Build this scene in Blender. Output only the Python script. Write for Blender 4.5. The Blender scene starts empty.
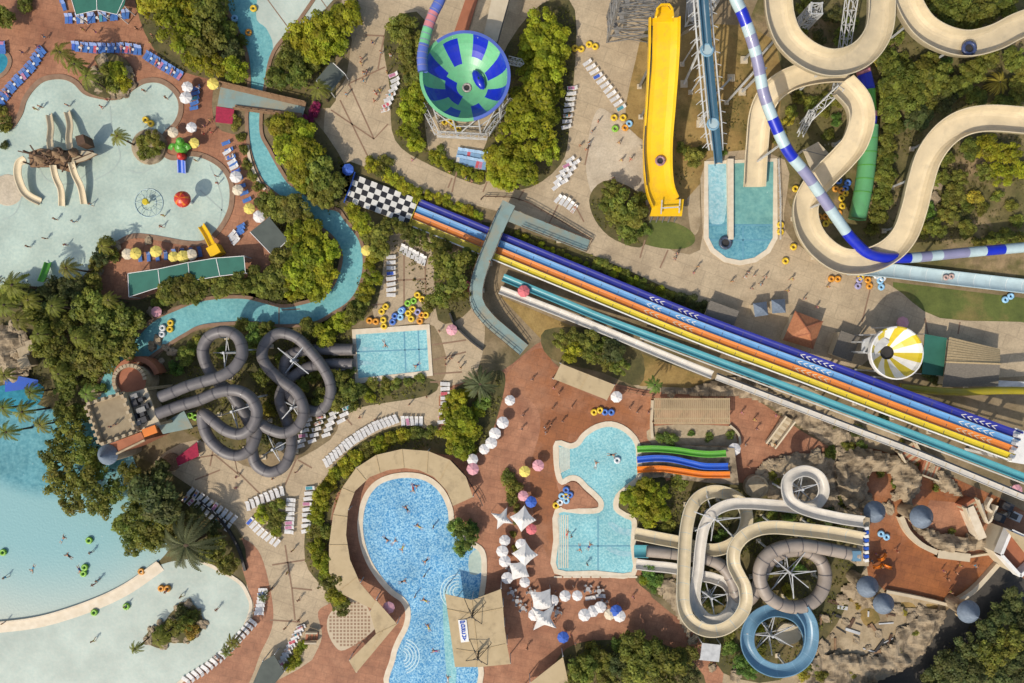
import bpy, bmesh, math, random
from mathutils import Vector, Matrix, noise
from mathutils.geometry import tessellate_polygon
R=math.radians
random.seed(7)
SC=bpy.context.scene
COL=SC.collection
# camera: a drone looking straight down; 5 photo pixels = 1 m on the ground
H=136.5333; S=5.0
def P(px,py,z=0.0):
    """world point at height z that the drone sees at this place of the survey photograph"""
    k=(H-z)/H
    return Vector(((px-512)/S*k,(341.5-py)/S*k,z))
def C(r,g,b,k=1.0):
    f=lambda c:(c/255/12.92 if c<=10 else ((c/255+.055)/1.055)**2.4)*k
    return (f(r),f(g),f(b),1)
# ------------------------------------------------------------------ materials
MATS={}
def new_mat(name):
    m=bpy.data.materials.new(name); m.use_nodes=True
    nt=m.node_tree; nt.nodes.clear()
    out=nt.nodes.new('ShaderNodeOutputMaterial'); b=nt.nodes.new('ShaderNodeBsdfPrincipled')
    nt.links.new(b.outputs[0],out.inputs[0])
    MATS[name]=m
    return m,nt,b,out
def N(nt,t,**kw):
    n=nt.nodes.new(t)
    for k,v in kw.items():
        if k in n.inputs: n.inputs[k].default_value=v
        else: setattr(n,k,v)
    return n
def coords(nt,world):
    if world:
        return N(nt,'ShaderNodeNewGeometry').outputs['Position']
    return N(nt,'ShaderNodeTexCoord').outputs['Object']
def noisefac(nt,co,scale,detail=4,rough=.6,lo=.3,hi=.7,a=0.,b=1.):
    n=N(nt,'ShaderNodeTexNoise',Scale=scale,Detail=detail,Roughness=rough)
    nt.links.new(co,n.inputs['Vector'])
    r=N(nt,'ShaderNodeMapRange'); r.inputs[1].default_value=lo; r.inputs[2].default_value=hi
    r.inputs[3].default_value=a; r.inputs[4].default_value=b
    nt.links.new(n.outputs[0],r.inputs[0])
    return r.outputs[0]
def mixc(nt,fac,a,b,mode='MIX'):
    m=N(nt,'ShaderNodeMix',data_type='RGBA',blend_type=mode)
    for k,v in ((0,fac),(6,a),(7,b)):
        if hasattr(v,'default_value') or hasattr(v,'is_linked'): nt.links.new(v,m.inputs[k])
        else: m.inputs[k].default_value=v
    return m.outputs[2]
def bump(nt,b,co,scale,dist,strength=.5):
    n=N(nt,'ShaderNodeTexNoise',Scale=scale,Detail=3); nt.links.new(co,n.inputs['Vector'])
    bp=N(nt,'ShaderNodeBump',Strength=strength,Distance=dist)
    nt.links.new(n.outputs[0],bp.inputs['Height']); nt.links.new(bp.outputs[0],b.inputs['Normal'])
def mat(name,c,c2=None,rough=.6,scale=1.,var=.25,world=False,metal=0.,bumpd=0.,c3=None,scale3=.1,lo3=.45,hi3=.65,usecol=False,coat=0.,wear=.14,slab=None):
    """painted or natural surface: two-tone mottling, fine grain, optional wide stains of a third colour"""
    m,nt,b,out=new_mat(name); co=coords(nt,world)
    base=c
    if usecol:
        base=N(nt,'ShaderNodeObjectInfo').outputs['Color']
    if c2 is None and not usecol: c2=tuple(v*(1-var) for v in c[:3])+(1,)
    if usecol:
        g=noisefac(nt,co,scale,lo=.3,hi=.7,a=1-var,b=1.05)
        cm=N(nt,'ShaderNodeCombineColor')
        for i in range(3): nt.links.new(g,cm.inputs[i])
        colr=mixc(nt,1.0,base,cm.outputs[0],'MULTIPLY')
    else:
        colr=mixc(nt,noisefac(nt,co,scale),c,c2)
    if c3 is not None:
        colr=mixc(nt,noisefac(nt,co,scale3,6,.65,lo3,hi3),colr,c3)
    if world:
        for sc_,lo_,hi_,b_ in ((.38,.42,.62,wear),(1.1,.55,.7,wear*.8)):      # worn and stained patches of the surface itself
            g=noisefac(nt,co,sc_,5,.7,lo_,hi_,1.,1.-b_); cm=N(nt,'ShaderNodeCombineColor')
            nt.links.new(g,cm.inputs[0]); nt.links.new(g,cm.inputs[1]); nt.links.new(g,cm.inputs[2])
            colr=mixc(nt,1.0,colr,cm.outputs[0],'MULTIPLY')
        if slab:                                        # joints between cast or laid slabs
            mp=N(nt,'ShaderNodeMapping'); mp.inputs['Rotation'].default_value=(0,0,slab[2]); nt.links.new(co,mp.inputs[0])
            br=N(nt,'ShaderNodeTexBrick'); br.inputs['Scale'].default_value=1.; br.inputs['Mortar Size'].default_value=.09; br.inputs['Brick Width'].default_value=slab[0]; br.inputs['Row Height'].default_value=slab[0]*.7
            br.inputs['Color1'].default_value=(1,1,1,1); br.inputs['Color2'].default_value=(.93,.93,.93,1); q=1-slab[1]; br.inputs['Mortar'].default_value=(q,q,q,1)
            nt.links.new(mp.outputs[0],br.inputs[0]); colr=mixc(nt,1.,colr,br.outputs[0],'MULTIPLY')
        g=noisefac(nt,co,2.6,3,.7,.25,.75,.82,1.14)
        cm=N(nt,'ShaderNodeCombineColor')
        for i in range(3): nt.links.new(g,cm.inputs[i])
        colr=mixc(nt,1.0,colr,cm.outputs[0],'MULTIPLY')
    nt.links.new(colr,b.inputs['Base Color'])
    b.inputs['Roughness'].default_value=rough; b.inputs['Metallic'].default_value=metal
    b.inputs['Coat Weight'].default_value=coat
    if bumpd: bump(nt,b,co,scale*3,bumpd)
    return m
def water(name,c,c2,cell=1.6,bumpd=.05,warp=.5,contrast=(.35,.65),foam=None,grad=None,fine=.0,grid=None):
    """pool water; the look of caustic light is put into its mottled colour"""
    m,nt,b,out=new_mat(name); co=coords(nt,True)
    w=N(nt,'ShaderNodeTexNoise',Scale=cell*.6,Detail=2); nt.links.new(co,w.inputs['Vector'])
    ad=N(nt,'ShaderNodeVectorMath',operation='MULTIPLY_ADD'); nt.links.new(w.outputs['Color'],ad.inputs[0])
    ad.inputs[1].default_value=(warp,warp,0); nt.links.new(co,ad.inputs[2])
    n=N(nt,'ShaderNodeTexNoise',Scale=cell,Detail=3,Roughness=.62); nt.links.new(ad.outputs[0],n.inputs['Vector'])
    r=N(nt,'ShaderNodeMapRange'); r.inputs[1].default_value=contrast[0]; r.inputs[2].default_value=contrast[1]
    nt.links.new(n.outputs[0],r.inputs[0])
    colr=mixc(nt,r.outputs[0],c,c2)  # ripple and caustic light painted as paler and deeper cells
    big=noisefac(nt,co,.14,4,.55,.32,.68,.84,1.1)
    cm=N(nt,'ShaderNodeCombineColor')
    for i in range(3): nt.links.new(big,cm.inputs[i])
    colr=mixc(nt,1.,colr,cm.outputs[0],'MULTIPLY')
    if grad:                                    # floor slopes: shallow colour towards a point list (x,y,r0,r1,colour)
        for gx,gy,r0,r1,gc in grad:
            d=N(nt,'ShaderNodeVectorMath',operation='DISTANCE'); nt.links.new(co,d.inputs[0]); d.inputs[1].default_value=(gx,gy,0)
            q=N(nt,'ShaderNodeMapRange',interpolation_type='SMOOTHSTEP'); q.inputs[1].default_value=r0; q.inputs[2].default_value=r1
            nt.links.new(d.outputs['Value'],q.inputs[0])
            colr=mixc(nt,q.outputs[0],colr,gc)
    if foam:
        colr=mixc(nt,noisefac(nt,co,1.3,5,.75,foam[0],foam[0]+.08),colr,foam[1])
    nt.links.new(colr,b.inputs['Base Color'])
    b.inputs['Roughness'].default_value=.12; b.inputs['IOR'].default_value=1.33
    bump(nt,b,co,2.2,bumpd,.6)
    return m
def foliage_mat():
    m,nt,b,out=new_mat('foliage')
    oi=N(nt,'ShaderNodeObjectInfo'); at=N(nt,'ShaderNodeAttribute',attribute_name='tone')
    colr=mixc(nt,1.,oi.outputs['Color'],at.outputs['Color'],'MULTIPLY')
    hs=N(nt,'ShaderNodeHueSaturation'); r=N(nt,'ShaderNodeMapRange'); r.inputs[3].default_value=.472; r.inputs[4].default_value=.516
    nt.links.new(oi.outputs['Random'],r.inputs[0]); nt.links.new(r.outputs[0],hs.inputs['Hue']); nt.links.new(colr,hs.inputs['Color'])
    nt.links.new(hs.outputs[0],b.inputs['Base Color']); b.inputs['Roughness'].default_value=.55
    b.inputs['Specular IOR Level'].default_value=.25
    t=N(nt,'ShaderNodeBsdfTranslucent'); nt.links.new(hs.outputs[0],t.inputs[0])
    mx=N(nt,'ShaderNodeMixShader'); mx.inputs[0].default_value=.48
    nt.links.new(b.outputs[0],mx.inputs[1]); nt.links.new(t.outputs[0],mx.inputs[2]); nt.links.new(mx.outputs[0],out.inputs[0])
    return m
# ------------------------------------------------------------------ mesh building
class MB:
    def __init__(s): s.v=[]; s.f=[]; s.m=[]; s.mats=[]; s.tone=None
    def mi(s,mt):
        if mt not in s.mats: s.mats.append(mt)
        return s.mats.index(mt)
    def face(s,pts,mt):
        n=len(s.v); s.v+= [Vector(p) for p in pts]; s.f.append(tuple(range(n,n+len(pts)))); s.m.append(s.mi(mt)); return s
    def add(s,vs,fs,mt):
        n=len(s.v); s.v+=[Vector(p) for p in vs]; i=s.mi(mt)
        for f in fs: s.f.append(tuple(n+k for k in f)); s.m.append(i)
        return s
    def poly(s,pts,z,mt):
        """flat sheet; pts are 2D world points"""
        vs=[Vector((p[0],p[1],z)) for p in pts]
        return s.add(vs,up_tris(vs),mt)
    def prism(s,pts,z0,z1,mt,mside=None,topz=None):
        n=len(pts); vs=[Vector((p[0],p[1],z0)) for p in pts]; vt=[Vector((p[0],p[1],z1 if topz is None else topz[i])) for i,p in enumerate(pts)]
        s.add(vt,up_tris(vt),mt)
        a=sum(pts[i][0]*pts[(i+1)%n][1]-pts[(i+1)%n][0]*pts[i][1] for i in range(n))
        fs=[(i,(i+1)%n,n+(i+1)%n,n+i) for i in range(n)] if a>0 else [(i,n+i,n+(i+1)%n,(i+1)%n) for i in range(n)]
        return s.add(vs+vt,fs,mside or mt)
    def box(s,c,d,mt,rz=0,tilt=None):
        hx,hy,hz=d[0]/2,d[1]/2,d[2]/2
        M=Matrix.Rotation(rz,3,'Z')
        if tilt: M=M@Matrix.Rotation(tilt[0],3,tilt[1])
        vs=[Vector(c)+M@Vector((x*hx,y*hy,z*hz)) for z in(-1,1) for y in(-1,1) for x in(-1,1)]
        return s.add(vs,[(0,2,3,1),(4,5,7,6),(0,1,5,4),(2,6,7,3),(0,4,6,2),(1,3,7,5)],mt)
    def bar(s,a,b,w,mt,h=None):
        a=Vector(a); b=Vector(b); t=(b-a)
        if t.length<1e-6: return s
        t.normalize(); u=Vector((0,0,1)) if abs(t.z)<.95 else Vector((1,0,0))
        r=t.cross(u).normalized(); u=r.cross(t); h=h or w
        vs=[q+r*x*w/2+u*y*h/2 for q in(a,b) for x,y in((-1,-1),(1,-1),(1,1),(-1,1))]
        return s.add(vs,[(0,1,2,3),(7,6,5,4),(0,4,5,1),(1,5,6,2),(2,6,7,3),(3,7,4,0)],mt)
    def lathe(s,c,prof,mt,n=16,mfun=None,capb=False,capt=False,a0=0.):
        c=Vector(c); vs=[]
        for r,z in prof:
            for k in range(n):
                a=a0+2*math.pi*k/n; vs.append(c+Vector((r*math.cos(a),r*math.sin(a),z)))
        b0=len(s.v); s.v+=vs
        for j in range(len(prof)-1):
            for k in range(n):
                k2=(k+1)%n
                s.f.append((b0+j*n+k,b0+j*n+k2,b0+(j+1)*n+k2,b0+(j+1)*n+k)); s.m.append(s.mi(mfun(j,k) if mfun else mt))
        if capt: s.f.append(tuple(b0+(len(prof)-1)*n+k for k in range(n))); s.m.append(s.mi(mt))
        if capb: s.f.append(tuple(b0+n-1-k for k in range(n))); s.m.append(s.mi(mt))
        return s
    def sweep(s,path,prof,mt,closed=False,mfun=None,cap=False,bank=None,loop=False):
        """prof: (lateral to the right, up) points carried along path"""
        fr=frames([path[-1]]+list(path)+[path[0]])[1:-1] if loop else frames(path)
        if loop: fr=fr+[fr[0]]
        np_=len(prof); b0=len(s.v)
        for i,(p,t,r,u) in enumerate(fr):
            if bank:
                a=bank[i]; r,u=r*math.cos(a)+u*math.sin(a),u*math.cos(a)-r*math.sin(a)
            for x,y in prof: s.v.append(p+r*x+u*y)
        m=np_ if closed else np_-1
        for i in range(len(fr)-1):
            for k in range(m):
                k2=(k+1)%np_
                s.f.append((b0+i*np_+k,b0+i*np_+k2,b0+(i+1)*np_+k2,b0+(i+1)*np_+k)); s.m.append(s.mi(mfun(i,k) if mfun else mt))
        if cap and closed:
            s.f.append(tuple(b0+k for k in range(np_))); s.m.append(s.mi(mt))
            e=b0+(len(fr)-1)*np_; s.f.append(tuple(e+np_-1-k for k in range(np_))); s.m.append(s.mi(mt))
        return s
    def pipe(s,path,rad,mt,n=10,mfun=None,cap=True):
        return s.sweep(path,[(rad*math.cos(-2*math.pi*k/n),rad*math.sin(-2*math.pi*k/n)) for k in range(n)],mt,closed=True,mfun=mfun,cap=cap)
    def torus(s,c,R_,r,mt,n=18,m=8,M=None):
        vs=[];c=Vector(c)
        for i in range(n):
            a=2*math.pi*i/n
            for j in range(m):
                b=2*math.pi*j/m; v=Vector(((R_+r*math.cos(b))*math.cos(a),(R_+r*math.cos(b))*math.sin(a),r*math.sin(b)))
                vs.append(c+(M@v if M else v))
        return s.add(vs,[(i*m+j,((i+1)%n)*m+j,((i+1)%n)*m+(j+1)%m,i*m+(j+1)%m) for i in range(n) for j in range(m)],mt)
    def mesh(s,name,origin=(0,0,0),smooth=False):
        o=Vector(origin); me=bpy.data.meshes.new(name)
        me.from_pydata([v-o for v in s.v],[],s.f)
        for mt in s.mats: me.materials.append(MATS[mt])
        me.polygons.foreach_set('material_index',s.m)
        if smooth: me.polygons.foreach_set('use_smooth',[True]*len(s.f))
        if s.tone is not None:
            at=me.attributes.new('tone','FLOAT_COLOR','FACE')
            at.data.foreach_set('color',[c for t in s.tone for c in (t[0],t[1],t[2],1)])
        me.update(); return me
def up_tris(vs):
    out=[]
    for t in tessellate_polygon([vs]):
        a,b,c=(vs[i] for i in t)
        out.append(tuple(t) if (b-a).cross(c-a).z>=0 else (t[0],t[2],t[1]))
    return out
def frames(path):
    out=[]
    for i,p in enumerate(path):
        t=(path[min(i+1,len(path)-1)]-path[max(i-1,0)])
        t=t.normalized() if t.length>1e-9 else Vector((1,0,0))
        h=Vector((t.x,t.y,0))
        r=Vector((h.y,-h.x,0)).normalized() if h.length>1e-4 else Vector((1,0,0))
        u=r.cross(t).normalized()
        out.append((p,t,r,u))
    return out
def spline(pts,n=6,closed=False):
    pts=[Vector(p) for p in pts]; out=[]; m=len(pts)
    g=(lambda i:pts[i%m]) if closed else (lambda i:pts[max(0,min(m-1,i))])
    for i in range(m if closed else m-1):
        p0,p1,p2,p3=g(i-1),g(i),g(i+1),g(i+2)
        for k in range(n):
            t=k/n
            out.append(.5*((2*p1)+(p2-p0)*t+(2*p0-5*p1+4*p2-p3)*t*t+(3*p1-p0-3*p2+p3)*t**3))
    if not closed: out.append(pts[-1])
    return out
def pxpath(pts,z0,z1=None,n=6,zs=None):
    """photo polyline -> smooth 3D path; height falls evenly from z0 to z1 or follows zs"""
    L=[0]
    for a,b in zip(pts,pts[1:]): L.append(L[-1]+math.dist(a[:2],b[:2]))
    q=[]
    for i,p in enumerate(pts):
        z=zs[i] if zs else z0+((z1 if z1 is not None else z0)-z0)*L[i]/L[-1]
        q.append(P(p[0],p[1],z))
    return spline(q,n)
def pxpoly(pts,n=5,z=0,smooth=True):
    q=[P(x,y,z) for x,y in pts]
    return [Vector((p.x,p.y)) for p in (spline(q,n,True) if smooth else q)]
def resample(path,step):
    out=[path[0]]; acc=0
    for a,b in zip(path,path[1:]):
        d=(b-a).length
        while acc+d>=step:
            t=(step-acc)/d; a=a+(b-a)*t; d=(b-a).length; acc=0; out.append(a)
            if d<1e-9: break
        acc+=d
    return out
# ------------------------------------------------------------------ objects
WL={}
def link(o,parent=None):
    COL.objects.link(o)
    if parent is not None: o.parent=parent
    return o
def props(o,label=None,cat=None,group=None,kind=None,color=None):
    if label: o['label']=label
    if cat: o['category']=cat
    if group: o['group']=group
    if kind: o['kind']=kind
    if color is not None: o.color=color
    return o
def thing(name,label,cat,loc,group=None,color=None):
    o=bpy.data.objects.new(name,None); o.location=loc; o.empty_display_size=.3; WL[o]=Vector(loc)
    link(o); return props(o,label,cat,group,None,color)
def part(parent,name,mb,label=None,color=None,smooth=False,kind=None):
    """mb is in world coordinates"""
    o=bpy.data.objects.new(name,mb.mesh(name,WL[parent],smooth)); WL[o]=WL[parent]
    link(o,parent); return props(o,label,None,None,kind,color)
def single(name,mb,label,cat,loc=None,group=None,color=None,smooth=False,kind=None):
    loc=Vector(loc) if loc is not None else sum(mb.v,Vector())/max(1,len(mb.v))
    if kind is None: loc=Vector((loc.x,loc.y,min(v.z for v in mb.v)))
    o=bpy.data.objects.new(name,mb.mesh(name,loc,smooth)); o.location=loc; WL[o]=loc
    link(o); return props(o,label,cat,group,kind,color)
def struct(name,mb,smooth=False):
    o=bpy.data.objects.new(name,mb.mesh(name,(0,0,0),smooth)); link(o); o['kind']='structure'; return o
PARK=[]
def proto(name,parts):
    """a kind of thing built once at the origin: [(part name, mesh, [sub-parts])]; not linked itself"""
    return (name,parts)
def place(pr,loc,rz,label,cat,group=None,color=None,scale=1.0,cols=None,tilt=None):
    nm,parts=pr
    sc=scale if isinstance(scale,(tuple,list)) else (scale,)*3
    if len(parts)==1 and parts[0][0] is None:
        o=bpy.data.objects.new(nm,parts[0][1]); o.location=loc; o.rotation_euler.z=rz; o.scale=sc; link(o)
        return props(o,label,cat,group,None,color)
    o=bpy.data.objects.new(nm,None); o.location=loc; o.rotation_euler.z=rz; o.scale=sc; link(o); props(o,label,cat,group)
    o.empty_display_size=.3
    if tilt: o.rotation_euler.x,o.rotation_euler.y=tilt
    for i,pt in enumerate(parts):
        c=bpy.data.objects.new(pt[0],pt[1]); link(c,o)
        cc=(cols or {}).get(pt[0],color)
        if cc is not None: c.color=cc
        for sp in (pt[2] if len(pt)>2 else []):
            d=bpy.data.objects.new(sp[0],sp[1]); link(d,c)
            if color is not None: d.color=color
    return o
ORD='first second third fourth fifth sixth seventh eighth ninth tenth eleventh twelfth thirteenth fourteenth fifteenth sixteenth seventeenth eighteenth nineteenth twentieth'.split()
def nth(i):
    if i<20: return ORD[i]
    t='twenty thirty forty fifty'.split()[(i+1)//10-2]
    return ('twentieth thirtieth fortieth fiftieth'.split()[(i+1)//10-2]) if (i+1)%10==0 else t+'-'+ORD[(i+1)%10-1]
# ================================================================== materials
mat('earth',C(160,140,108),C(128,108,78),.9,.25,world=True,bumpd=.06,c3=C(98,88,54),scale3=.05)
mat('concrete',C(198,177,144),C(178,157,126),.8,.12,world=True,slab=(4.2,.17,.35),bumpd=.01,c3=C(160,140,112),scale3=.045,lo3=.5,hi3=.72)
mat('concrete_pale',C(205,190,165),C(185,168,142),.8,.15,world=True,bumpd=.01)
mat('terracotta',C(183,129,95),C(162,109,78),.75,.3,world=True,slab=(2.2,.17,.2),wear=.2,bumpd=.01,c3=C(138,88,62),scale3=.07,lo3=.48,hi3=.7)
mat('terracotta_wet',C(162,100,54),C(144,86,48),.55,.2,world=True,slab=(2.4,.17,.25),wear=.2,bumpd=.01,c3=C(172,118,82),scale3=.05,lo3=.5,hi3=.62)
mat('soil',C(98,92,52),C(70,68,38),.95,.5,world=True,bumpd=.1,c3=C(120,104,66),scale3=.15)
mat('grass',C(104,112,52),C(84,94,42),.95,.35,world=True,bumpd=.06,c3=C(140,120,72),scale3=.09,lo3=.5,hi3=.68)
mat('dry_grass',C(168,140,84),C(140,112,62),.95,.3,world=True,bumpd=.06,c3=C(112,98,50),scale3=.12,lo3=.5,hi3=.65)
mat('scrub',C(126,112,70),C(96,92,48),.95,.3,world=True,bumpd=.08,c3=C(158,134,98),scale3=.09,lo3=.5,hi3=.64,wear=.3)
mat('dirt',C(186,166,134),C(158,138,106),.9,.2,world=True,bumpd=.05,c3=C(128,108,78),scale3=.12,lo3=.52,hi3=.68)
mat('asphalt',C(80,74,66),C(64,60,54),.85,.4,world=True,bumpd=.01)
mat('joint',C(146,118,94),C(130,104,82),.9,1.)
mat('coping',C(222,208,184),C(205,188,160),.7,.8,bumpd=.005)
mat('coping_dark',C(150,120,95),C(128,100,78),.8,.8)
mat('step_pale',C(176,208,216),C(196,214,214),.6,.8)
mat('floor_line',C(160,176,168),C(172,182,170),.6,.8)
mat('mosaic_floor',C(188,170,142),C(196,178,150),.8,1.)
mat('check_brown',C(150,122,96),C(140,112,88),.8,1.)
water('water_river',C(132,188,186),C(104,164,168),1.5,.09,.6,contrast=(.3,.68))
water('water_channel',C(60,140,158),C(46,120,140),.9,.04)
water('water_kids',C(190,202,186),C(170,188,176),1.7,.03,contrast=(.3,.7))
water('water_wave',C(84,140,150),C(110,164,170),1.1,.08,grad=[(-92,-8,20.5,24.5,C(138,178,178)),(-92,-8,32,55,C(194,196,180))],foam=(.66,C(206,216,208)))
water('water_beach',C(194,200,186),C(178,192,180),1.5,.03,contrast=(.25,.75))
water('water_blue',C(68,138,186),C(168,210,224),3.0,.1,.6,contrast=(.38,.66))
water('water_pool',C(116,176,184),C(164,208,206),2.6,.08,.6)
water('water_tank',C(84,140,156),C(116,168,176),1.6,.06)
water('water_green',C(128,178,168),C(106,158,154),.8,.06,foam=(.66,C(205,225,210)))
water('water_foam',C(172,204,206),C(132,182,190),1.5,.12,1.,contrast=(.35,.65))
# ================================================================== ground sheets
def sheet(name,m,z,pts,n=5,smooth=True):
    mb=MB(); mb.poly(pxpoly(pts,n,z,smooth),z,m); return struct(name,mb)
g=MB(); g.poly([(-300,-300),(300,-300),(300,300),(-300,300)],0,'earth'); struct('ground',g)
sheet('concrete_path','concrete',.02,[(352,40),(365,-20),(650,-20),(640,40),(625,120),(648,150),(650,232),(700,250),(706,160),(785,160),(785,230),(830,262),(890,285),(940,318),(1040,326),(1040,372),(950,372),(905,330),(842,372),(720,335),(600,262),(500,212),(418,196),(345,172),(325,140),(328,100),(345,80)],4)
sheet('concrete_path','concrete',.02,[(385,238),(432,240),(478,300),(484,345),(470,385),(452,395),(448,435),(392,440),(345,462),(318,500),(315,560),(328,598),(322,640),(300,700),(140,700),(230,640),(245,540),(190,500),(150,470),(196,440),(260,470),(330,440),(352,400),(440,386),(434,326),(380,325),(372,285)],4)
sheet('terracotta_deck','terracotta',.024,[(-30,-30),(222,-30),(236,30),(250,66),(216,82),(216,126),(248,140),(252,172),(270,195),(310,240),(290,262),(245,278),(130,302),(100,312),(70,295),(-30,300)],4)
sheet('terracotta_deck','terracotta',.028,[(236,540),(258,550),(270,588),(273,622),(262,650),(232,700),(140,700),(214,662),(245,632),(254,608),(248,588)],5)
sheet('terracotta_deck','terracotta',.028,[(290,700),(312,660),(322,636),(318,612),(332,602),(345,590),(330,560),(331,520),(345,474),(380,452),(425,447),(440,420),(443,390),(500,372),(545,340),(560,368),(660,392),(735,390),(800,430),(860,470),(800,487),(730,482),(665,482),(642,580),(700,640),(690,700)],4)
sheet('terracotta_deck','terracotta_wet',.032,[(505,380),(530,352),(548,350),(556,368),(600,400),(652,398),(652,442),(628,428),(608,421),(584,432),(570,444),(554,446),(556,480),(562,510),(552,560),(535,520),(530,470),(540,430),(535,405)],4)
sheet('terracotta_deck','terracotta_wet',.028,[(836,440),(880,450),(940,472),(1000,498),(1040,520),(1040,590),(1000,562),(975,582),(950,603),(884,590),(868,575),(862,530),(846,490)],1,False)
sheet('terracotta_deck','terracotta',.033,[(930,500),(985,505),(1040,515),(1040,560),(985,556),(940,552),(915,540)],1,False)
sheet('concrete_path','concrete_pale',.024,[(600,108),(620,122),(640,140),(650,170),(648,205),(612,178),(596,200),(586,170),(590,130)],4)
sheet('asphalt_road','asphalt',.012,[(1060,540),(1040,600),(905,700),(835,700),(880,655),(945,612),(990,572)],3)
sheet('dirt_lot','dirt',.008,[(690,640),(760,560),(860,560),(945,610),(930,640),(850,700),(690,700)],3)
sheet('dirt_path','dirt',.010,[(640,380),(720,385),(760,365),(830,400),(900,440),(870,470),(820,440),(760,400),(650,392)],4)
sheet('dirt_path','dirt',.012,[(640,100),(700,20),(760,60),(760,130),(705,165),(700,225),(690,228),(680,150)],4)
sheet('dirt_path','dirt',.012,[(905,190),(925,180),(940,205),(930,235),(912,240)],4)
sheet('dirt_path','dirt',.012,[(985,190),(1040,180),(1040,230),(1000,225),(975,212)],4)
sheet('grass_lawn','grass',.016,[(893,282),(1040,300),(1040,327),(940,318),(893,311)],2,False)
sheet('grass_lawn','grass',.026,[(640,222),(672,222),(692,232),(694,243),(680,249),(655,247),(640,240)],4)
sheet('grass_lawn','dry_grass',.014,[(600,62),(640,40),(648,60),(645,142),(625,120),(605,90)],4)
sheet('grass_lawn','dry_grass',.014,[(674,40),(775,40),(770,160),(720,165),(672,200)],3)
sheet('grass_lawn','dry_grass',.030,[(500,296),(600,338),(712,380),(690,388),(640,386),(600,352),(540,338)],1,False)
sheet('scrub_ground','scrub',.013,[(770,-30),(1060,-30),(1060,270),(905,268),(850,280),(775,170)],3)
BEDS=([(-30,262),(60,285),(130,300),(160,292),(240,278),(300,282),(330,300),(205,300),(150,320),(112,362),(90,400),(40,420),(30,470),(150,560),(240,570),(230,520),(150,462),(60,440),(-30,395)],
  [(140,-30),(228,-30),(244,50),(250,86),(205,78),(165,62),(140,20)],[(350,20),(358,0),(330,15),(276,55),(258,88),(330,108),(335,60)],
  [(268,118),(305,112),(345,165),(348,200),(330,215),(296,188)],[(270,205),(310,218),(340,250),(330,290),(290,306),(250,300),(240,285),(270,265)],
  [(340,165),(400,185),(430,200),(410,232),(480,270),(470,310),(438,320),(430,245),(390,225),(378,300),(345,330),(310,330),(340,310),(365,270)],
  [(150,372),(200,330),(350,325),(354,385),(428,378),(430,395),(350,410),(300,440),(260,455),(200,440),(160,410)],
  [(385,30),(425,20),(428,150),(480,170),(480,185),(430,165),(395,140),(390,90)],[(500,60),(540,5),(575,10),(570,120),(560,165),(520,190),(480,170),(490,130)],
  [(446,395),(500,370),(502,400),(482,450),(450,455),(395,450),(350,478),(330,520),(340,620),(325,590),(305,560),(312,500),(350,450),(400,425),(446,430)],
  [(590,195),(610,180),(645,200),(645,245),(615,240),(595,220)],[(500,225),(600,258),(720,315),(715,322),(600,272),(490,228)],
  [(545,330),(600,330),(640,350),(640,385),(600,372),(550,358)],[(620,480),(665,478),(670,535),(640,530),(612,508)],[(636,576),(690,576),(700,600),(680,600),(655,596)],
  [(660,482),(860,500),(850,600),(780,680),(700,660),(680,600)],[(560,700),(560,655),(600,640),(680,650),(700,700)],[(1060,560),(1060,720),(900,720),(1010,620)])
for q in BEDS:
    sheet('planting_bed','soil',.036 if q[0]!=(660,482) else .02,q,4)
# brown expansion joints cast in the concrete promenade
j=MB()
for ln in ([(340,100),(372,165)],[(350,83),(385,67)],[(365,35),(384,36)],[(384,36),(378,69)],[(349,84),(374,139)],[(331,110),(374,139),(388,124)],[(448,188),(452,178)],[(452,192),(458,166)],[(483,192),(487,182)],[(518,200),(524,190)],[(545,232),(558,205)],[(404,240),(404,320)],[(425,250),(426,320)],[(385,281),(426,279)],[(372,305),(385,304)],
  [(170,462),(215,455)],[(215,455),(238,474),(235,460)],[(238,472),(260,494)],[(285,485),(298,455)],[(312,468),(298,460)],[(346,418),(352,425)],[(376,396),(372,402)],[(285,545),(292,590),(295,620)],[(272,565),(305,560)],[(270,620),(300,622)],[(292,588),(312,590)],[(195,480),(220,470)],[(210,466),(215,440)],
  [(430,382),(445,382)],[(432,345),(466,340)],[(433,360),(466,352)],[(433,374),(462,372)],[(645,240),(640,258)],[(668,250),(660,268)],[(870,290),(862,322)],[(960,322),(958,334)],[(925,318),(928,335)],[(590,140),(585,165)],[(575,205),(584,222)]):
    p=[P(x,y,.045) for x,y in ln]
    j.sweep(p,[(-.15,0),(.15,0)],'joint')
struct('pavement_joint',j)
# ================================================================== pools
def coping(name,pts,w=.9,h=.17,m='coping',n=5,smooth=True,closed=True):
    q=[P(x,y,0) for x,y in pts]
    path=spline(q,n,closed) if smooth else q
    mb=MB(); mb.sweep(path,[(-w/2,0),(-w/2,h),(w/2,h),(w/2,0)],m,loop=closed); return struct(name,mb)
def pool(pts,m,z=.09,w=.9,cop='coping',n=5,smooth=True,name='pool_water'):
    sheet(name,m,z,pts,n,smooth)
    if cop: coping('pool_coping',pts,w,.17,cop,n,smooth)
KIDS=[(-20,131),(8,129),(20,115),(25,100),(34,87),(45,79),(62,77),(75,82),(85,92),(97,96),(112,98),(124,95),(134,87),(146,81),(160,81),(172,88),(180,99),(181,112),(176,124),(166,134),(160,148),(172,158),(190,154),(206,157),(222,167),(231,182),(232,202),(227,218),(216,234),(203,243),(185,243),(168,240),(150,237),(134,236),(122,241),(108,251),(96,262),(75,282),(-20,290)]
pool(KIDS,'water_kids',.06,1.0,'coping_dark')
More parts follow.
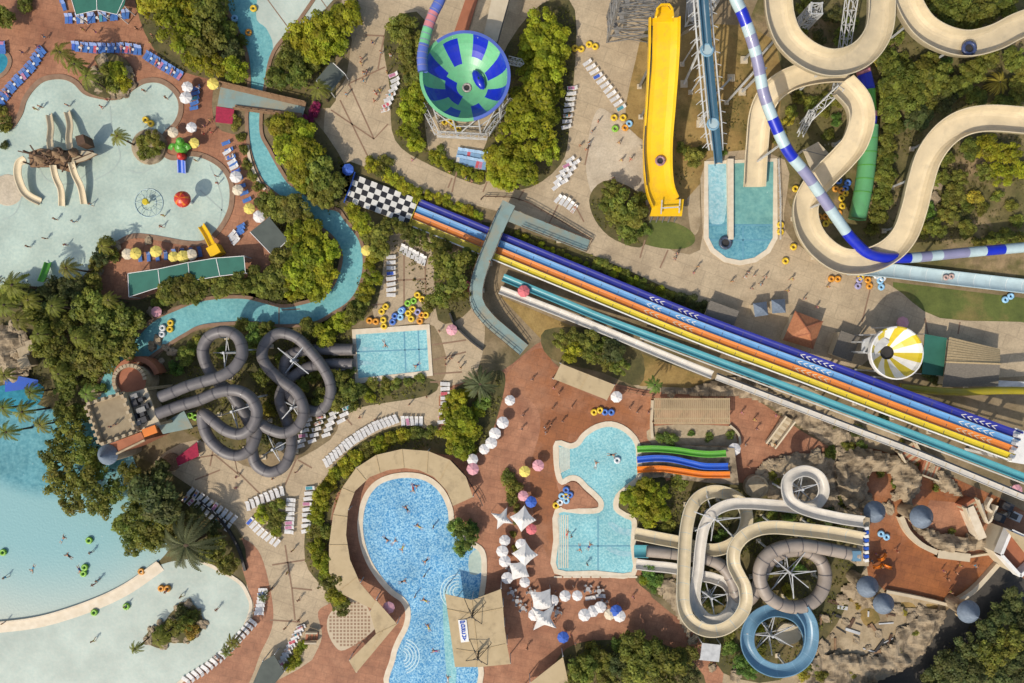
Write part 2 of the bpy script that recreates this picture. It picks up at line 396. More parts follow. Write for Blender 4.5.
RIV_L=[(214,-25),(222,0),(235,25),(245,48),(249,70),(249,100),(247,118),(249,146),(255,167),(263,183),(274,193),(296,208),(312,222),(330,235),(339,248),(341,262),(333,285),(320,297),(302,303),(282,306),(262,301),(241,297),(205,299),(176,309),(152,321),(131,342),(111,362),(100,380),(92,405),(105,420)]
RIV_R=[(122,405),(115,385),(124,372),(144,362),(164,348),(185,335),(205,326),(250,323),(282,326),(315,323),(334,313),(348,304),(358,291),(364,272),(364,253),(359,237),(346,220),(338,210),(322,206),(301,190),(290,183),(281,170),(270,150),(262,134),(262,110),(266,85),(274,52),(300,20),(330,-25)]
river=RIV_L+RIV_R
sheet('river_water','water_river',.07,river,5)
coping('river_kerb',RIV_L,.7,.25,'coping_dark',5,True,False); coping('river_kerb',RIV_R[1:],.7,.25,'coping_dark',5,True,False)
sheet('pool_water','water_beach',.08,[(270,-25),(345,-25),(326,8),(312,20),(288,32),(275,52),(272,40),(266,28),(256,15)],4)
j=MB()
for ln in ([(262,-8),(290,30)],[(318,-5),(327,8),(316,18)],[(279,305),(279,326)],[(282,310),(300,309)]): j.sweep([P(x,y,.1) for x,y in ln],[(-.1,0),(.1,0)],'joint')
struct('pool_floor_line',j)
WAVE=[(-40,395),(20,400),(60,410),(110,405),(130,450),(150,500),(170,540),(158,562),(126,584),(90,601),(45,615),(-5,622),(-40,624)]
sheet('pool_water','water_wave',.07,WAVE,5)
BEACH=[(-40,628),(10,624),(50,617),(92,603),(128,587),(160,565),(200,560),(237,580),(248,595),(251,608),(245,626),(234,641),(212,660),(184,679),(160,700),(-40,700)]
sheet('pool_water','water_beach',.065,BEACH,5)
coping('pool_coping',BEACH[6:15],.7,.15,'coping',5,True,False)
w=MB(); w.sweep(pxpath([(-40,624),(6,621),(45,615),(90,600.5),(125,584),(158,561)],0,0,8),[(-.15,0),(-.15,.5),(.2,.5),(.2,.3),(1.2,.2),(2.2,.1),(2.2,0)],'coping'); struct('beach_kerb',w)
CENTER=[(361,535),(361,515),(366,497),(376,484),(391,477),(410,475),(428,479),(442,491),(450,508),(453,525),(466,540),(482,551),(484,575),(481,600),(478,640),(474,690),(392,690),(393,658),(398,642),(406,626),(408,611),(403,600),(391,591),(378,576),(367,557)]
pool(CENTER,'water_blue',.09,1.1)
RIGHT=[(557,443),(570,446),(578,443),(584,435),(596,427),(611,424),(626,430),(637,443),(639,462),(639,477),(628,487),(618,496),(616,508),(625,515),(634,521),(633,545),(633,574),(595,573),(556,571),(556,540),(557,511),(580,511),(598,510),(601,503),(596,496),(586,487),(578,479),(570,478),(562,482),(558,474),(556,458)]
pool(RIGHT,'water_pool',.09,1.1,n=3)
RECT=[(354,332),(428,327),(431,373),(357,381)]
pool(RECT,'water_pool',.09,1.3,smooth=False)
TANK=[(706,163),(775,160),(775,238),(768,251),(755,260),(740,263),(725,260),(712,250),(706,238)]
pool(TANK,'water_tank',.09,1.0,smooth=False)
sheet('pool_water','water_green',.1,[(730,161.5),(773,161.5),(773,224),(733,224)],1,False)
sheet('pool_water','water_foam',.105,[(708,165),(726,164),(727,190),(724,222),(710,222),(709,190)],3)
w=MB(); w.prism(pxpoly([(726,160),(732,160),(732,240),(727,240)],1,0,False),0,1.0,'coping'); struct('pool_divider',w)
pool([(-22,50),(-5,46),(8,55),(10,64),(4,74),(-10,80),(-30,78)],'water_channel',.08,.8,'coping_dark')
# concentric entry steps
for cx,cy,a0,a1,m in ((458,592,85,235,'step_pale'),(402,656,-75,75,'step_pale')):
    w=MB()
    for k in range(5):
        r=1.0+k*.62
        w.sweep([P(cx,cy,0)+Vector((r*math.cos(R(a)),r*math.sin(R(a)),.1+.002*k)) for a in range(a0,a1+1,10)],[(-.1,0),(.1,0)],m)
    struct('pool_step',w)
w=MB()
for k in range(6): w.bar(P(559+k*2.0,447+k*.2,.11),P(559+k*2.0,474-k,.11),.22,'coping',.02)
for k in range(5): w.bar(P(559+k*2.2,515,.11),P(559+k*2.2,568,.11),.2,'coping',.02)
struct('pool_step',w)
w=MB()
for k in range(9):
    a=P(558+k*9.4,572.5,.19); w.bar(a+Vector((-.8,-.9,0)),a+Vector((.8,-.9,0)),.35,'terracotta' if 0 else 'coping',.06)
struct('pool_edge_slab',w)
# chequered sitting terrace beside the centre pool
w=MB(); q=[(331,612),(352,596),(362,598),(374,622),(372,632),(345,650),(334,645),(327,628)]
w.poly(pxpoly(q,4,.05),.05,'mosaic_floor'); 
for i in range(14):
    for k in range(16):
        px,py=327+i*3.5,596+k*3.5
        if (px-350)**2/21**2+(py-624)**2/24**2<1: 
            c=P(px,py,.055); w.poly([(c.x-.22,c.y-.22),(c.x+.22,c.y-.22),(c.x+.22,c.y+.22),(c.x-.22,c.y+.22)],.055,'check_brown')
struct('terrace_floor',w)

sheet('pool_water','water_pool',.1,[(443,596),(449,594),(456,662),(455,685),(448,683),(444,640)],3)
sheet('pool_water','water_kids',.1,[(469,556),(478,549),(482,556),(482,572),(470,574)],2)
j=MB()
for ln in ([(95,180),(112,170),(120,158),(118,146)],[(0,175),(14,178),(22,190),(16,212),(2,220)],[(38,165),(45,178),(58,184),(76,182),(90,170)],[(210,165),(222,200),(216,236)],[(200,190),(226,214)],[(110,106),(112,132)],[(128,170),(140,173),(152,168)]): j.sweep(spline([P(x,y,.085) for x,y in ln],5),[(-.12,0),(.12,0)],'floor_line')
struct('pool_floor_line',j)

mat('pool_line',C(92,146,166),C(104,156,172),.5,1.)
j=MB()
for ln in ([(559,546),(632,546)],[(598,516),(598,571)],[(404,330),(406,375)],[(418,329),(420,374)],[(356,352),(429,349)],[(709,225),(773,225)],[(709,240),(773,240)],[(743,226),(743,260)]): j.sweep([P(x,y,.112) for x,y in ln],[(-.12,0),(.12,0)],'pool_line')
struct('pool_floor_line',j)
# ================================================================== kinds of things built once
foliage_mat()
mat('bark',C(96,78,58),C(64,52,40),.95,6.)
mat('plastic',C(235,232,225),rough=.45,scale=.8,var=.12,usecol=True)
mat('fabric',C(235,232,225),rough=.8,scale=1.5,var=.16,usecol=True)
mat('rubber',C(235,200,40),rough=.4,scale=2.,var=.15,usecol=True)
mat('steel_white',C(205,205,202),C(172,172,170),.5,.8,metal=.0)
mat('steel_grey',C(140,138,134),C(112,110,106),.55,.8,metal=.2)
mat('steel_dark',C(70,66,62),C(50,48,46),.55,.8,metal=.2)
mat('wood',C(150,118,86),C(120,92,66),.8,1.2)
mat('wood_dark',C(98,72,52),C(74,54,40),.8,1.2)
mat('skin',C(190,140,108),C(170,120,90),.6,3.)
mat('hair',C(52,38,28),C(36,26,20),.7,3.)
mat('rock',C(168,150,122),C(138,120,96),.95,.5,bumpd=.2,c3=C(108,94,74),scale3=.5,lo3=.48,hi3=.62)
mat('concrete_wall',C(205,190,162),C(186,170,142),.8,.4)
def rv(rng): 
    while True:
        v=Vector((rng.uniform(-1,1),rng.uniform(-1,1),rng.uniform(-1,1)))
        if .05<v.length<1: return v
def crown_mesh(seed,nleaf,size,zc,rz,nclump,spread=.72,cr=(.28,.46),flat=1.,stretch=1.):
    """a crown of leaf clumps spread through an uneven volume; unit radius"""
    rng=random.Random(seed); mb=MB(); mb.tone=[]
    cl=[]
    for i in range(nclump):
        a=rng.uniform(0,6.283); q=math.sqrt(rng.uniform(0,1))*spread*rng.uniform(.85,1.12)
        zz=(1-(q/ (spread*1.15))**2)**.5*rng.uniform(-.45,1.) if q<spread*1.15 else 0
        cl.append((Vector((q*math.cos(a)*stretch,q*math.sin(a),zc+zz*rz*.75)),rng.uniform(*cr),rng.uniform(.6,1.34),rng.uniform(-.11,.11)))
    tw=sum(c[1]**2 for c in cl)
    for c,r,tone,hue in cl:
        for k in range(int(nleaf*r*r/tw)):
            d=rv(rng).normalized()
            if d.z<-.35: d.z=-d.z
            p=c+Vector((d.x*r,d.y*r,d.z*r*.8*flat))*rng.uniform(.62,1.06)
            n=(d*.7+Vector((0,0,.55))+rv(rng)*.65).normalized()
            t=n.cross(rv(rng)).normalized(); b=n.cross(t)
            s_=size*rng.uniform(.6,1.25)
            mb.face([p-t*s_*.5,p+b*s_*.36,p+t*s_*.5,p-b*s_*.36],'foliage')
            q=tone*rng.uniform(.72,1.25); mb.tone.append((q*(1+hue+rng.uniform(-.06,.06)),q,q*(1-hue)))
    return mb.mesh('crown')
def trunk_mesh(seed,h,r,limbs,spread):
    rng=random.Random(seed); mb=MB()
    def limb(a,b,r0,r1):
        a=Vector(a);b=Vector(b); m=(a+b)/2+Vector((rng.uniform(-.05,.05),rng.uniform(-.05,.05),0))
        pth=[a,m,b]; n=6; vs=[];rr=[r0,(r0+r1)/2,r1]
        for i,(p,t,rt,u) in enumerate(frames(pth)):
            for k in range(n): vs.append(p+(rt*math.cos(6.283*k/n)+u*math.sin(6.283*k/n))*rr[i])
        mb.add(vs,[(i*n+k,i*n+(k+1)%n,(i+1)*n+(k+1)%n,(i+1)*n+k) for i in range(2) for k in range(n)],'bark')
    limb((0,0,-.05),(rng.uniform(-.05,.05),rng.uniform(-.05,.05),h),r,r*.6)
    for i in range(limbs):
        a=6.283*i/limbs+rng.uniform(-.4,.4); limb((0,0,h*rng.uniform(.7,.98)),(math.cos(a)*spread,math.sin(a)*spread,h+rng.uniform(.15,.5)),r*.5,r*.18)
    return mb.mesh('trunk')
def tree_proto(nm,seed,**k):
    h=k.pop('h'); r=k.pop('tr'); lb=k.pop('limbs')
    return proto(nm,[('crown',crown_mesh(seed,**k)),('trunk',trunk_mesh(seed+50,h,r,lb,.5))])
BIG=[tree_proto('broadleaf_tree',s,nleaf=2600,size=.165,zc=1.2,rz=.7,nclump=44,cr=(.17,.36),spread=.82,h=.95,tr=.06,limbs=6) for s in (1,2,3,4)]
AIRY=[tree_proto('feathery_tree',s,nleaf=1900,size=.14,zc=1.2,rz=.6,nclump=38,cr=(.14,.3),spread=.85,h=.95,tr=.05,limbs=7) for s in (11,12,13)]
SHRUB=[tree_proto('shrub',s,nleaf=900,size=.2,zc=.42,rz=.5,nclump=14,cr=(.3,.5),h=.3,tr=.06,limbs=5) for s in (21,22,23)]
def palm_mesh(seed,nf,droop,hgt,fl=1.,wid=.16,nl=11):
    rng=random.Random(seed); mb=MB(); mb.tone=[]
    for i in range(nf):
        a=6.283*i/nf*1.0+rng.uniform(-.2,.2); L=fl*rng.uniform(.8,1.08); e=rng.uniform(-.1,.75)
        d=Vector((math.cos(a),math.sin(a),0)); side=Vector((-d.y,d.x,0)); tone=rng.uniform(.75,1.25)
        pts=[]
        for k in range(nl+1):
            t=k/nl; pts.append(Vector((0,0,hgt))+d*L*t*(1-.12*t)+Vector((0,0,L*(e*t-(droop+e*.6)*t*t))))
        for k in range(nl):
            p,q=pts[k],pts[k+1]; t=k/nl
            w=wid*L*(math.sin(math.pi*min(1,.12+t*.88))**.6)*1.25+.01
            for sg in (-1,1):
                tip=(p+q)/2+side*sg*w*rng.uniform(.85,1.1)+d*w*.7-Vector((0,0,w*.4))
                mb.face([p,q,tip+(q-p)*.25,tip-(q-p)*.15],'foliage'); z=tone*rng.uniform(.8,1.2); mb.tone.append((z,z,z))
    return mb.mesh('crown')
def palm_trunk(seed,h,r):
    rng=random.Random(seed); mb=MB(); c=(0,0,0)
    mb.lathe((0,0,0),[(r*1.5,-.1),(r*1.1,.2*h),(r,.6*h),(r*1.05,.95*h),(r*1.5,h),(r*.4,h*1.03)],'bark',8,capt=True); return mb.mesh('trunk')
PALM=[proto('palm_tree',[('crown',palm_mesh(31,17,.6,6.5,2.2,.11)),('trunk',palm_trunk(1,6.5,.16))]),
      proto('palm_tree',[('crown',palm_mesh(32,19,.7,8.,2.4,.11)),('trunk',palm_trunk(2,8.,.18))]),
      proto('date_palm',[('crown',palm_mesh(33,44,.5,5.,4.6,.055,14)),('trunk',palm_trunk(3,5.,.38))])]
PALM_H=[6.5,8.,5.]; PALM_R=[2.2,2.4,4.6]
# ---- sun lounger: sloping backrest, slatted bed, four legs
def lounger_meshes():
    b=MB()
    for k in range(7): b.box((-.82+k*.19,0,.32),(.165,.66,.035),'plastic')
    for s in(-1,1): b.box((-.15,s*.335,.29),(1.6,.05,.07),'plastic')
    for x in(-.8,.5):
        for s in(-1,1): b.box((x,s*.31,.14),(.06,.06,.28),'plastic')
    q=MB()
    for k in range(4): q.box((.53+k*.135,0,.37+k*.085),(.135,.66,.035),'plastic',tilt=(-R(32),'Y'))
    for s in(-1,1): q.bar((.45,s*.335,.3),(1.03,s*.335,.66),.05,'plastic')
    return proto('sun_lounger',[('bed',b.mesh('bed')),('backrest',q.mesh('backrest'))])
LOUNGER=lounger_meshes()
def towel_mesh():
    b=MB(); n=8
    for k in range(n):
        x0=-.85+k*.17; x1=x0+.17; z=lambda x:.36+max(0,x-.45)*.6+.01*math.sin(9*x)
        b.face([(x0,-.3,z(x0)),(x1,-.3,z(x1)),(x1,.3,z(x1)),(x0,.3,z(x0))],'fabric'); b.face([(x0,-.3,z(x0)),(x1,-.3,z(x1)),(x1,-.36,z(x1)-.1),(x0,-.36,z(x0)-.1)],'fabric')
    return b.mesh('towel')
TOWEL=proto('beach_towel',[(None,towel_mesh())])
# ---- parasol
def parasol(r,n,h,drop,nm='parasol',scal=.0):
    c=MB(); m=n*2
    ring=lambda q,z:[Vector((q*(1-(.06+scal if k%2 else 0)*q/r)*math.cos(6.283*k/m),q*(1-(.06+scal if k%2 else 0)*q/r)*math.sin(6.283*k/m),z-(.07*q/r if k%2 else 0))) for k in range(m)]
    rows=[ring(.03*r,h),ring(.5*r,h-drop*.42),ring(r,h-drop),ring(r*1.005,h-drop-.14)]
    vs=[v for q in rows for v in q]
    c.add(vs,[(j*m+k,(j+1)*m+k,(j+1)*m+(k+1)%m,j*m+(k+1)%m) for j in range(3) for k in range(m)],'fabric')
    for k in range(n): c.bar(rows[0][2*k]+Vector((0,0,.015)),rows[2][2*k]+Vector((0,0,.015)),.03,'fabric',.012)
    c.lathe((0,0,h),[(.05,-.02),(.07,.03),(.0,.12)],'fabric',8)
    p=MB(); p.lathe((0,0,0),[(.3,0),(.3,.08),(.06,.12),(.03,.14),(.03,h)],'steel_white',8)
    return proto(nm,[('canopy',c.mesh('canopy')),('pole',p.mesh('pole'))])
PARASOL=parasol(1.2,8,2.45,.42); 
def square_tent(r,h,drop,concave,nm='shade_tent'):
    """tensioned fabric roof drawn up to a peak, edges curving in between four low corners"""
    c=MB(); n=8; vs=[];idx={}
    for i in range(n+1):
        for k in range(n+1):
            u,v=i/n*2-1,k/n*2-1
            w=max(abs(u),abs(v)); e=min(abs(u),abs(v))
            s=1-concave*(1-(e/w if w>0 else 1)**1.6)*w
            z=h-drop*(w**.7)-.25*(e*w)
            vs.append((u*r*s,v*r*s,z))
    c.add(vs,[(i*(n+1)+k,(i+1)*(n+1)+k,(i+1)*(n+1)+k+1,i*(n+1)+k+1) for i in range(n) for k in range(n)],'fabric')
    p=[]
    for x,y in((-1,-1),(-1,1),(1,-1),(1,1)):
        q=MB(); q.bar((x*r*.98,y*r*.98,0),(x*r*.98,y*r*.98,h-drop-.3),.08,'steel_white'); p.append(('post',q.mesh('post')))
    return proto(nm,[('canopy',c.mesh('canopy',smooth=False))]+p)
TENT=square_tent(2.0,3.6,1.1,.14); STAR=square_tent(2.1,3.8,1.2,.42)
# ---- swim rings
def ring_mesh(double):
    b=MB()
    if double:
        b.torus((-.55,0,.22),.4,.22,'rubber',16,8); b.torus((.55,0,.22),.4,.22,'rubber',16,8); b.box((0,0,.22),(.25,.4,.1),'rubber')
    else: b.torus((0,0,.22),.42,.21,'rubber',18,8)
    for s in(-1,1): b.torus((.0 if not double else .55,s*.5,.38),.09,.025,'steel_dark',8,5,Matrix.Rotation(R(90),3,'Y'))
    return b.mesh('ring',smooth=True)
RING=proto('swim_ring',[(None,ring_mesh(False))]); RING2=proto('double_swim_ring',[(None,ring_mesh(True))])
def raft_mesh():
    b=MB(); b.torus((0,0,.3),1.05,.33,'rubber',20,8); b.lathe((0,0,.15),[(0,.0),(1.05,.0)],'steel_dark',16)
    for k in range(5):
        a=6.283*k/5; b.torus((1.05*math.cos(a),1.05*math.sin(a),.64),.1,.03,'steel_dark',8,5)
    return b.mesh('raft',smooth=True)
RAFT=proto('round_raft',[(None,raft_mesh())])
# ---- people: one skinned body per pose
def body(pose):
    J={}; 
    if pose in('stand','walk'):
        s=.26 if pose=='walk' else .04
        J=dict(pel=((0,0,.95),.15),che=((0,0,1.25),.155),neck=((.0,0,1.46),.06),head=((.02,0,1.62),.105),top=((.01,0,1.7),.085),nose=((.13,0,1.61),.02),
          ls=((0,.2,1.4),.065),le=((-.05+s*.5,.27,1.12),.047),lh=((.08+s*.8,.28,.88),.04),rs=((0,-.2,1.4),.065),re=((-.05-s*.5,-.27,1.12),.047),rh=((.02-s*.3,-.28,.86),.04),
          lk=((.03-s*.4,.11,.5),.075),la=((-s*1.3,.11,.09),.05),lt=((.16-s*1.3,.12,.04),.045),rk=((.05+s*.7,-.11,.5),.075),ra=((s*1.1,-.11,.08),.05),rt=((.17+s*1.1,-.12,.04),.045))
    elif pose=='lie':
        J=dict(pel=((-.1,0,.5),.15),che=((.25,0,.55),.155),neck=((.5,0,.72),.06),head=((.64,0,.82),.105),top=((.71,0,.86),.085),nose=((.6,0,.95),.02),
          ls=((.38,.2,.62),.065),le=((.18,.3,.5),.047),lh=((-.08,.3,.42),.04),rs=((.38,-.2,.62),.065),re=((.2,-.3,.52),.047),rh=((-.05,-.26,.46),.04),
          lk=((-.5,.11,.48),.075),la=((-.9,.12,.42),.05),lt=((-.97,.13,.52),.045),rk=((-.5,-.11,.56),.075),ra=((-.88,-.12,.42),.05),rt=((-.96,-.13,.52),.045))
    elif pose=='swim':
        J=dict(pel=((-.3,0,.02),.15),che=((.02,0,.05),.155),neck=((.26,0,.1),.06),head=((.4,0,.17),.105),top=((.48,0,.2),.085),nose=((.46,0,.08),.02),
          ls=((.18,.2,.05),.065),le=((.42,.4,.03),.047),lh=((.7,.38,.04),.04),rs=((.18,-.2,.05),.065),re=((.35,-.45,.0),.047),rh=((.15,-.62,-.02),.04),
          lk=((-.72,.13,-.05),.075),la=((-1.12,.16,-.03),.05),lt=((-1.26,.17,-.05),.045),rk=((-.7,-.16,-.02),.075),ra=((-1.08,-.22,.0),.05),rt=((-1.22,-.23,-.03),.045))
    else: # sit, seat height .45
        J=dict(pel=((0,0,.52),.15),che=((-.06,0,.82),.155),neck=((-.04,0,1.03),.06),head=((0,0,1.19),.105),top=((-.01,0,1.27),.085),nose=((.11,0,1.18),.02),
          ls=((-.04,.2,.97),.065),le=((.06,.3,.72),.047),lh=((.3,.2,.64),.04),rs=((-.04,-.2,.97),.065),re=((.06,-.3,.72),.047),rh=((.3,-.2,.64),.04),
          lk=((.45,.12,.5),.075),la=((.5,.12,.08),.05),lt=((.66,.12,.04),.045),rk=((.45,-.12,.5),.075),ra=((.48,-.13,.08),.05),rt=((.64,-.13,.04),.045))
    k=list(J); E=[('pel','che'),('che','neck'),('neck','head'),('head','top'),('head','nose'),('che','ls'),('ls','le'),('le','lh'),('che','rs'),('rs','re'),('re','rh'),('pel','lk'),('lk','la'),('la','lt'),('pel','rk'),('rk','ra'),('ra','rt')]
    me=bpy.data.meshes.new('body'); me.from_pydata([J[i][0] for i in k],[(k.index(a),k.index(b)) for a,b in E],[])
    o=bpy.data.objects.new('body',me); COL.objects.link(o)
    sk=o.modifiers.new('s','SKIN'); sk.use_smooth_shade=True
    for i,n in enumerate(k):
        sv=me.skin_vertices[0].data[i]; sv.radius=(J[n][1],J[n][1]); sv.use_root=(n=='pel')
    o.modifiers.new('u','SUBSURF').levels=1
    dg=bpy.context.evaluated_depsgraph_get(); dg.update()
    out=bpy.data.meshes.new_from_object(o.evaluated_get(dg)); bpy.data.objects.remove(o); bpy.data.meshes.remove(me)
    out.materials.clear()
    for m in('skin','fabric','hair'): out.materials.append(MATS[m])
    V=lambda n:Vector(J[n][0])
    pel,che,head,top=V('pel'),V('che'),V('head'),V('top'); ax=(che-pel).normalized(); face=(V('nose')-head).normalized()
    for p in out.polygons:
        c=p.center; mi=0; t=(c-pel).dot(ax)
        dl=min((c-(V(a)+(V(b)-V(a))*.35)).length for a,b in(('pel','lk'),('pel','rk')))
        if (abs(t)<.16 or dl<.2) and (c-pel).length<.42: mi=1
        if (c-head).length<.19 and ((c-head).dot(face)<.045 and (c-head).dot((top-head).normalized())>-.05): mi=2
        p.material_index=mi
    out.name='body'; return out
BODY={p:proto('person',[(None,body(p))]) for p in('stand','walk','lie','swim','sit')}
# ================================================================== trees, palms, shrubs
FC={'L':((.33,.355,.025),'lime green'),'O':((.22,.238,.04),'olive green'),'D':((.13,.15,.045),'dark green'),'Y':((.42,.36,.05),'yellowish green'),'G':((.17,.27,.05),'fresh green'),'P':((.13,.15,.065),'grey green'),'M':((.36,.04,.13),'magenta flowering')}
rt=random.Random(5)
def trees(where,anchor,apx,lst,grp=None):
    lst=sorted(lst,key=lambda t:math.dist(t[:2],apx))
    for i,t in enumerate(lst):
        x,y,r,c=t[:4]; kind=t[4] if len(t)>4 else ('shrub' if r<9.5 else 'tree')
        conv=kind=='tree' and rt.random()<.22
        if conv: kind='airy'
        (colr,adj)=FC[c]; v=rt.uniform(.78,1.25); colr=(colr[0]*v,colr[1]*v,colr[2]*v,1)
        rm=r/S*1.0
        if kind=='shrub': pr=rt.choice(SHRUB); zc=.6*rm; sc=(rm,rm*rt.uniform(.85,1.15),rm*rt.uniform(.8,1.1)); cat='shrub'; word='shrub'
        elif kind=='airy': pr=rt.choice(AIRY); rm*=.95; zc=1.2*rm; sc=(rm,rm*rt.uniform(.9,1.1),rm); cat='tree'; word='tree' if conv else 'feathery tree'
        else: pr=rt.choice(BIG); rm*=.97; hz=rt.uniform(.8,1.0); zc=1.2*rm*hz; sc=(rm,rm*rt.uniform(.88,1.12),rm*hz); cat='tree'; word='tree'
        p=P(x,y,zc); p.z=0
        s={True:'small ',False:''}[r<7]+('broad ' if r>20 else '')
        lab=f"{s}{adj} {word} {where}" if len(lst)==1 else f"{s}{adj} {word} {where}, {nth(i)} from {anchor}"
        place(pr,p,rt.uniform(0,6.28),lab,cat,grp or ('planting '+where),None,sc,cols={'crown':colr,'trunk':(1,1,1,1)})
def palms(where,anchor,apx,lst):
    lst=sorted(lst,key=lambda t:math.dist(t[:2],apx))
    for i,(x,y,r,c,k) in enumerate(lst):
        colr,adj=FC[c]; v=rt.uniform(.9,1.12); pr=PALM[k]; s=r/S/PALM_R[k]
        sz=max(s,.85) if k<2 else s; z=PALM_H[k]*sz; p=P(x,y,z); p.z=0
        word='date palm with a dense round crown' if k==2 else 'palm tree'
        lab=f"{adj} {word} {where}" if len(lst)==1 else f"{adj} {word} {where}, {nth(i)} from {anchor}"
        place(pr,p,rt.uniform(0,6.28),lab,'palm',f'palms {where}',None,(s,s,sz),cols={'crown':(colr[0]*v,colr[1]*v,colr[2]*v,1)})
trees('above the deck at the upper left','the footbridge',(220,95),[(158,8,20,'L'),(185,4,22,'L'),(178,28,24,'L'),(208,12,20,'O'),(205,38,20,'O'),(224,30,13,'O'),(196,55,15,'L'),(214,66,14,'L'),(234,70,13,'L'),(232,52,12,'D'),(238,40,9,'O')])
trees('in the top left corner','the corner',(0,0),[(4,18,11,'O'),(25,4,9,'O')])
trees('across the river north of the footbridge','the footbridge',(260,95),[(344,18,16,'L'),(324,30,18,'L'),(304,40,18,'L'),(335,42,14,'L'),(318,52,14,'L'),(290,58,16,'O'),(277,78,13,'O'),(297,74,14,'O'),(284,66,12,'O'),(352,10,9,'L'),(310,66,10,'O')])
trees('on the river bank below the footbridge','the footbridge',(285,115),[(274,124,9,'O'),(286,128,15,'L'),(302,130,14,'L'),(287,148,16,'L'),(306,152,18,'L'),(300,172,15,'L'),(320,172,16,'O'),(334,186,13,'O'),(318,192,12,'O'),(326,200,10,'O'),(305,184,10,'L')])
trees('inside the bend of the lazy river','the dark square canopy',(268,235),[(268,204,12,'O'),(280,209,14,'O'),(294,210,15,'O'),(303,222,12,'O'),(298,235,15,'L'),(312,240,17,'L'),(324,252,16,'L'),(308,258,18,'L'),(322,272,16,'L'),(300,275,16,'L'),(318,288,13,'L'),(284,262,14,'O'),(277,282,15,'O'),(262,286,13,'O'),(294,290,12,'L')])
trees('between green roof and lazy river','the left',(128,290),[(170,290,14,'O'),(184,288,15,'O'),(200,286,12,'O'),(222,288,12,'O'),(240,284,14,'O'),(254,278,11,'O'),(160,302,9,'O'),(192,300,8,'O')])
trees('on the right bank of the lazy river','the chequered run-out',(360,190),[(352,212,9,'L'),(364,224,12,'L'),(375,235,13,'O'),(380,248,11,'O'),(371,262,9,'L'),(372,278,11,'L'),(366,292,10,'L'),(360,303,10,'O'),(354,314,12,'O'),(344,321,11,'L'),(332,326,9,'L')])
trees('in the hedge above the chequered run-out','the blue parasol',(348,169),[(372,164,9,'L'),(380,172,9,'O'),(390,176,9,'L'),(398,183,8,'L'),(408,189,8,'L'),(418,195,8,'L'),(384,162,8,'O'),(429,195,6,'L'),(438,199,6,'L'),(448,204,6,'L'),(458,207,7,'L'),(468,211,7,'L'),(478,215,6,'L'),(446,198,5,'L')])
trees('below the racing lanes','the chequered run-out',(380,215),[(392,225,10,'O'),(404,231,10,'O'),(417,237,11,'O'),(430,243,11,'O'),(443,250,11,'O'),(452,270,24,'O','airy'),(440,296,14,'O','airy'),(468,258,11,'O'),(458,292,13,'O','airy'),(430,305,9,'O')])
trees('left of the round bowl','the bowl',(430,80),[(402,28,14,'O'),(410,45,15,'O'),(408,64,12,'O'),(416,78,13,'O'),(414,95,14,'L'),(412,113,15,'L'),(409,131,13,'L'),(416,143,10,'L')])
trees('in the thick grove right of the bowl','the bowl',(480,90),[(541,22,17,'L'),(555,34,14,'L'),(538,46,19,'L'),(556,55,15,'L'),(545,72,19,'L'),(528,64,13,'L'),(534,95,20,'L'),(552,90,14,'L'),(524,118,20,'L'),(545,118,16,'L'),(511,135,16,'L'),(536,142,20,'L'),(512,156,18,'L'),(496,158,13,'L'),(524,172,17,'L'),(548,152,14,'L'),(498,176,12,'L'),(510,182,10,'L')])
trees('in the clipped hedge under the bowl','the bowl',(465,110),[(433,157,7,'L'),(441,161,7,'L'),(450,165,7,'L'),(459,169,7,'L'),(468,172,7,'L'),(477,175,7,'L'),(441,151,7,'O')])
trees('in the strip beside the walkway ramp','the walkway corner',(500,212),[(516,234,5,'O'),(524,238,5,'L'),(532,242,5,'O'),(541,246,5,'L'),(550,250,5,'L'),(559,254,6,'O'),(568,258,5,'L'),(577,262,6,'L'),(586,266,5,'L')])
trees('on the island beside the yellow slide','its foot',(665,215),[(612,190,12,'O','airy'),(624,204,17,'O','airy'),(637,216,13,'O'),(618,216,13,'O'),(628,232,12,'O'),(640,200,9,'O'),(608,205,10,'O'),(644,230,8,'G')])
trees('in the strip above the racing lanes','the walkway ramp',(590,250),[(598,264,7,'O'),(606,266,7,'O'),(615,272,7,'L'),(624,276,7,'O'),(633,281,7,'L'),(642,285,7,'O'),(651,290,7,'O'),(660,293,7,'L'),(669,296,8,'O'),(682,299,8,'D'),(693,302,8,'D'),(703,307,7,'D'),(712,313,6,'D')])
trees('right of the yellow slide','the blue slide',(712,150),[(684,150,9,'O'),(694,158,10,'O'),(700,150,8,'O'),(722,150,6,'G')])
trees('inside the great cream loop','the top of the loop',(828,0),[(806,8,12,'O'),(800,28,10,'O'),(834,14,9,'D'),(842,38,10,'O'),(820,38,9,'D'),(850,22,9,'O'),(786,-2,9,'O')])
trees('inside the upper right flume','the corner',(1024,0),[(926,0,13,'O'),(940,12,16,'O'),(960,16,18,'O'),(982,8,17,'O'),(1004,2,13,'O'),(950,28,10,'O'),(975,28,10,'O'),(1010,12,9,'O'),(920,14,9,'O')])
trees('between the upper right flumes','the green tunnel',(868,130),[(890,66,14,'O'),(905,78,16,'O'),(888,88,15,'O'),(922,72,15,'O'),(908,98,16,'O'),(940,80,16,'O'),(890,110,14,'O'),(925,98,15,'O'),(916,116,14,'D'),(944,103,13,'D'),(958,86,13,'O'),(972,72,13,'O'),(986,58,12,'O'),(1014,60,13,'O'),(1020,80,12,'O'),(976,98,11,'O'),(1002,106,11,'O'),(1016,98,10,'O'),(893,128,11,'O')])
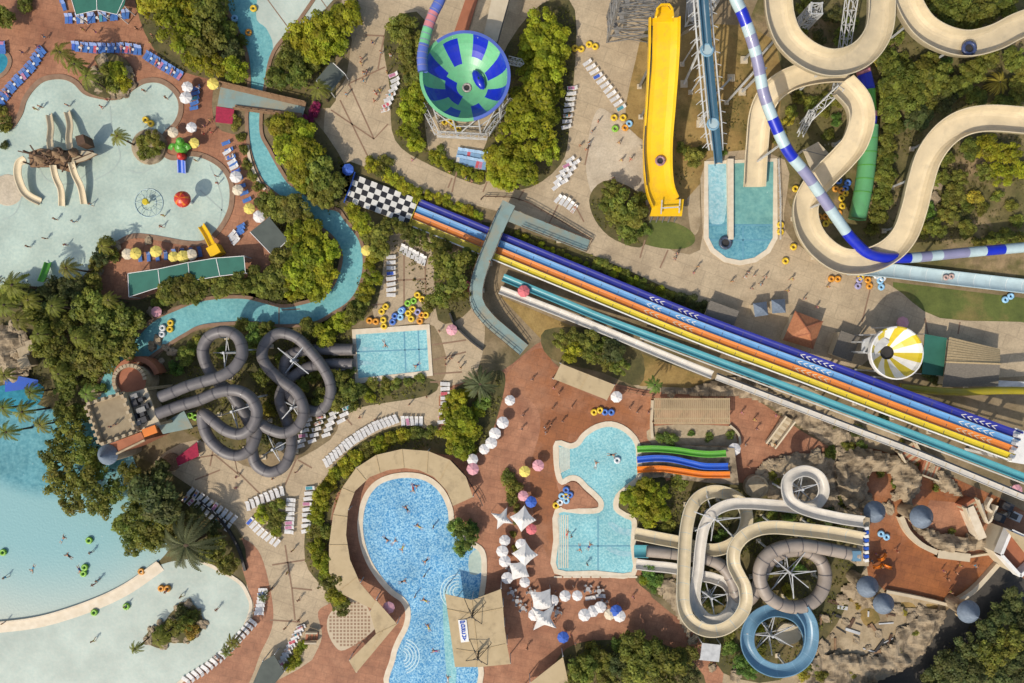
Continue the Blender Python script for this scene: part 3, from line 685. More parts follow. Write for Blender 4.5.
trees('behind the green tunnel slide','its lower end',(858,220),[(884,146,12,'O'),(886,162,12,'O'),(884,180,12,'O'),(882,197,11,'O'),(878,213,11,'O'),(892,175,8,'O'),(872,228,8,'O'),(838,100,9,'O'),(824,98,8,'O')])
trees('inside the lower right flume bend','the right edge',(1024,150),[(936,176,11,'O'),(944,158,10,'O'),(952,196,12,'O'),(948,214,12,'O'),(936,228,10,'O'),(920,232,9,'O'),(958,178,10,'O'),(970,150,11,'O'),(988,148,14,'L'),(1008,154,14,'L'),(1002,174,14,'L'),(984,172,11,'O'),(966,230,10,'O'),(1020,170,10,'L'),(962,214,8,'D'),(1018,240,9,'O')])
trees('in the jungle left of the lazy river','the castle tower',(110,415),[(8,295,14,'O'),(45,298,14,'D'),(60,290,16,'D'),(78,286,13,'D'),(34,312,12,'O'),(26,294,12,'D'),(48,322,16,'O'),(46,345,15,'O'),(62,356,17,'O'),(92,308,19,'O'),(112,316,19,'O'),(130,322,17,'O'),(102,338,20,'O'),(120,344,17,'O'),(86,334,14,'O'),(90,362,17,'O'),(108,362,13,'O'),(66,386,13,'O'),(82,300,12,'D'),(66,325,13,'O'),(70,372,12,'O'),(88,380,9,'O'),(100,388,7,'G'),(94,283,10,'O')])
trees('beside the wave pool','the castle tower',(106,455),[(70,430,17,'O','airy'),(58,452,18,'O','airy'),(84,452,18,'O','airy'),(62,478,19,'O','airy'),(88,484,21,'O','airy'),(72,504,15,'O','airy'),(102,506,15,'O','airy'),(116,490,14,'O','airy'),(98,466,14,'O','airy'),(66,410,12,'O'),(80,413,11,'O'),(130,472,13,'O','airy')])
trees('in the dark grove','the silver cone roof',(106,455),[(150,492,20,'D'),(166,508,20,'D'),(140,515,18,'O'),(128,528,15,'O'),(152,535,16,'O'),(170,530,16,'O'),(134,545,12,'O'),(212,548,14,'O'),(222,560,13,'O'),(230,565,10,'O'),(215,530,10,'D'),(195,515,10,'D'),(160,470,12,'D')])
palms('by the wave pool','the castle tower',(110,415),[(22,412,13,'O',0),(6,432,12,'O',0),(3,408,11,'O',0),(40,425,11,'O',0),(30,392,11,'O',1),(4,375,10,'O',0)])
palms('left of the jungle','the left edge',(0,300),[(12,285,16,'O',0),(4,305,14,'O',0),(28,300,12,'O',0),(52,306,12,'O',1),(76,338,11,'O',1),(38,334,12,'O',0),(18,320,12,'O',1),(58,374,11,'O',0),(86,394,11,'G',0),(108,300,10,'O',1)])
palms('at the corner of the beach pool','the grove',(185,545),[(186,545,33,'P',2)])
trees('on the rock island in the beach pool','the left end',(150,640),[(162,635,9,'O'),(172,628,9,'O'),(184,624,10,'O'),(192,618,9,'O'),(190,632,9,'Y'),(180,614,8,'D')])
palms('rising from the beach pool island','the left end',(134,650),[(135,649,8,'O',0),(158,640,11,'O',0)])
palms('along the edge of the beach pool','the dark grove',(210,560),[(232,643,9,'O',0),(226,652,8,'O',0),(262,598,7,'D',0)])
trees('among the grey tube slides','the river',(270,320),[(255,333,10,'G'),(243,326,9,'O'),(268,330,10,'O'),(308,328,11,'O'),(324,336,11,'L'),(196,344,9,'O'),(186,356,10,'O'),(176,368,8,'G'),(255,345,9,'O'),(262,376,11,'O'),(284,360,9,'O'),(300,358,9,'O'),(302,386,10,'O'),(316,376,9,'O'),(340,378,11,'O'),(350,392,11,'O'),(322,398,11,'O'),(338,400,11,'O'),(272,392,8,'O'),(350,372,8,'O'),(268,408,9,'Y'),(222,352,7,'O'),(264,440,7,'D')])
trees('in the hedge under the square splash pool','the pool',(390,378),[(372,384,7,'O'),(384,383,6,'O'),(396,384,7,'O'),(408,381,6,'O'),(420,379,6,'O'),(362,392,8,'O'),(352,404,8,'O'),(370,396,7,'L'),(385,392,6,'O')])
palms('beside the terracotta plaza','the brown canopy',(585,380),[(480,384,20,'P',2)])
trees('between the round canopy and the plaza','the date palm',(480,384),[(456,402,11,'L'),(448,412,11,'L'),(462,418,14,'L'),(450,430,14,'L'),(470,432,11,'L'),(464,446,13,'L'),(476,414,9,'L'),(482,402,9,'G'),(454,445,10,'L'),(464,396,9,'L'),(472,452,7,'L')])
trees('in the hedge around the big pool canopy','the date palm',(480,384),[(430,432,8,'O'),(418,434,8,'O'),(405,436,9,'L'),(392,440,9,'L'),(379,445,9,'L'),(367,451,9,'O'),(355,459,9,'L'),(345,467,9,'L'),(336,475,9,'L'),(328,484,9,'L'),(322,495,10,'L'),(319,508,9,'L'),(316,520,9,'L'),(314,533,9,'O'),(316,546,9,'L'),(321,558,10,'L'),(325,570,10,'L'),(331,582,11,'O'),(336,594,11,'L'),(342,606,10,'O'),(326,530,8,'O'),(330,557,8,'L')])
trees('in the triangular island between sun loungers','its top',(270,500),[(262,515,8,'L'),(270,512,8,'O'),(278,505,8,'O'),(272,524,8,'O'),(281,518,7,'O'),(276,532,6,'L')])
trees('in the clipped bed by the steps','its bottom',(288,670),[(289,667,6,'L'),(294,659,6,'L'),(299,652,6,'L'),(303,645,5,'L'),(297,664,5,'L')])
trees('at the edge of the big blue pool','the pool',(450,560),[(457,527,10,'G'),(466,537,14,'G'),(462,548,9,'G'),(472,527,8,'G')])
trees('on the plaza by the yellow parasol','the parasol',(525,472),[(509,477,9,'O'),(514,488,9,'O'),(511,500,7,'O'),(517,508,5,'O'),(516,520,5,'O'),(513,535,4,'O'),(516,548,5,'O')])
trees('in the bed above the brown canopy','the racing lanes',(600,320),[(562,340,11,'O'),(575,337,11,'O'),(588,341,12,'O'),(572,352,11,'L'),(590,354,11,'O'),(605,362,10,'O'),(612,350,12,'D'),(620,366,11,'O'),(603,345,9,'O')])
palms('on the yellow grass below the lanes','the pergola',(690,410),[(655,385,10,'G',0)])
trees('on the white stones below the pergola','the left',(654,424),[(663,437,8,'G'),(672,440,7,'G'),(692,434,4,'G'),(709,437,5,'G'),(731,435,5,'G')])
trees('beside the small pool inlet','the coloured slides',(680,470),[(630,498,11,'L'),(644,490,13,'L'),(658,494,13,'L'),(648,508,14,'L'),(634,510,9,'L'),(662,512,10,'L'),(650,520,9,'L'),(680,482,9,'O'),(676,480,8,'O'),(668,526,8,'O')])
trees('on the slope beside the slide exits','the slide exits',(640,560),[(648,574,8,'G'),(656,580,8,'G'),(652,587,6,'G'),(645,580,6,'L')])
trees('among the white flumes','the grey cone roofs',(875,512),[(712,518,9,'O'),(704,534,8,'O'),(720,536,8,'G'),(701,584,8,'O'),(714,602,8,'O'),(760,522,6,'O'),(774,516,7,'O'),(790,516,7,'G'),(770,570,7,'O'),(788,592,7,'Y'),(800,570,7,'G'),(732,650,9,'G'),(742,664,10,'G'),(728,636,7,'O'),(757,628,8,'L'),(760,652,8,'O'),(774,478,8,'O'),(808,525,7,'O'),(830,516,9,'D'),(838,532,7,'D'),(752,672,8,'G'),(806,672,9,'Y'),(842,528,6,'D')])
trees('along the bottom edge of the plaza','the blue pool',(480,660),[(582,668,15,'O'),(600,660,12,'O'),(575,680,12,'O'),(590,650,9,'O'),(634,646,16,'O'),(652,655,18,'O'),(640,672,17,'O'),(668,668,18,'O'),(684,656,12,'O'),(620,664,12,'D'),(690,676,12,'D'),(606,680,12,'O'),(618,644,8,'G')])
trees('in the dark wood beyond the road','the lower right corner',(1024,683),[(1012,600,12,'D'),(1000,616,13,'D'),(1020,622,14,'D'),(985,632,14,'D'),(1008,640,17,'O'),(968,648,16,'D'),(990,655,18,'O'),(950,665,16,'D'),(972,672,17,'D'),(1014,664,17,'D'),(932,680,13,'D'),(996,682,15,'D'),(955,684,14,'D')])
trees('below the road','the road',(900,683),[(872,706,20,'D'),(893,712,20,'D'),(858,716,18,'D'),(912,700,15,'D'),(884,728,20,'D')])
trees('on the round planter in the shallow pool','the palm',(118,136),[(144,142,9,'O'),(152,138,10,'O'),(158,148,8,'O'),(146,154,8,'O')])
palms('leaning over the shallow pool','the planter',(150,148),[(117,136,11,'O',0)])
trees('on the rock peninsula in the shallow pool','the blue loungers',(100,50),[(108,68,9,'O'),(118,72,10,'L'),(112,84,9,'O'),(124,84,8,'L'),(100,82,8,'D')])
palms('on the rock peninsula','the blue loungers',(60,40),[(60,52,14,'O',0),(74,64,12,'O',0),(86,76,12,'O',0)])
trees('at the left corner of the shallow pool','the pool',(20,120),[(4,124,9,'O'),(2,110,7,'O'),(3,145,5,'D')])
trees('in the bed under the shallow pool','the yellow parasols',(135,254),[(108,246,10,'O'),(102,256,10,'D'),(96,264,9,'O'),(112,256,8,'O')])
trees('at the right end of the footbridge','the bridge',(304,110),[(312,112,7,'M'),(308,118,6,'M'),(316,106,5,'M')])
trees('in the river planter strip','the footbridge',(235,115),[(234,122,7,'O'),(240,136,6,'O'),(243,150,6,'O'),(247,164,6,'O'),(252,176,6,'O'),(258,187,6,'O')])
trees('beside the yellow striped canopy','the canopy',(897,353),[(926,366,8,'O'),(932,374,8,'D'),(936,362,6,'G'),(938,380,7,'D')])
trees('among the rocks of the towers','the towers',(875,512),[(885,420,7,'D'),(860,432,8,'D'),(838,432,7,'O'),(842,470,5,'O'),(866,475,4,'G'),(902,444,4,'O')])
palms('at the shore under the shallow pool','the rocks',(98,272),[(66,268,12,'O',1),(102,246,9,'O',0)])
palms('at the top of the promenade','the river',(270,60),[(318,88,12,'O',0)])
palms('in the wood of the upper right','the flume',(1000,110),[(1000,82,14,'Y',2)])
palms('in front of the castle','the castle',(120,400),[(60,560,1,'O',0)][:0])
trees('in the scrub under the cream loop','the loop',(828,67),[(800,96,8,'O'),(812,104,9,'O'),(826,108,8,'O'),(792,112,7,'O'),(836,120,7,'G'),(828,134,7,'O'),(780,136,7,'O'),(788,120,6,'Y')])
trees('between cream loop and upper right flume','the green tunnel',(868,120),[(886,44,9,'O'),(893,56,9,'O'),(905,60,9,'O'),(880,56,8,'Y'),(898,38,7,'O'),(930,62,10,'O'),(946,66,9,'G')])
trees('on the scrub by the lower right bend','the right edge',(1024,200),[(998,196,7,'O'),(985,208,8,'O'),(975,198,8,'Y'),(1012,206,7,'O'),(1006,236,9,'O'),(992,238,8,'O'),(980,244,8,'O'),(930,210,8,'G'),(922,222,7,'O'),(968,206,7,'O'),(1018,222,7,'O')])
trees('among the tower rocks','the left cone roof',(875,512),[(832,452,7,'O'),(848,446,7,'O'),(862,446,6,'G'),(880,474,5,'O'),(914,464,5,'O'),(842,486,5,'O'),(838,500,6,'O'),(894,484,4,'G'),(936,488,4,'O'),(952,532,4,'O')])
trees('along the edge of the dusty lot','the blue flume',(775,640),[(812,668,7,'O'),(822,676,7,'O'),(850,676,6,'O'),(832,664,5,'Y'),(880,668,6,'O'),(900,650,6,'O'),(914,632,5,'O'),(858,606,4,'Y'),(904,612,4,'Y')])
# ground cover under the planting, far too many leaves to count
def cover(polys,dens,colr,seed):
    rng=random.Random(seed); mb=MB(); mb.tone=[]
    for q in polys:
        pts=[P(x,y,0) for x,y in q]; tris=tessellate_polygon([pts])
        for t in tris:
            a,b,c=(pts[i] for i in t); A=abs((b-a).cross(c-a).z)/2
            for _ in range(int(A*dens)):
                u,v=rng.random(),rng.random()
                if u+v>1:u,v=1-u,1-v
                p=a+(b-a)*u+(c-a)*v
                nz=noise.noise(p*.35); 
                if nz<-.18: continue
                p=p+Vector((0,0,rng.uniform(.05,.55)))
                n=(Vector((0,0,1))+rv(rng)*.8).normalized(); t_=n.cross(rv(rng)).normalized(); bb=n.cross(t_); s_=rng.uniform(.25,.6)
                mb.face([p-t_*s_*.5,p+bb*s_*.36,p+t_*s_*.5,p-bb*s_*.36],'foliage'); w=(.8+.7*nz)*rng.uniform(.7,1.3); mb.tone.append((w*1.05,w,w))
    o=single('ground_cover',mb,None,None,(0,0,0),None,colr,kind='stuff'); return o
o=cover([[(0,275),(70,290),(130,300),(165,295),(205,297),(150,320),(112,360),(60,400),(0,380)],[(268,208),(310,222),(338,252),(330,288),(300,302),(260,298),(270,262),(296,250)],[(150,372),(200,335),(330,328),(350,340),(350,385),(300,430),(260,420),(210,375)],
 [(880,60),(1024,50),(1024,110),(930,110),(890,240),(860,240)],[(940,140),(1024,130),(1024,180),(985,185),(975,240),(920,245)],[(340,165),(430,205),(395,220),(350,205)],[(385,235),(440,245),(478,270),(470,310),(435,318)],
 [(665,485),(760,500),(850,505),(850,545),(760,600),(700,640),(670,560)],[(370,230),(382,235),(372,300),(345,330),(350,310)],[(445,395),(500,370),(500,400),(475,455),(395,440),(345,470),(320,510),(335,600),(318,590),(308,520),(345,455),(440,425)],[(130,480),(190,500),(235,545),(200,560),(140,545)],[(600,195),(640,200),(640,240),(610,235)],[(920,5),(1000,0),(990,30),(940,35)]],3.0,(.17,.17,.045,1),3)
props(o,'low olive ground cover spreading under the trees and shrubs','ground cover')
o=cover([q for i,q in enumerate(BEDS) if i not in(0,5,12,13)],3.2,(.2,.215,.04,1),8)
props(o,'olive ground cover filling the planting beds along the paths','ground cover')
o=cover([[(770,0),(860,0),(860,50),(790,60)],[(870,40),(1024,30),(1024,115),(900,150),(862,110)],[(790,80),(850,80),(840,150),(775,160)],[(925,140),(1024,130),(1024,245),(905,245)],[(672,120),(700,140),(700,165),(676,195)],[(720,60),(770,90),(750,150),(722,150)]],1.6,(.2,.185,.06,1),6)
props(o,'dry scrub and weeds between the cream flumes','scrub')
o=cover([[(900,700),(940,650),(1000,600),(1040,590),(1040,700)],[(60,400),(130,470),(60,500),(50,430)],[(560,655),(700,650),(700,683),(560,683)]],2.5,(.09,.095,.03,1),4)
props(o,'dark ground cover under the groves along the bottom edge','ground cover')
# ================================================================== sun loungers
WHITE=(.72,.70,.67,1); BLUE=(.08,.2,.52,1); PBLUE=(.25,.42,.62,1)
rl=random.Random(9)
def row(where,anchor,pts,n,axis,col='w',grp=None,along=False,pair=False):
    q=resample_px(pts,n)
    if pair:                                    # two and two with a small white table between the pairs
        q=[]; c=resample_px(pts,n//2+1)
        for i,(A,B) in enumerate(zip(c,c[1:])):
            L=math.dist(A,B); ux,uy=(B[0]-A[0])/L,(B[1]-A[1])/L; m=((A[0]+B[0])/2,(A[1]+B[1])/2); q+=[(m[0]-2.0*ux,m[1]-2.0*uy),(m[0]+2.0*ux,m[1]+2.0*uy)]
            if i: t=P(A[0],A[1],.4); t.z=.045; place(SIDE,t,R(axis if not callable(axis) else 0),f"white side table {where}, {nth(i-1)} from {anchor}",'side table','side tables between blue loungers',(.7,.68,.64,1))
    colr,adj={'w':(WHITE,'white'),'b':(BLUE,'blue'),'p':(PBLUE,'pale blue')}[col]
    for i,(x,y) in enumerate(q):
        a=axis if not callable(axis) else axis(i/(max(1,n-1)))
        p=P(x,y,.35); p.z=.045; v=rl.uniform(.9,1.05); ang=R(a+rl.uniform(-7,7))
        c=tuple(k*v for k in colr[:3])+(1,)
        place(LOUNGER,p,ang,f"{adj} sun lounger {where}, {nth(i)} from {anchor}",'sun lounger',grp or f'{adj} sun loungers {where}',c,rl.uniform(.96,1.06))
        LPOS.append((p,ang,where,i,anchor,adj))
LPOS=[]
def side_table():
    t=MB(); t.lathe((0,0,0),[(0,.42),(.28,.42),(.28,.45),(0,.46)],'plastic',10); l=MB(); l.lathe((0,0,0),[(.2,0),(.05,.05),(.05,.42)],'plastic',6); return proto('side_table',[('tabletop',t.mesh('tabletop')),('leg',l.mesh('leg'))])
SIDE=side_table()
def resample_px(pts,n):
    L=[0]
    for a,b in zip(pts,pts[1:]): L.append(L[-1]+math.dist(a,b))
    out=[]
    for i in range(n):
        d=L[-1]*i/max(1,n-1); k=0
        while k<len(pts)-2 and L[k+1]<d: k+=1
        t=(d-L[k])/max(1e-6,L[k+1]-L[k]); out.append((pts[k][0]+(pts[k+1][0]-pts[k][0])*t,pts[k][1]+(pts[k+1][1]-pts[k][1])*t))
    return out
row('in the diagonal row near the yellow slide','its upper end',[(587,63),(605,86),(621,108)],11,35)
row('along the grove edge','its upper end',[(572,88),(569,105),(566,127)],8,8)
row('beside the promenade, inner column','its top',[(570,160),(564,171),(558,179),(556,187)],6,32)
row('in the short row below the grove','its left end',[(558,199),(566,202),(574,209)],5,55)
row('beside the promenade, outer column','its top',[(575,163),(569,174),(563,182)],4,32)
row('curving along the upper promenade bed','its top',[(393,75),(396,83),(392,92),(388,101),(385,110)],8,22)
row('in the column left of the joint lines','its top',[(391,257),(391,295)],8,4)
row('in the fan under the checkered run-out','its left end',[(402,249),(412,254),(424,261)],7,75)
row('in the first column beside the grey tubes','its top',[(309,415),(300,446)],7,14)
row('in the second column beside the grey tubes','its top',[(321,417),(312,441)],5,20)
row('in the third column beside the grey tubes','its top',[(334,413),(326,435)],5,24)
row('in the outer column beside the grey tubes','its top',[(347,408),(341,421)],3,26)
row('in the arc along the canopy hedge','its lower end',[(326,463),(337,453),(349,443),(362,434),(376,426),(396,419)],20,118)
row('in the shade beside the canopy hedge','its left end',[(403,421),(421,421)],5,95)
row('in the column beside the lime trees','its top',[(445,384),(445,403),(442,422)],9,2)
row('in the column beside the long hedge','its top',[(310,488),(307,505),(306,531)],9,6)
row('on top of the triangular island','its left end',[(248,506),(262,499),(282,491)],8,106)
row('right of the triangular island','its top',[(291,500),(289,532)],8,2)
row('below the triangular island','its left end',[(250,521),(262,533),(277,543)],8,50)
row('in the upper rank by the dark grove','the left',[(191,491),(210,503),(234,519)],10,50)
row('in the lower rank by the dark grove','the left',[(186,498),(206,511),(228,527)],9,50)
row('beside the palm shadow on the path','its top',[(263,590),(259,613)],7,8)
row('along the beach pool edge','its upper end',[(253,622),(240,636),(222,655),(206,668),(186,680)],17,-40)
row('along the clipped bed by the steps','its upper end',[(301,627),(294,640),(285,656),(276,676)],14,22)
row('left of the shallow pool','the left edge',[(-2,107),(4,97),(12,87),(22,77),(32,67),(39,55),(44,48)],16,128,'b',pair=True)
row('along the top of the shallow pool','the left',[(71,46),(84,48),(104,49),(122,48),(142,51)],16,84,'b',pair=True)
row('in the bend by the shallow pool','its top',[(144,54),(160,64),(182,77)],10,60,'b',pair=True)
row('under the top green canopy','the left',[(63,19),(86,19),(104,17),(131,14)],12,90,'b',pair=True)
row('at the top beside the green canopy','its lower end',[(64,6),(61,-2)],3,100,'b')
row('behind the white parasols','the top parasol',[(196,88),(195,96),(194,108)],5,15,'b')
row('beside the river planter','the footbridge',[(226,143),(229,150),(234,166),(241,185),(247,200)],9,20,'b')
row('among the yellow parasols','its left end',[(140,257),(150,257),(162,256),(178,254),(200,252)],8,95,'b')
row('by the dark square canopy','its top',[(241,226),(240,233)],3,30,'b')
row('by the cream parasols','its top',[(227,152),(231,160),(234,167)],4,25)
row('beside the dark square canopy','its left end',[(232,234),(236,241)],3,40)
row('in the corner pool deck','its top',[(1,43),(2,52)],4,0,'b')
row('in the upper rank under the bowl','the left',[(459,153),(485,157)],9,82,'p')
row('in the lower rank under the bowl','the left',[(458,160),(484,165)],9,82,'p')
row('right of the green canopy','its left end',[(590,598),(600,596)][:2],2,10)
row('behind the right edge of the dark square canopy','its top',[(290,246),(291,254),(286,260)],4,60)
TOW=1
# towels and people on some of them
TC=[((.05,.12,.5,1),'blue'),((.6,.55,.5,1),'grey'),((.55,.1,.12,1),'red'),((.5,.2,.3,1),'pink'),((.08,.3,.35,1),'teal')]
for i,(p,a,wh,k,anc,adj) in enumerate(LPOS):
    if rl.random()<.17:
        c,cn=rl.choice(TC); q=p.copy(); place(TOWEL,q,a,f"{cn} towel {wh}, lounger {k+1} from {anc}",'towel','towels on sun loungers',c)
    elif rl.random()<.10:
        c,cn=rl.choice(TC); place(BODY['lie'],p,a,f"sunbather in {cn} {wh}, lounger {k+1} from {anc}",'person','people lying on loungers',c)
# ================================================================== parasols
PC={'w':((.74,.70,.66,1),'white'),'y':((.75,.6,.13,1),'yellow'),'p':((.72,.35,.38,1),'pink'),'r':((.65,.16,.17,1),'red'),'b':((.05,.13,.5,1),'blue'),'c':((.68,.58,.42,1),'cream')}
def para(lst):
    for x,y,c,where in lst:
        p=P(x,y,2.3); p.z=.04; colr,adj=PC[c]; v=rl.uniform(.93,1.04)
        place(PARASOL,p,rl.uniform(0,6),f"{adj} parasol {where}",'parasol','parasols',None,rl.uniform(.88,1.06),cols={'canopy':tuple(k*v for k in colr[:3])+(1,),'pole':(1,1,1,1)},tilt=(R(rl.uniform(-5,5)),R(rl.uniform(-5,5))))
para([(186,86,'w','right of the shallow pool, highest of the white three'),(185,98,'w','right of the shallow pool, second of the white three'),(190,127,'w','by the parrot slide, lowest of the white three'),(193,142,'y','beside the parrot slide'),(212,83,'y','at the left end of the footbridge'),
 (235,177,'w','beside the river planter, above the cream one'),(237,190,'c','beside the river planter'),(248,208,'y','above the dark square canopy'),(259,216,'w','touching the dark square canopy'),
 (126,253,'c','at the left end of the yellow parasols'),(135,254,'y','leftmost above the green roof'),(155,252,'y','second from left above the green roof'),(172,257,'y','third from left above the green roof'),(182,257,'y','rightmost above the green roof'),(191,255,'c','at the right end of the yellow parasols'),
 (366,250,'y','on the river bank under the chequered run-out'),(348,169,'b','at the end of the chequered run-out'),(467,286,'r','under the feathery tree by the walkway'),(523,291,'r','over the teal slide near the walkway'),(452,330,'p','on the promenade right of the square pool'),
 (510,401,'w','topmost in the line beside the plaza'),(502,423,'w','second in the line beside the plaza'),(495,433,'w','third in the line beside the plaza'),(492,443,'w','fourth in the line beside the plaza'),(484,449,'w','fifth in the line beside the plaza'),(472,460,'w','lowest white in the line beside the plaza'),(472,469,'p','ending the white line beside the plaza'),
 (525,472,'y','on the plaza beside the shrubs'),(539,466,'p','on the plaza left of the pool'),(524,497,'p','above the white tents'),(531,503,'b','half hidden above the white tents'),(735,449,'w','at the top of the coloured slides'),(904,323,'p','behind the striped round canopy'),(1019,490,'p','at the right edge by the stairs'),(617,396,'w','beside the brown canopy end'),
 (504,541,'w','topmost of four by the big tents'),(503,551,'w','second of four by the big tents'),(504,562,'w','third of four by the big tents'),(507,578,'w','lowest of four by the big tents'),(521,544,'w','between the two tent pairs'),(525,584,'w','under the lower tent pair'),(565,597,'w','left of two below the pool edge'),(578,597,'w','right of two below the pool edge'),(532,530,'r','beside the upper tent'),(553,601,'w','touching the largest tent'),(535,616,'w','left of the star shaped tent'),
 (585,616,'w','first in the lower cafe line'),(593,613,'w','second in the lower cafe line'),(601,608,'w','third in the lower cafe line'),(610,615,'c','fourth in the lower cafe line'),(620,616,'w','last in the lower cafe line'),(563,638,'b','under the cafe trees'),(388,608,'p','beside the left rim of the big pool'),(616,612,'b','behind the lower cafe line'),(171,131,'c','at the rim of the round planter'),(155,312,'p','on the river bank below the green roof')])
for x,y,pr,a,sc,lab in [(502,520,STAR,20,.8,'white shade tent with drawn-in edges, upper left of the group'),(523,520,TENT,38,.93,'square white shade tent beside the red parasol'),(525,556,TENT,42,.92,'square white shade tent turned like a diamond'),(519,572,TENT,12,.86,'square white shade tent just below the diamond one'),(542,602,TENT,8,1.0,'largest square white shade tent above the star shaped one'),(544,619,STAR,5,1.08,'star shaped white shade tent, lowest of the group')]:
    p=P(x,y,3.2); p.z=.05; place(pr,p,R(a),lab,'shade tent','white shade tents at the cafe',None,sc,cols={'canopy':(.72,.69,.64,1)})
# cafe tables and chairs in grey
def table_proto():
    t=MB(); t.lathe((0,0,0),[(.0,.72),(.45,.72),(.45,.75),(0,.76)],'plastic',14); l=MB(); l.lathe((0,0,0),[(.28,0),(.28,.04),(.05,.08),(.05,.72)],'steel_grey',8)
    return proto('cafe_table',[('tabletop',t.mesh('tabletop')),('leg',l.mesh('leg'))])
def chair_proto():
    s_=MB(); s_.box((0,0,.44),(.46,.46,.05),'plastic'); b=MB(); b.box((-.22,0,.68),(.05,.46,.4),'plastic',tilt=(R(-8),'Y')); ps=[('seat',s_.mesh('seat')),('backrest',b.mesh('backrest'))]
    for x in(-.2,.2):
        for y in(-.2,.2): q=MB(); q.box((x,y,.21),(.04,.04,.42),'plastic'); ps.append(('leg',q.mesh('leg')))
    return proto('cafe_chair',ps)
TAB=table_proto(); CHA=chair_proto()
for i,(x,y,wh) in enumerate([(512,592,'by the lowest small parasol'),(517,601,'on the path beside the big tent'),(523,608,'left of the star shaped tent'),(531,592,'above the largest tent'),(557,612,'right of the star shaped tent'),(588,589,'below the pool edge, left one'),(599,591,'below the pool edge, right one'),(510,570,'between tent and parasols'),(604,604,'in the lower cafe line')]):
    p=P(x,y,.7); p.z=.045; place(TAB,p,0,f"round grey cafe table {wh}",'table','cafe tables',(.4,.38,.36,1))
    for k in range(4):
        a=k*1.571+.4+i; q=p+Vector((.75*math.cos(a),.75*math.sin(a),0)); place(CHA,q,a+math.pi,f"grey chair at the table {wh}, on its {['upper','left','lower','right'][k]} side",'chair','cafe chairs',(.42,.4,.38,1))
# ================================================================== swim rings and rafts
RC={'y':((.75,.5,.03,1),'yellow'),'o':((.7,.3,.03,1),'orange'),'g':((.25,.5,.05,1),'green'),'b':((.08,.18,.5,1),'blue'),'l':((.3,.55,.75,1),'light blue'),'w':((.7,.72,.72,1),'white'),'v':((.35,.32,.5,1),'violet')}
def rings(lst,z=.06):
    for x,y,k,c,where in lst:
        colr,adj=RC[c]; p=P(x,y,z); place(RING2 if k==2 else RING,p,R(rl.uniform(0,180)),f"{adj} {'double ' if k==2 else ''}swim ring {where}",'swim ring','swim rings',colr,1.15)
rings([(384,309,2,'y','near the river, highest of the pile'),(373,321,2,'o','at the left end of the square pool edge'),(384,323,2,'y','second on the square pool edge'),(394,319,2,'b','third on the square pool edge'),(401,314,2,'l','leaning near the blue one by the square pool'),(403,310,1,'b','on top of the square pool row'),(411,302,2,'g','above the square pool'),(420,297,2,'y','above the square pool, beside the green one'),(410,316,2,'y','in the yellow heap above the square pool'),(418,312,1,'v','in the yellow heap above the square pool'),(421,318,2,'o','in the heap at the square pool corner'),(426,315,1,'y','at the very corner of the square pool'),(413,309,1,'y','below the green ring'),
 (578,49,2,'y','left above the diagonal loungers'),(592,46,2,'y','right above the diagonal loungers'),(614,118,1,'y','top left below the diagonal loungers'),(623,118,1,'y','top right below the diagonal loungers'),(629,124,1,'l','below the diagonal loungers'),(625,128,1,'o','below the diagonal loungers'),(615,129,1,'g','below the diagonal loungers'),
 (834,279,2,'o','leftmost below the cream flume'),(858,283,2,'v','below the cream flume'),(860,277,1,'y','below the cream flume touching its rim'),(868,283,2,'o','below the cream flume, third pair'),(879,277,2,'w','below the cream flume, right end'),(880,284,2,'l','below the cream flume, right end'),(1007,298,2,'l','alone on the lawn below the pale channel'),
 (780,225,1,'y','upper of two beside the splash tank'),(780,232,1,'y','lower of two beside the splash tank'),(793,247,1,'y','beside the cream bend'),(785,261,1,'y','alone under the splash tank'),(795,189,1,'y','between splash tank and cream bend'),
 (597,411,2,'y','on the plaza by the small pool'),(608,412,2,'b','on the plaza under the white hut'),(568,492,2,'b','on the brick peninsula'),(564,498,2,'l','on the brick peninsula'),(560,502,1,'w','on the peninsula tip'),(556,505,1,'y','at the pool corner'),(566,496,1,'y','on the peninsula rim'),
 (883,535,2,'l','on the tower deck'),(191,415,1,'g','upper by the grey tubes'),(196,417,1,'g','lower by the grey tubes'),(448,122,2,'y','left under the bowl'),(456,128,2,'y','right under the bowl'),(838,190,2,'o','piled behind the striped tube'),(843,196,2,'y','piled behind the striped tube'),(835,213,2,'o','in the dark pile by the green tunnel'),(822,217,2,'o','in the left pile by the green tunnel'),(838,181,1,'b','above the pile by the green tunnel'),(846,186,2,'b','near the green tunnel'),(842,206,1,'y','nearest the green tunnel mouth'),(828,222,2,'y','at the bottom of the ring pile'),
 (163,331,2,'w','floating in the lazy river'),(171,326,2,'y','floating in the lazy river'),(235,19,1,'l','floating at the top of the river'),(249,33,1,'o','floating in the upper river'),(254,9,1,'y','in the upper river by the beach'),(90,540,1,'g','floating near the dark grove in the wave pool'),(4,552,1,'g','at the left edge of the wave pool'),(85,570,2,'g','in the middle of the wave pool'),(142,571,1,'o','near the wave pool kerb'),(95,612,1,'g','on the beach kerb'),(127,606,1,'g','just below the beach kerb'),(165,588,2,'o','in the beach pool near the date palm'),(149,122,2,'y','in the small lobe of the shallow pool'),(617,460,1,'w','floating in the small pool')],.1)
def on(x,y,z,pr,rz,lab,cat,c,grp=None,s=1.): place(pr,P(x,y,z),rz,lab,cat,grp,c,s)
on(725,243,.15,RAFT,0,'dark round raft floating in the splash tank','raft',(.06,.08,.12,1))
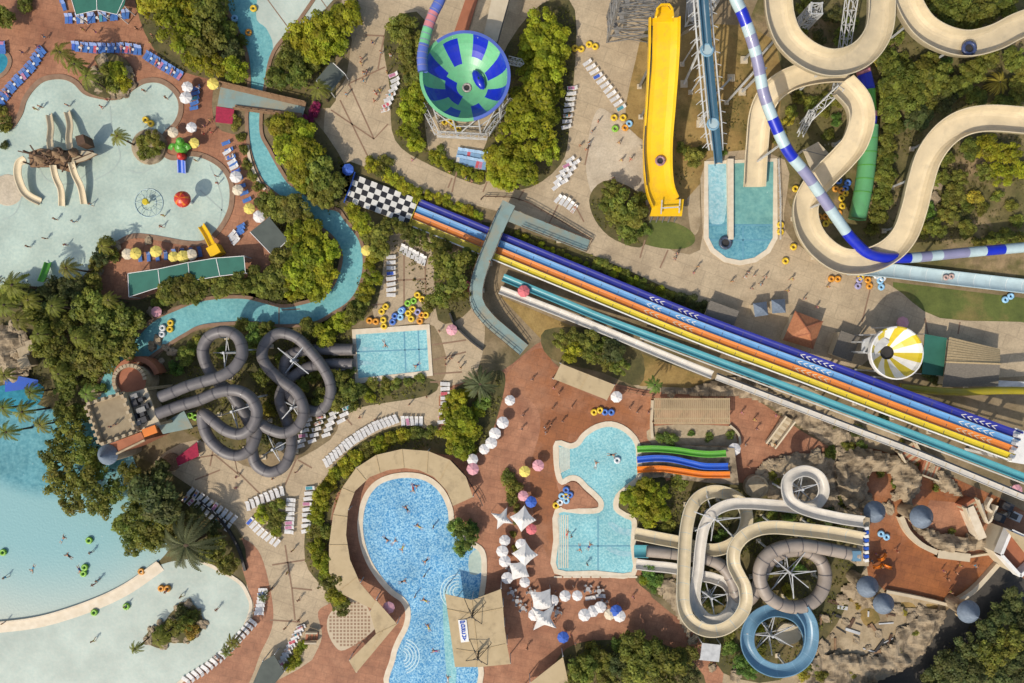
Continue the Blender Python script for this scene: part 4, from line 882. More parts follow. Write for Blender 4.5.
# ================================================================== people
SUIT=[((.03,.05,.2,1),'navy'),((.5,.06,.06,1),'red'),((.02,.02,.02,1),'black'),((.1,.35,.5,1),'turquoise'),((.6,.5,.1,1),'yellow'),((.6,.6,.58,1),'white'),((.45,.15,.3,1),'pink')]
def folk(lst):
    for i,(x,y,pose,where) in enumerate(lst):
        c,cn=SUIT[(i*3+len(where))%7]; z={'swim':.1,'stand':.05,'walk':.05,'sit':.05,'lie':.05}[pose]; p=P(x,y,z)
        verb={'swim':'swimming','stand':'standing','walk':'walking','sit':'sitting','lie':'lying'}[pose]
        place(BODY[pose],p,R((i*67)%360),f"person in {cn} swimwear {verb} {where}",'person','people in the park',c,1.02)
folk([(373,44,'walk','on the upper promenade, highest one'),(362,60,'walk','by the dark hut on the promenade'),(365,75,'walk','below the dark hut'),(368,73,'walk','below the dark hut, right of a companion'),(347,95,'walk','near the bridge end'),(377,95,'walk','by the upper loungers'),(375,102,'walk','by the upper loungers, lower one'),
 (146,92,'stand','in the small lobe of the shallow pool'),(168,99,'stand','at the right rim of the small lobe'),(104,108,'walk','near the rock peninsula'),(109,101,'stand','close to the rock peninsula'),(38,110,'stand','near the upper beige slides'),(43,108,'stand','beside the upper beige slides'),(93,205,'walk','at the end of a beige slide'),(76,222,'walk','in the open shallow pool'),(165,216,'stand','near the splash circle'),(163,227,'walk','below the splash circle'),(218,177,'stand','at the right rim of the shallow pool, upper'),(219,184,'stand','at the right rim of the shallow pool, lower'),
 (621,161,'walk','left of the yellow slide'),(630,160,'walk','close to the yellow slide'),(674,259,'walk','under the splash lawn'),(676,254,'walk','under the splash lawn, upper one'),(697,267,'stand','left below the splash tank'),(693,273,'stand','at the hedge of the racing lanes'),(744,277,'walk','below the splash tank'),(747,273,'walk','below the splash tank, upper one'),(786,291,'walk','between tank and brick kiosk'),(773,304,'walk','above the dark kiosks'),(803,299,'stand','by the brick kiosk roof'),(827,215,'stand','beside the ring pile'),
 (450,173,'stand','on the promenade under the bowl hedge'),(466,179,'walk','below the bowl hedge, left'),(472,182,'walk','below the bowl hedge, right'),(551,424,'walk','on the plaza in the middle'),(546,432,'walk','on the plaza, lower of the pair'),(452,358,'stand','right of the square pool'),(459,362,'stand','near the palm shadow'),(629,408,'stand','beside the white hut, left'),(637,412,'stand','beside the white hut, middle'),(648,412,'stand','beside the white hut, right'),
 (96,583,'walk','in the wave pool shallows'),(80,571,'swim','beside the green ring'),(8,576,'walk','at the left of the wave pool'),(100,579,'stand','in the wave pool shallows, right'),(7,621,'stand','on the beach kerb'),(168,590,'stand','behind the orange ring'),
 (413,490,'swim','near the top of the big pool'),(416,486,'swim','at the very top of the big pool'),(395,541,'swim','in the upper left of the big pool'),(428,626,'swim','in the middle of the big pool'),(434,651,'swim','in the lower big pool'),(402,549,'swim','along the left of the big pool'),(387,540,'swim','at the left wall of the big pool'),(404,581,'swim','off the big pool bulge'),(448,678,'swim','at the bottom of the big pool'),(424,600,'swim','off the pool steps'),
 (416,366,'swim','in the square pool corner'),(385,345,'swim','below the tube exits'),(613,455,'swim','in the round part of the small pool'),(590,545,'swim','in the lower small pool'),(571,535,'stand','on the small pool steps'),
 (590,605,'stand','by the lower cafe line'),(497,600,'stand','beside the beige canopy'),(555,590,'walk','below the pool edge slabs'),(575,642,'stand','under the cafe trees'),(642,395,'walk','by the pergola end'),(775,415,'walk','on the slide plaza, upper one'),(741,412,'walk','near the pergola right end'),(730,445,'stand','at the white parasol'),
 (870,560,'stand','on the tower deck, lower'),(874,553,'stand','on the tower deck'),(880,565,'stand','by the orange rings'),(895,330,'stand','behind the striped canopy'),(800,330,'walk','on the kiosk path')][:-1])
folk([(118,427,'stand','on the castle terrace'),(113,424,'stand','on the castle terrace, left one')][:0])
CR=random.Random(12)
def crowd(where,anchor,apx,poly,n,poses=('walk','stand')):
    pts=[P(x,y,0) for x,y in poly]; tr=[[poly[i] for i in t] for t in tessellate_polygon([pts])]; ar=[abs((b[0]-a[0])*(c[1]-a[1])-(b[1]-a[1])*(c[0]-a[0])) for a,b,c in tr]; out=[]
    while len(out)<n:
        a,b,c=CR.choices(tr,ar)[0]; u,v=CR.random(),CR.random()
        if u+v>1:u,v=1-u,1-v
        q=(a[0]+(b[0]-a[0])*u+(c[0]-a[0])*v,a[1]+(b[1]-a[1])*u+(c[1]-a[1])*v)
        if all(math.dist(q,k)>3 for k in out): out.append(q)
    verb={'swim':'swimming','stand':'standing','walk':'walking','sit':'sitting'}
    for i,q in enumerate(sorted(out,key=lambda t:math.dist(t,apx))):
        po=CR.choice(poses); col,cn=CR.choice(SUIT); place(BODY[po],P(q[0],q[1],.1 if po=='swim' else .05),CR.uniform(0,6.28),f"person in {cn} {verb[po]} {where}, {nth(i)} from {anchor}",'person','people in the park',col,1.02)
crowd('on the upper promenade','the footbridge',(300,110),[(345,90),(365,40),(385,30),(395,70),(385,120),(420,165),(380,150)],9)
crowd('on the wide path by the grove','the bowl',(465,80),[(585,110),(630,130),(640,200),(600,180),(580,215),(560,225)],8)
crowd('on the path under the splash tank','the tank',(740,262),[(680,262),(780,270),(850,290),(845,325),(790,300),(690,285)],8)
crowd('on the main plaza','the date palm',(480,384),[(530,370),(555,380),(600,410),(560,430),(540,440),(515,460),(500,470),(520,420)],9)
crowd('on the lower plaza','the blue pool',(480,600),[(540,580),(630,582),(640,600),(560,640),(520,670),(510,640)],9)
crowd('on the deck by the shallow pool','the footbridge',(220,95),[(150,30),(200,75),(212,90),(215,140),(225,180),(205,140),(195,80),(140,40)],7)
crowd('on the top left deck','the green canopy',(95,7),[(10,40),(60,20),(130,25),(150,35),(60,35),(20,70)],6)
crowd('paddling in the shallow pool','the orange mushroom',(182,199),[(60,90),(110,105),(170,95),(150,125),(215,170),(225,205),(120,230),(60,270),(20,240),(100,190)],8)
crowd('in the big blue pool','the tree',(463,535),[(370,510),(410,480),(440,500),(450,560),(445,600),(438,660),(405,670),(410,610),(375,565)],6,('swim','swim','stand'))
crowd('in the small pool','the peninsula',(597,505),[(575,455),(610,430),(635,460),(612,490),(625,520),(630,560),(565,565),(562,520),(605,515),(590,480)],4,('swim','stand'))
crowd('in the wave pool','the kerb',(80,605),[(5,500),(45,500),(110,550),(120,575),(60,600),(5,610)],4,('stand','swim'))
crowd('in the beach pool','the date palm',(186,545),[(20,640),(100,615),(150,590),(210,580),(235,610),(205,645),(215,620),(140,615),(100,670),(20,670)],4,('stand','walk'))
crowd('on the path by the long hedge','the triangular island',(270,515),[(285,540),(305,560),(318,610),(295,640),(280,640),(270,580)],6)
crowd('on the path under the grey tubes','the triangular island',(270,515),[(215,470),(285,470),(330,440),(345,420),(400,400),(430,395),(340,452),(300,480),(240,490)],8)
crowd('near the square splash pool','the date palm',(480,384),[(438,330),(465,345),(470,365),(445,378),(436,370)],5)
crowd('on the slide plaza','the pergola',(690,410),[(740,405),(770,412),(790,440),(760,450),(745,470),(738,430)],6)
crowd('on the tower deck','the left cone roof',(875,512),[(885,530),(930,555),(980,560),(950,595),(895,580)],7)
for x,y,pose,z,lab in [(118,424,'stand',11.1,'person in navy swimwear standing on the castle terrace'),(113,426,'stand',11.1,'person in red swimwear leaning left on the castle terrace'),(490,262,'stand',4.1,'person in black swimwear on the raised walkway')]:
    place(BODY[pose],P(x,y,z),R(x*7),lab,'person','people in the park',(.05,.06,.15,1))
# ================================================================== rides and structures
def gloss(n,c,var=.08,rough=.32,scale=.35):
    g=tuple(v*.74+.02 for v in c[:3])+(1,)               # sun-faded, grimy fibreglass
    return mat(n,c,None,rough+.06,scale,var+.06,coat=.15,c3=g,scale3=.55,lo3=.5,hi3=.72)
gloss('cream',C(216,198,162),.12,.45); gloss('cream_out',C(196,180,148),.2)
gloss('flume_white',C(210,202,188),.14,.4); gloss('flume_beige',C(208,192,158),.14,.4); mat('tube_grey',C(118,112,110),C(98,93,92),.5,.5); gloss('tube_seam',C(92,86,86)); mat('tube_beige',C(160,146,132),C(138,126,114),.5,.5)
gloss('flume_blue',C(108,146,168),.15); gloss('flume_blue_out',C(140,176,196)); gloss('pale_blue',C(182,202,204),.14); gloss('lavender',C(140,138,168),.1); gloss('deep_blue',C(20,40,180)); gloss('navy_lane',C(44,50,142),.12)
gloss('sky_lane',C(104,156,202),.12); gloss('orange_lane',C(214,126,48),.12); gloss('yellow_lane',C(212,188,40),.12); gloss('yellow_slide',C(244,192,12),.06); gloss('teal',C(84,156,164),.15); gloss('teal_dark',C(52,92,100)); gloss('pipe_blue',C(58,96,118),.2); gloss('pipe_rim',C(128,166,186))
gloss('mint',C(116,190,136),.1); gloss('tunnel_green',C(98,164,106),.14); gloss('pinkish',C(206,130,134)); gloss('periwinkle',C(92,112,190),.12); gloss('white_paint',C(236,232,224)); gloss('kid_green',C(88,158,46)); gloss('kid_blue',C(40,90,190)); gloss('kid_orange',C(226,122,24)); gloss('red_paint',C(196,52,36)); gloss('olive_tube',C(156,142,24),.15)
mat('slate',C(120,132,146),C(98,110,124),.6,2.,bumpd=.02); mat('canvas_tan',C(190,168,130),C(178,156,118),.85,.4,bumpd=.01,c3=C(156,136,104),scale3=.5,lo3=.52,hi3=.72); mat('green_roof',C(52,112,94),C(44,98,82),.7,.4); mat('dark_roof',C(86,92,84),C(70,76,70),.8,.4); mat('walk_teal',C(134,154,148),C(116,138,134),.75,.5,c3=C(150,144,122),scale3=.25); mat('board_black',C(34,34,38)); mat('board_white',C(226,222,212)); mat('brick_roof',C(186,124,84),C(160,100,66),.8,2.5,bumpd=.03); mat('shingle',C(196,172,130),C(170,146,106),.85,3.,bumpd=.04); mat('render_red',C(172,108,76),C(150,92,64),.8,.5); mat('thatch',C(150,122,92),C(104,82,60),.95,3.,bumpd=.05); mat('machine',C(50,50,54),C(36,36,40),.5,2.); mat('carpet_red',C(170,44,72),C(140,36,60),.95,2.); mat('sand_stone',C(184,166,136),C(154,136,108),.9,1.2,bumpd=.05)
def Z(x,y,z): return P(x,y,z)
def ground(v): return Vector((v.x,v.y,0))
def posts(o,path,step,w=.22,drop=.0,m='steel_white',foot=True,zmin=1.2,side=0.):
    fr=frames(resample(path,step))
    for p,t,r,u in fr[1:-1]:
        if p.z<zmin: continue
        for s in ((-1,1) if side else (0,)):
            q=p+r*side*s; mb=MB(); mb.bar((q.x,q.y,-.1),(q.x,q.y,q.z-drop),w,m)
            if foot: mb.box((q.x,q.y,.15),(.9,.9,.3),'concrete_wall')
            part(o,'support',mb)
def uprof(w,h,rim=.18,th=.12,n=12,pw=2.4):
    a=[(-w/2*math.cos(math.pi*k/n),h*abs(math.cos(math.pi*k/n))**pw) for k in range(n+1)]
    b=[(x*(1+2*th/w),y-th) for x,y in reversed(a)]
    return [(-w/2-rim,h)]+a+[(w/2+rim,h),(w/2+rim,h-.12)]+b+[(-w/2-rim,h-.12)]
def flume(name,label,path,w,h,m,mo,step=9.,color=None,postw=.3,seams=True,bank=None,pw=2.4):
    o=thing(name,label,'water slide',ground(path[0])); mb=MB(); pr=uprof(w,h*(1.45 if m=='cream' else 1),pw=8. if m=='cream' else pw); n=len(pr); seams=seams and m!='cream'
    mb.sweep(path,pr,m,True,lambda i,k:m if 0<=k<14 else mo,True,bank)
    if seams:
        sb=mb
        for p,t,r,u in frames(resample(path,3.2))[1:-1]:
            q=[(x*1.0,y+.006) for x,y in pr[1:14]]
            pp=[p-t*.03,p+t*.03]
            vs=[c+r*x+u*y for c in pp for x,y in q]; nn=len(q)
            sb.add(vs,[(k,k+1,nn+k+1,nn+k) for k in range(nn-1)],mo)
    part(o,'channel',mb)
    if step: posts(o,path,step,postw,.1)
    return o
def tube(name,label,path,rad,m,seam='tube_seam',step=10.,mfun=None,seamstep=2.6,n=14,cat='water slide'):
    o=thing(name,label,cat,ground(path[0])); mb=MB(); mb.pipe(path,rad,m,n,mfun)
    if seamstep:
        sb=mb
        for p,t,r,u in frames(resample(path,seamstep))[1:-1]:
            sb.sweep([p-t*.07,p+t*.07],[(rad*1.05*math.cos(-6.283*k/n),rad*1.05*math.sin(-6.283*k/n)) for k in range(n)],seam,True)
    part(o,'tube',mb,smooth=True)
    if step: posts(o,path,step,.3,rad)
    return o
def mast(o,x,y,z,r,n=6,a0=0.,low=2.5,m='steel_white'):
    c=P(x,y,z); mb=MB(); mb.lathe((c.x,c.y,0),[(.9,-.1),(.9,.3),(.3,.32),(.26,z)],m,10,capt=True); part(o,'mast',mb)
    for k in range(n):
        a=a0+6.283*k/n; d=Vector((math.cos(a),math.sin(a),0)); ab=MB(); zz=z-.4-(k%3)*.9
        ab.bar(Vector((c.x,c.y,zz)),Vector((c.x,c.y,zz-.5))+d*r,.16,m); ab.bar(Vector((c.x,c.y,zz-1.6)),Vector((c.x,c.y,zz-.6))+d*r*.8,.1,m); part(o,'arm',ab)
def lattice(mb,a,b,w,m='steel_white',bw=.16,step=2.2):
    """four-chord trussed beam from a to b"""
    a=Vector(a);b=Vector(b);t=(b-a).normalized(); up=Vector((0,0,1)) if abs(t.z)<.9 else Vector((0,1,0)); r=t.cross(up).normalized(); u=r.cross(t)
    c=[r*x*w/2+u*y*w/2 for x,y in((-1,-1),(1,-1),(1,1),(-1,1))]; L=(b-a).length; n=max(2,int(L/step))
    for q in c: mb.bar(a+q,b+q,bw,m)
    for i in range(n):
        p0=a+(b-a)*(i/n); p1=a+(b-a)*((i+1)/n)
        for k in range(4): mb.bar(p0+c[k],p1+c[(k+1)%4],bw*.6,m); mb.bar(p1+c[k],p1+c[(k+1)%4],bw*.6,m)
def railing(label,pts,h=1.05,m='wood_dark',step=1.6,cat='railing'):
    """handrail on posts, each post a part"""
    o=thing('railing',label,cat,pts[0]); r=MB()
    for a,b in zip(pts,pts[1:]):
        for q in(h,h*.55): r.bar(a+Vector((0,0,q)),b+Vector((0,0,q)),.09,m)
    part(o,'rail',r)
    for p in resample(list(pts),step): q=MB(); q.bar(p,p+Vector((0,0,h)),.1,m); part(o,'post',q)
    return o
# ---- cream family flumes, upper right
B=lambda n,s:None
f=flume('cream_flume','wide cream flume looping in a great U at the top',pxpath([(773,-30),(774,0),(777,24),(786,44),(805,60),(828,67),(852,61),(869,44),(876,20),(876,-30)],15,10),4.6,1.4,'cream','cream_out',11)
l=MB(); lattice(l,Z(838,92,1)*1,Z(852,-4,9.5),1.6); part(f,'truss',l)
f=flume('cream_flume','wide cream flume curving out to the upper right edge with a dark raft',pxpath([(899,-30),(900,-5),(906,14),(919,32),(940,44),(963,48),(988,42),(1010,31),(1040,20)],9,6),4.6,1.5,'cream','cream_out',10)
on(968,49,7.7,RAFT,0,'dark raft riding the upper right cream flume','raft',(.05,.07,.16,1),None,1.05)
f=flume('cream_flume','cream flume curving down into the splash tank',pxpath([(850,74),(825,74),(800,78),(780,86),(765,100),(757,120),(754,150),(752,187)],9,.35,6,[9,8.2,7.4,6.6,5.4,4.,1.6,.45]),4.1,1.1,'cream','cream_out',8)
f=flume('cream_flume','longest cream flume, snaking from the right edge under the striped tube',pxpath([(1045,128),(1015,124),(980,122),(955,127),(936,140),(922,160),(914,185),(908,210),(899,235),(884,252),(862,262),(838,262),(818,250),(805,232),(801,210),(808,192),(822,176),(838,160),(850,144),(856,122),(852,104),(838,88)],12,4,6,[12,11.5,11,10.4,9.8,9.,8.2,7.4,6.6,6.,5.4,5.,4.6,4.2,4.,4.6,5.6,6.6,7.6,8.8,9.6,10.2]),4.5,1.5,'cream','cream_out',9)
l=MB(); lattice(l,Z(803,124,1.2),Z(842,86,10),1.3); lattice(l,Z(800,135,1),Z(812,112,6),1.); part(f,'truss',l)
l=MB(); l.prism([P(x,y,4).to_2d() for x,y in [(803,150),(818,142),(832,157),(812,172)]],3.8,4.1,'concrete_wall'); 
for x,y in [(804,150),(818,143),(831,157),(812,171)]: q=P(x,y,4); l.bar((q.x,q.y,0),(q.x,q.y,4),.3,'steel_grey')
for k in range(8): l.bar(Z(804+k*3.5,151-k*1.0,4.2),Z(804+k*3.5,151-k,5.4),.1,'steel_grey')
l.bar(Z(803,150,5.3),Z(831,157,5.3),.12,'steel_grey'); single('stair_platform',l,'grey lookout platform beside the striped tube and cream flume','platform')
f=flume('pale_channel','long pale blue run-out channel along the lawn',pxpath([(846,268),(880,270),(940,277),(1045,289)],.5,.5),2.5,.5,'pale_blue','white_paint',0)
on(948,277,.75,RING2,.2,'pale double ring carrying a rider down the pale blue channel','swim ring',(.5,.35,.3,1))
# striped tube
pp=[(731,-14),(736,0),(743,15),(752,40),(758,63),(764,94),(775,124),(788,151),(807,175),(825,201),(840,223),(853,240),(872,255),(905,258),(960,253),(1040,246)]
path=pxpath(pp,20,5,10,[22,21.5,20.8,19.5,18.2,16.6,15,13.6,12,10.4,9,7.8,6.8,6.2,6,6.5])
cols=[(24,39,'deep_blue'),(50,63,'lavender'),(74,92,'lavender'),(104,121,'lavender'),(136,154,'deep_blue'),(167,183,'deep_blue'),(196,214,'lavender'),(228,246,'lavender'),(275,346,'deep_blue'),(356,368,'lavender'),(378,404,'lavender'),(421,437,'deep_blue')]
pl=[0.]
for a,b in zip(path,path[1:]):
    pa=(a.x*H/(H-a.z),a.y*H/(H-a.z)); pb=(b.x*H/(H-b.z),b.y*H/(H-b.z)); pl.append(pl[-1]+math.dist(pa,pb)*S)
def stripe(i,k):
    for a,b,m in cols:
        if a<=pl[i]<b: return m
    return 'pale_blue'
tube('striped_tube_slide','long tube slide striped blue, lavender and pale, crossing the cream flumes',path,.98,'pale_blue','pale_blue',14,stripe,0)
# green tunnel
path=pxpath([(869,126),(868,150),(864,185),(857,219)],3.2,2.2); o=tube('green_tunnel_slide','straight green tunnel slide beside the ring pile',path,1.65,'tunnel_green','kid_green',6,None,2.6)
for q,m,z in(([(870,112),(870,117)],'pinkish',3.4),([(870,117),(869,127)],'deep_blue',3.4)): mb=MB(); mb.pipe(pxpath(q,z,z),1.25,m,12); part(o,'tube_section',mb)
o=thing('tunnel_slide_bend','blue and pink tube bend between the cream flumes','water slide',ground(P(864,80,4)))
for q,m in(([(863,69),(864,74)],'pinkish'),([(864,74),(868,90)],'deep_blue'),([(868,90),(869,112)],'kid_green')): mb=MB(); mb.pipe(pxpath(q,4.,3.6),1.3,m,12); part(o,'tube_section',mb)
posts(o,pxpath([(864,70),(868,90),(869,112)],4,3.6),3.,.3,1.)
# ---- round bowl
c=P(465,76,12.); r0=43/S*(H-12)/H; o=thing('bowl_slide','round bowl slide with blue and green wedges on a steel frame','bowl slide',ground(c))
prof=[(r0*1.04,-.7),(r0*1.06,.05),(r0*.985,.1),(r0*.95,-.9),(r0*.88,-2.0),(r0*.78,-2.9),(r0*.66,-3.7),(r0*.52,-4.4),(r0*.38,-4.95),(r0*.25,-5.35),(r0*.12,-5.7)]
def wedge(j,k):
    sct=((k+6)%64)//4; blue=sct%2==0
    if j<=1: return 'mint' if 22<k<50 else 'periwinkle'
    if j<3: return 'deep_blue' if blue and sct not in(6,) else 'mint'
    if j<6: return 'deep_blue' if blue else 'mint'
    if j<7: return 'deep_blue' if blue and sct not in(4,12) else 'mint'
    if j<9: return 'deep_blue' if 27<k<44 else 'mint'
    return 'mint'
mb=MB(); mb.lathe(c,prof,'mint',64,wedge); part(o,'bowl',mb,smooth=False)
mb=MB(); mb.lathe((c.x,c.y,c.z),[(r0*.12,-5.8),(r0*.14,-6.6),(r0*.05,-6.7)],'steel_dark',24,capt=True); part(o,'drain',mb)
mb=MB(); q=c+Vector((2.3,.9,-4.2)); M=Matrix.Rotation(R(-62),3,'Z')
vs=[];nn=10
for jj in range(5):
    for k in range(nn): aa=6.283*k/nn; bb=jj*1.4/4; vs.append(q+M@Vector((2.1*math.cos(aa)*math.cos(bb),.95*math.sin(aa)*math.cos(bb),.9*math.sin(bb))))
mb.add(vs,[(jj*nn+k,jj*nn+(k+1)%nn,(jj+1)*nn+(k+1)%nn,(jj+1)*nn+k) for jj in range(4) for k in range(nn)],'deep_blue'); part(o,'splash_guard',mb,smooth=True)
for k in range(10):
    a=6.283*k/10; d=Vector((math.cos(a),math.sin(a),0)); mb=MB(); b0=c+d*r0*.98; b0.z=0; t=c+d*r0*.98; mb.bar(b0,t+Vector((0,0,-.4)),.28,'steel_white'); d2=Vector((math.cos(a+.628),math.sin(a+.628),0)); e=c+d2*r0*.98; mb.bar(b0+Vector((0,0,.3)),e+Vector((0,0,-1.)),.16,'steel_white'); mb.bar(b0+Vector((0,0,6)),Vector((e.x,e.y,6)),.16,'steel_white'); part(o,'frame',mb)
for q in([(422,104),(437,134)],[(487,134),(512,100)],[(437,134),(487,137)]):
    mb=MB(); lattice(mb,Z(*q[0],3.),Z(*q[1],2.),.9,'steel_white',.12,1.4); part(o,'truss',mb)
mb=MB(); lattice(mb,Z(508,60,9),Z(521,63,4.5),1.,'steel_white',.12,1.4); mb.bar(Z(521,63,4.5),ground(Z(521,63,4.5)),.3,'steel_white'); part(o,'truss',mb)
path=pxpath([(444,-14),(440,0),(434,12),(428,28),(424,44),(422,58),(423,72)],14.5,12.2,8)
o=tube('bowl_entry_tube','tube in blue, pink and green bands feeding the round bowl',path,.95,'periwinkle','lavender',8,lambda i,k:('periwinkle' if i<16 else 'pinkish' if i<24 else 'mint' if i<32 else 'periwinkle'),1.1)
o=thing('slide_tower_ramp','grey covered stair ramp behind the round bowl','ramp',ground(P(492,20,5))); mb=MB(); mb.prism([P(x,y,6).to_2d() for x,y in [(494,-12),(512,-12),(497,42),(483,38)]],4.,6.,'concrete_wall','steel_grey'); part(o,'roof',mb)
mb=MB(); mb.prism([P(x,y,2).to_2d() for x,y in [(470,-20),(482,-20),(466,32),(452,32)]],.1,.3,'render_red'); single('ramp_floor',mb,'red brown path strip running under the bowl entry tube','path',kind='structure')
on(467,88,5.9,RAFT,.3,'pale raft with riders at the drain of the round bowl','raft',(.4,.35,.32,1),None,.7)
# ---- yellow ramp slide
o=thing('yellow_ramp_slide','giant smooth yellow ramp slide with small turret on top','water slide',ground(P(660,180,3)))
cl=[(664,18),(663.5,45),(662,75),(660,105),(657.5,140),(657.5,170),(660,190),(665,203)]; zs=[15,14,11.5,9,6,4.2,3.4,3.6]
path=pxpath(cl,0,0,8,zs); w=5.0
mb=MB(); mb.sweep(path,[(-w/2-.25,.9),(-w/2,.9),(-w/2+.1,.15),(-w/4,0),(w/4,0),(w/2-.1,.15),(w/2,.9),(w/2+.25,.9),(w/2+.25,-.3),(-w/2-.25,-.3)],'yellow_slide',True,cap=True); part(o,'ramp',mb)
mb=MB(); mb.sweep(pxpath([(652,26),(651,60),(647,105),(644.5,150),(647,185)],14.6,4.6,6,[14.9,13.2,9.6,6.2,4.6]),[(-.1,0),(.1,0),(.1,.12),(-.1,.12)],'machine',True); part(o,'edge_strip',mb)
mb=MB(); mb.prism([P(x,y,16).to_2d() for x,y in [(655,19),(657,8),(661,4),(669,4),(673,9),(674,19)]],14,15.2,'yellow_slide'); 
for x,y in [(656,17),(657,9),(661,5),(669,5),(672,9),(673,17)]: mb.bar(Z(x,y,15.2),Z(x,y,16.6),.3,'yellow_slide')
mb.sweep(pxpath([(656,17),(657,9),(661,5),(669,5),(672,9),(673,17)],16.4,16.4,1),[(-.15,0),(.15,0),(.15,.3),(-.15,.3)],'yellow_slide',True); part(o,'turret',mb)
mb=MB(); mb.prism([P(x,y,3.6).to_2d() for x,y in [(654,200),(684,199),(682,216),(650,216)]],3.2,3.5,'yellow_slide'); part(o,'landing',mb)
mb=MB()
for a,b in(((662,200),(661,214)),((680,199),(679,213)),((662,208),(680,207))): mb.bar(Z(*a,4.4),Z(*b,4.4),.2,'steel_white')
for k in range(5): mb.bar(Z(652+k*6,217,3.2),Z(650+k*6,222,.1),.2,'steel_grey')
part(o,'landing_stair',mb); posts(o,path,7,.35,.3,'steel_grey',True,1.2,1.9)
on(660,161,5.0,RAFT,0,'raft sliding down the giant yellow ramp','raft',(.35,.2,.2,1),None,.75)
# steel towers along the top
def tower(label,x,y,w,d,h,m='steel_grey',lev=3.,ang=0):
    c=P(x,y,0); o=thing('steel_tower',label,'tower',c); M=Matrix.Rotation(R(ang),3,'Z')
    pt=[c+M@Vector((sx*w/2,sy*d/2,0)) for sx,sy in((-1,-1),(1,-1),(1,1),(-1,1))]
    for p in pt: mb=MB(); mb.bar(p,p+Vector((0,0,h)),.3,m); part(o,'leg',mb)
    n=int(h/lev)
    for i in range(n):
        mb=MB(); z0,z1=Vector((0,0,i*lev)),Vector((0,0,(i+1)*lev))
        for k in range(4):
            a,b=pt[k],pt[(k+1)%4]; mb.bar(a+z1,b+z1,.18,m); mb.bar(a+z0,b+z1,.13,m); mb.bar(b+z0,a+z1,.13,m)
        if i%2: mb.bar(pt[0]+z0+(pt[1]-pt[0])*.2,pt[3]+z1,.8,m,.1)
        part(o,'bracing',mb)
    return o
tower('grey lattice start tower left of the yellow slide',628,30,8.5,5,24,'steel_grey',3.)
tower('white lattice tower with blue pipe slide',694,4,3.5,9,22,'steel_white',2.6)
tower('slim lattice tower at the top edge, right of the bowl',528,-14,5,4,14,'steel_white',2.4)
tower('small lattice tower inside the cream loop',797,30,2,2.,9,'steel_white',2.2)
# ---- blue pipe slide
path=pxpath([(701,-16),(703,10),(706,45),(709,80),(713,120),(716,150),(717,163)],18,.4,6,[19,17.5,14.5,11,6.5,2.6,.5])
o=flume('blue_pipe_slide','narrow steep blue slide dropping into the splash tank',path,1.35,.7,'pipe_blue','pipe_rim',7,None,.2,False)
for x,y,z in((707,50,14.6),(713,124,6.8)): mb=MB(); mb.torus(P(x,y,z),1.05,.2,'pipe_rim',20,8); mb.lathe(P(x,y,z),[(0,.12),(1.0,.1)],'pale_blue',20); part(o,'drop_ring',mb)
for dx,m in((-9,'steel_white'),(-5,'steel_white'),(8,'steel_white')):
    mb=MB(); a=pxpath([(701+dx,-16),(706+dx,45),(713+dx,120),(716+dx*.8,150)],18,2,3,[18,13.8,6.2,2.]); mb.sweep(a,[(-.12,0),(.12,0),(.12,.2),(-.12,.2)],m,True)
    for p,t,r,u in frames(resample(a,2.2)): mb.bar(p,p+r*(1.2 if dx<0 else -1.)+t*.6,.1,m); mb.bar(p,p+Vector((0,0,-1.2)),.1,m)
    part(o,'side_truss',mb)
for a,b in(((684,84,.3),(704,40,13)),((700,124,.3),(712,105,8)),((731,78,.3),(715,95,9)),((744,60,.3),(758,45,16)),((742,92,.3),(766,68,14))):
    mb=MB(); mb.bar(Z(*a),Z(*b),.35,'steel_white'); mb.box(Z(a[0],a[1],.2),(1.4,1.4,.4),'concrete_wall'); single('strut',mb,f"white diagonal steel strut standing {['left of the blue pipe slide, upper','left of the blue pipe slide, lower','right of the blue pipe slide','under the striped tube, upper','under the striped tube, lower'][[684,700,731,744,742].index(a[0])]} one",'strut')
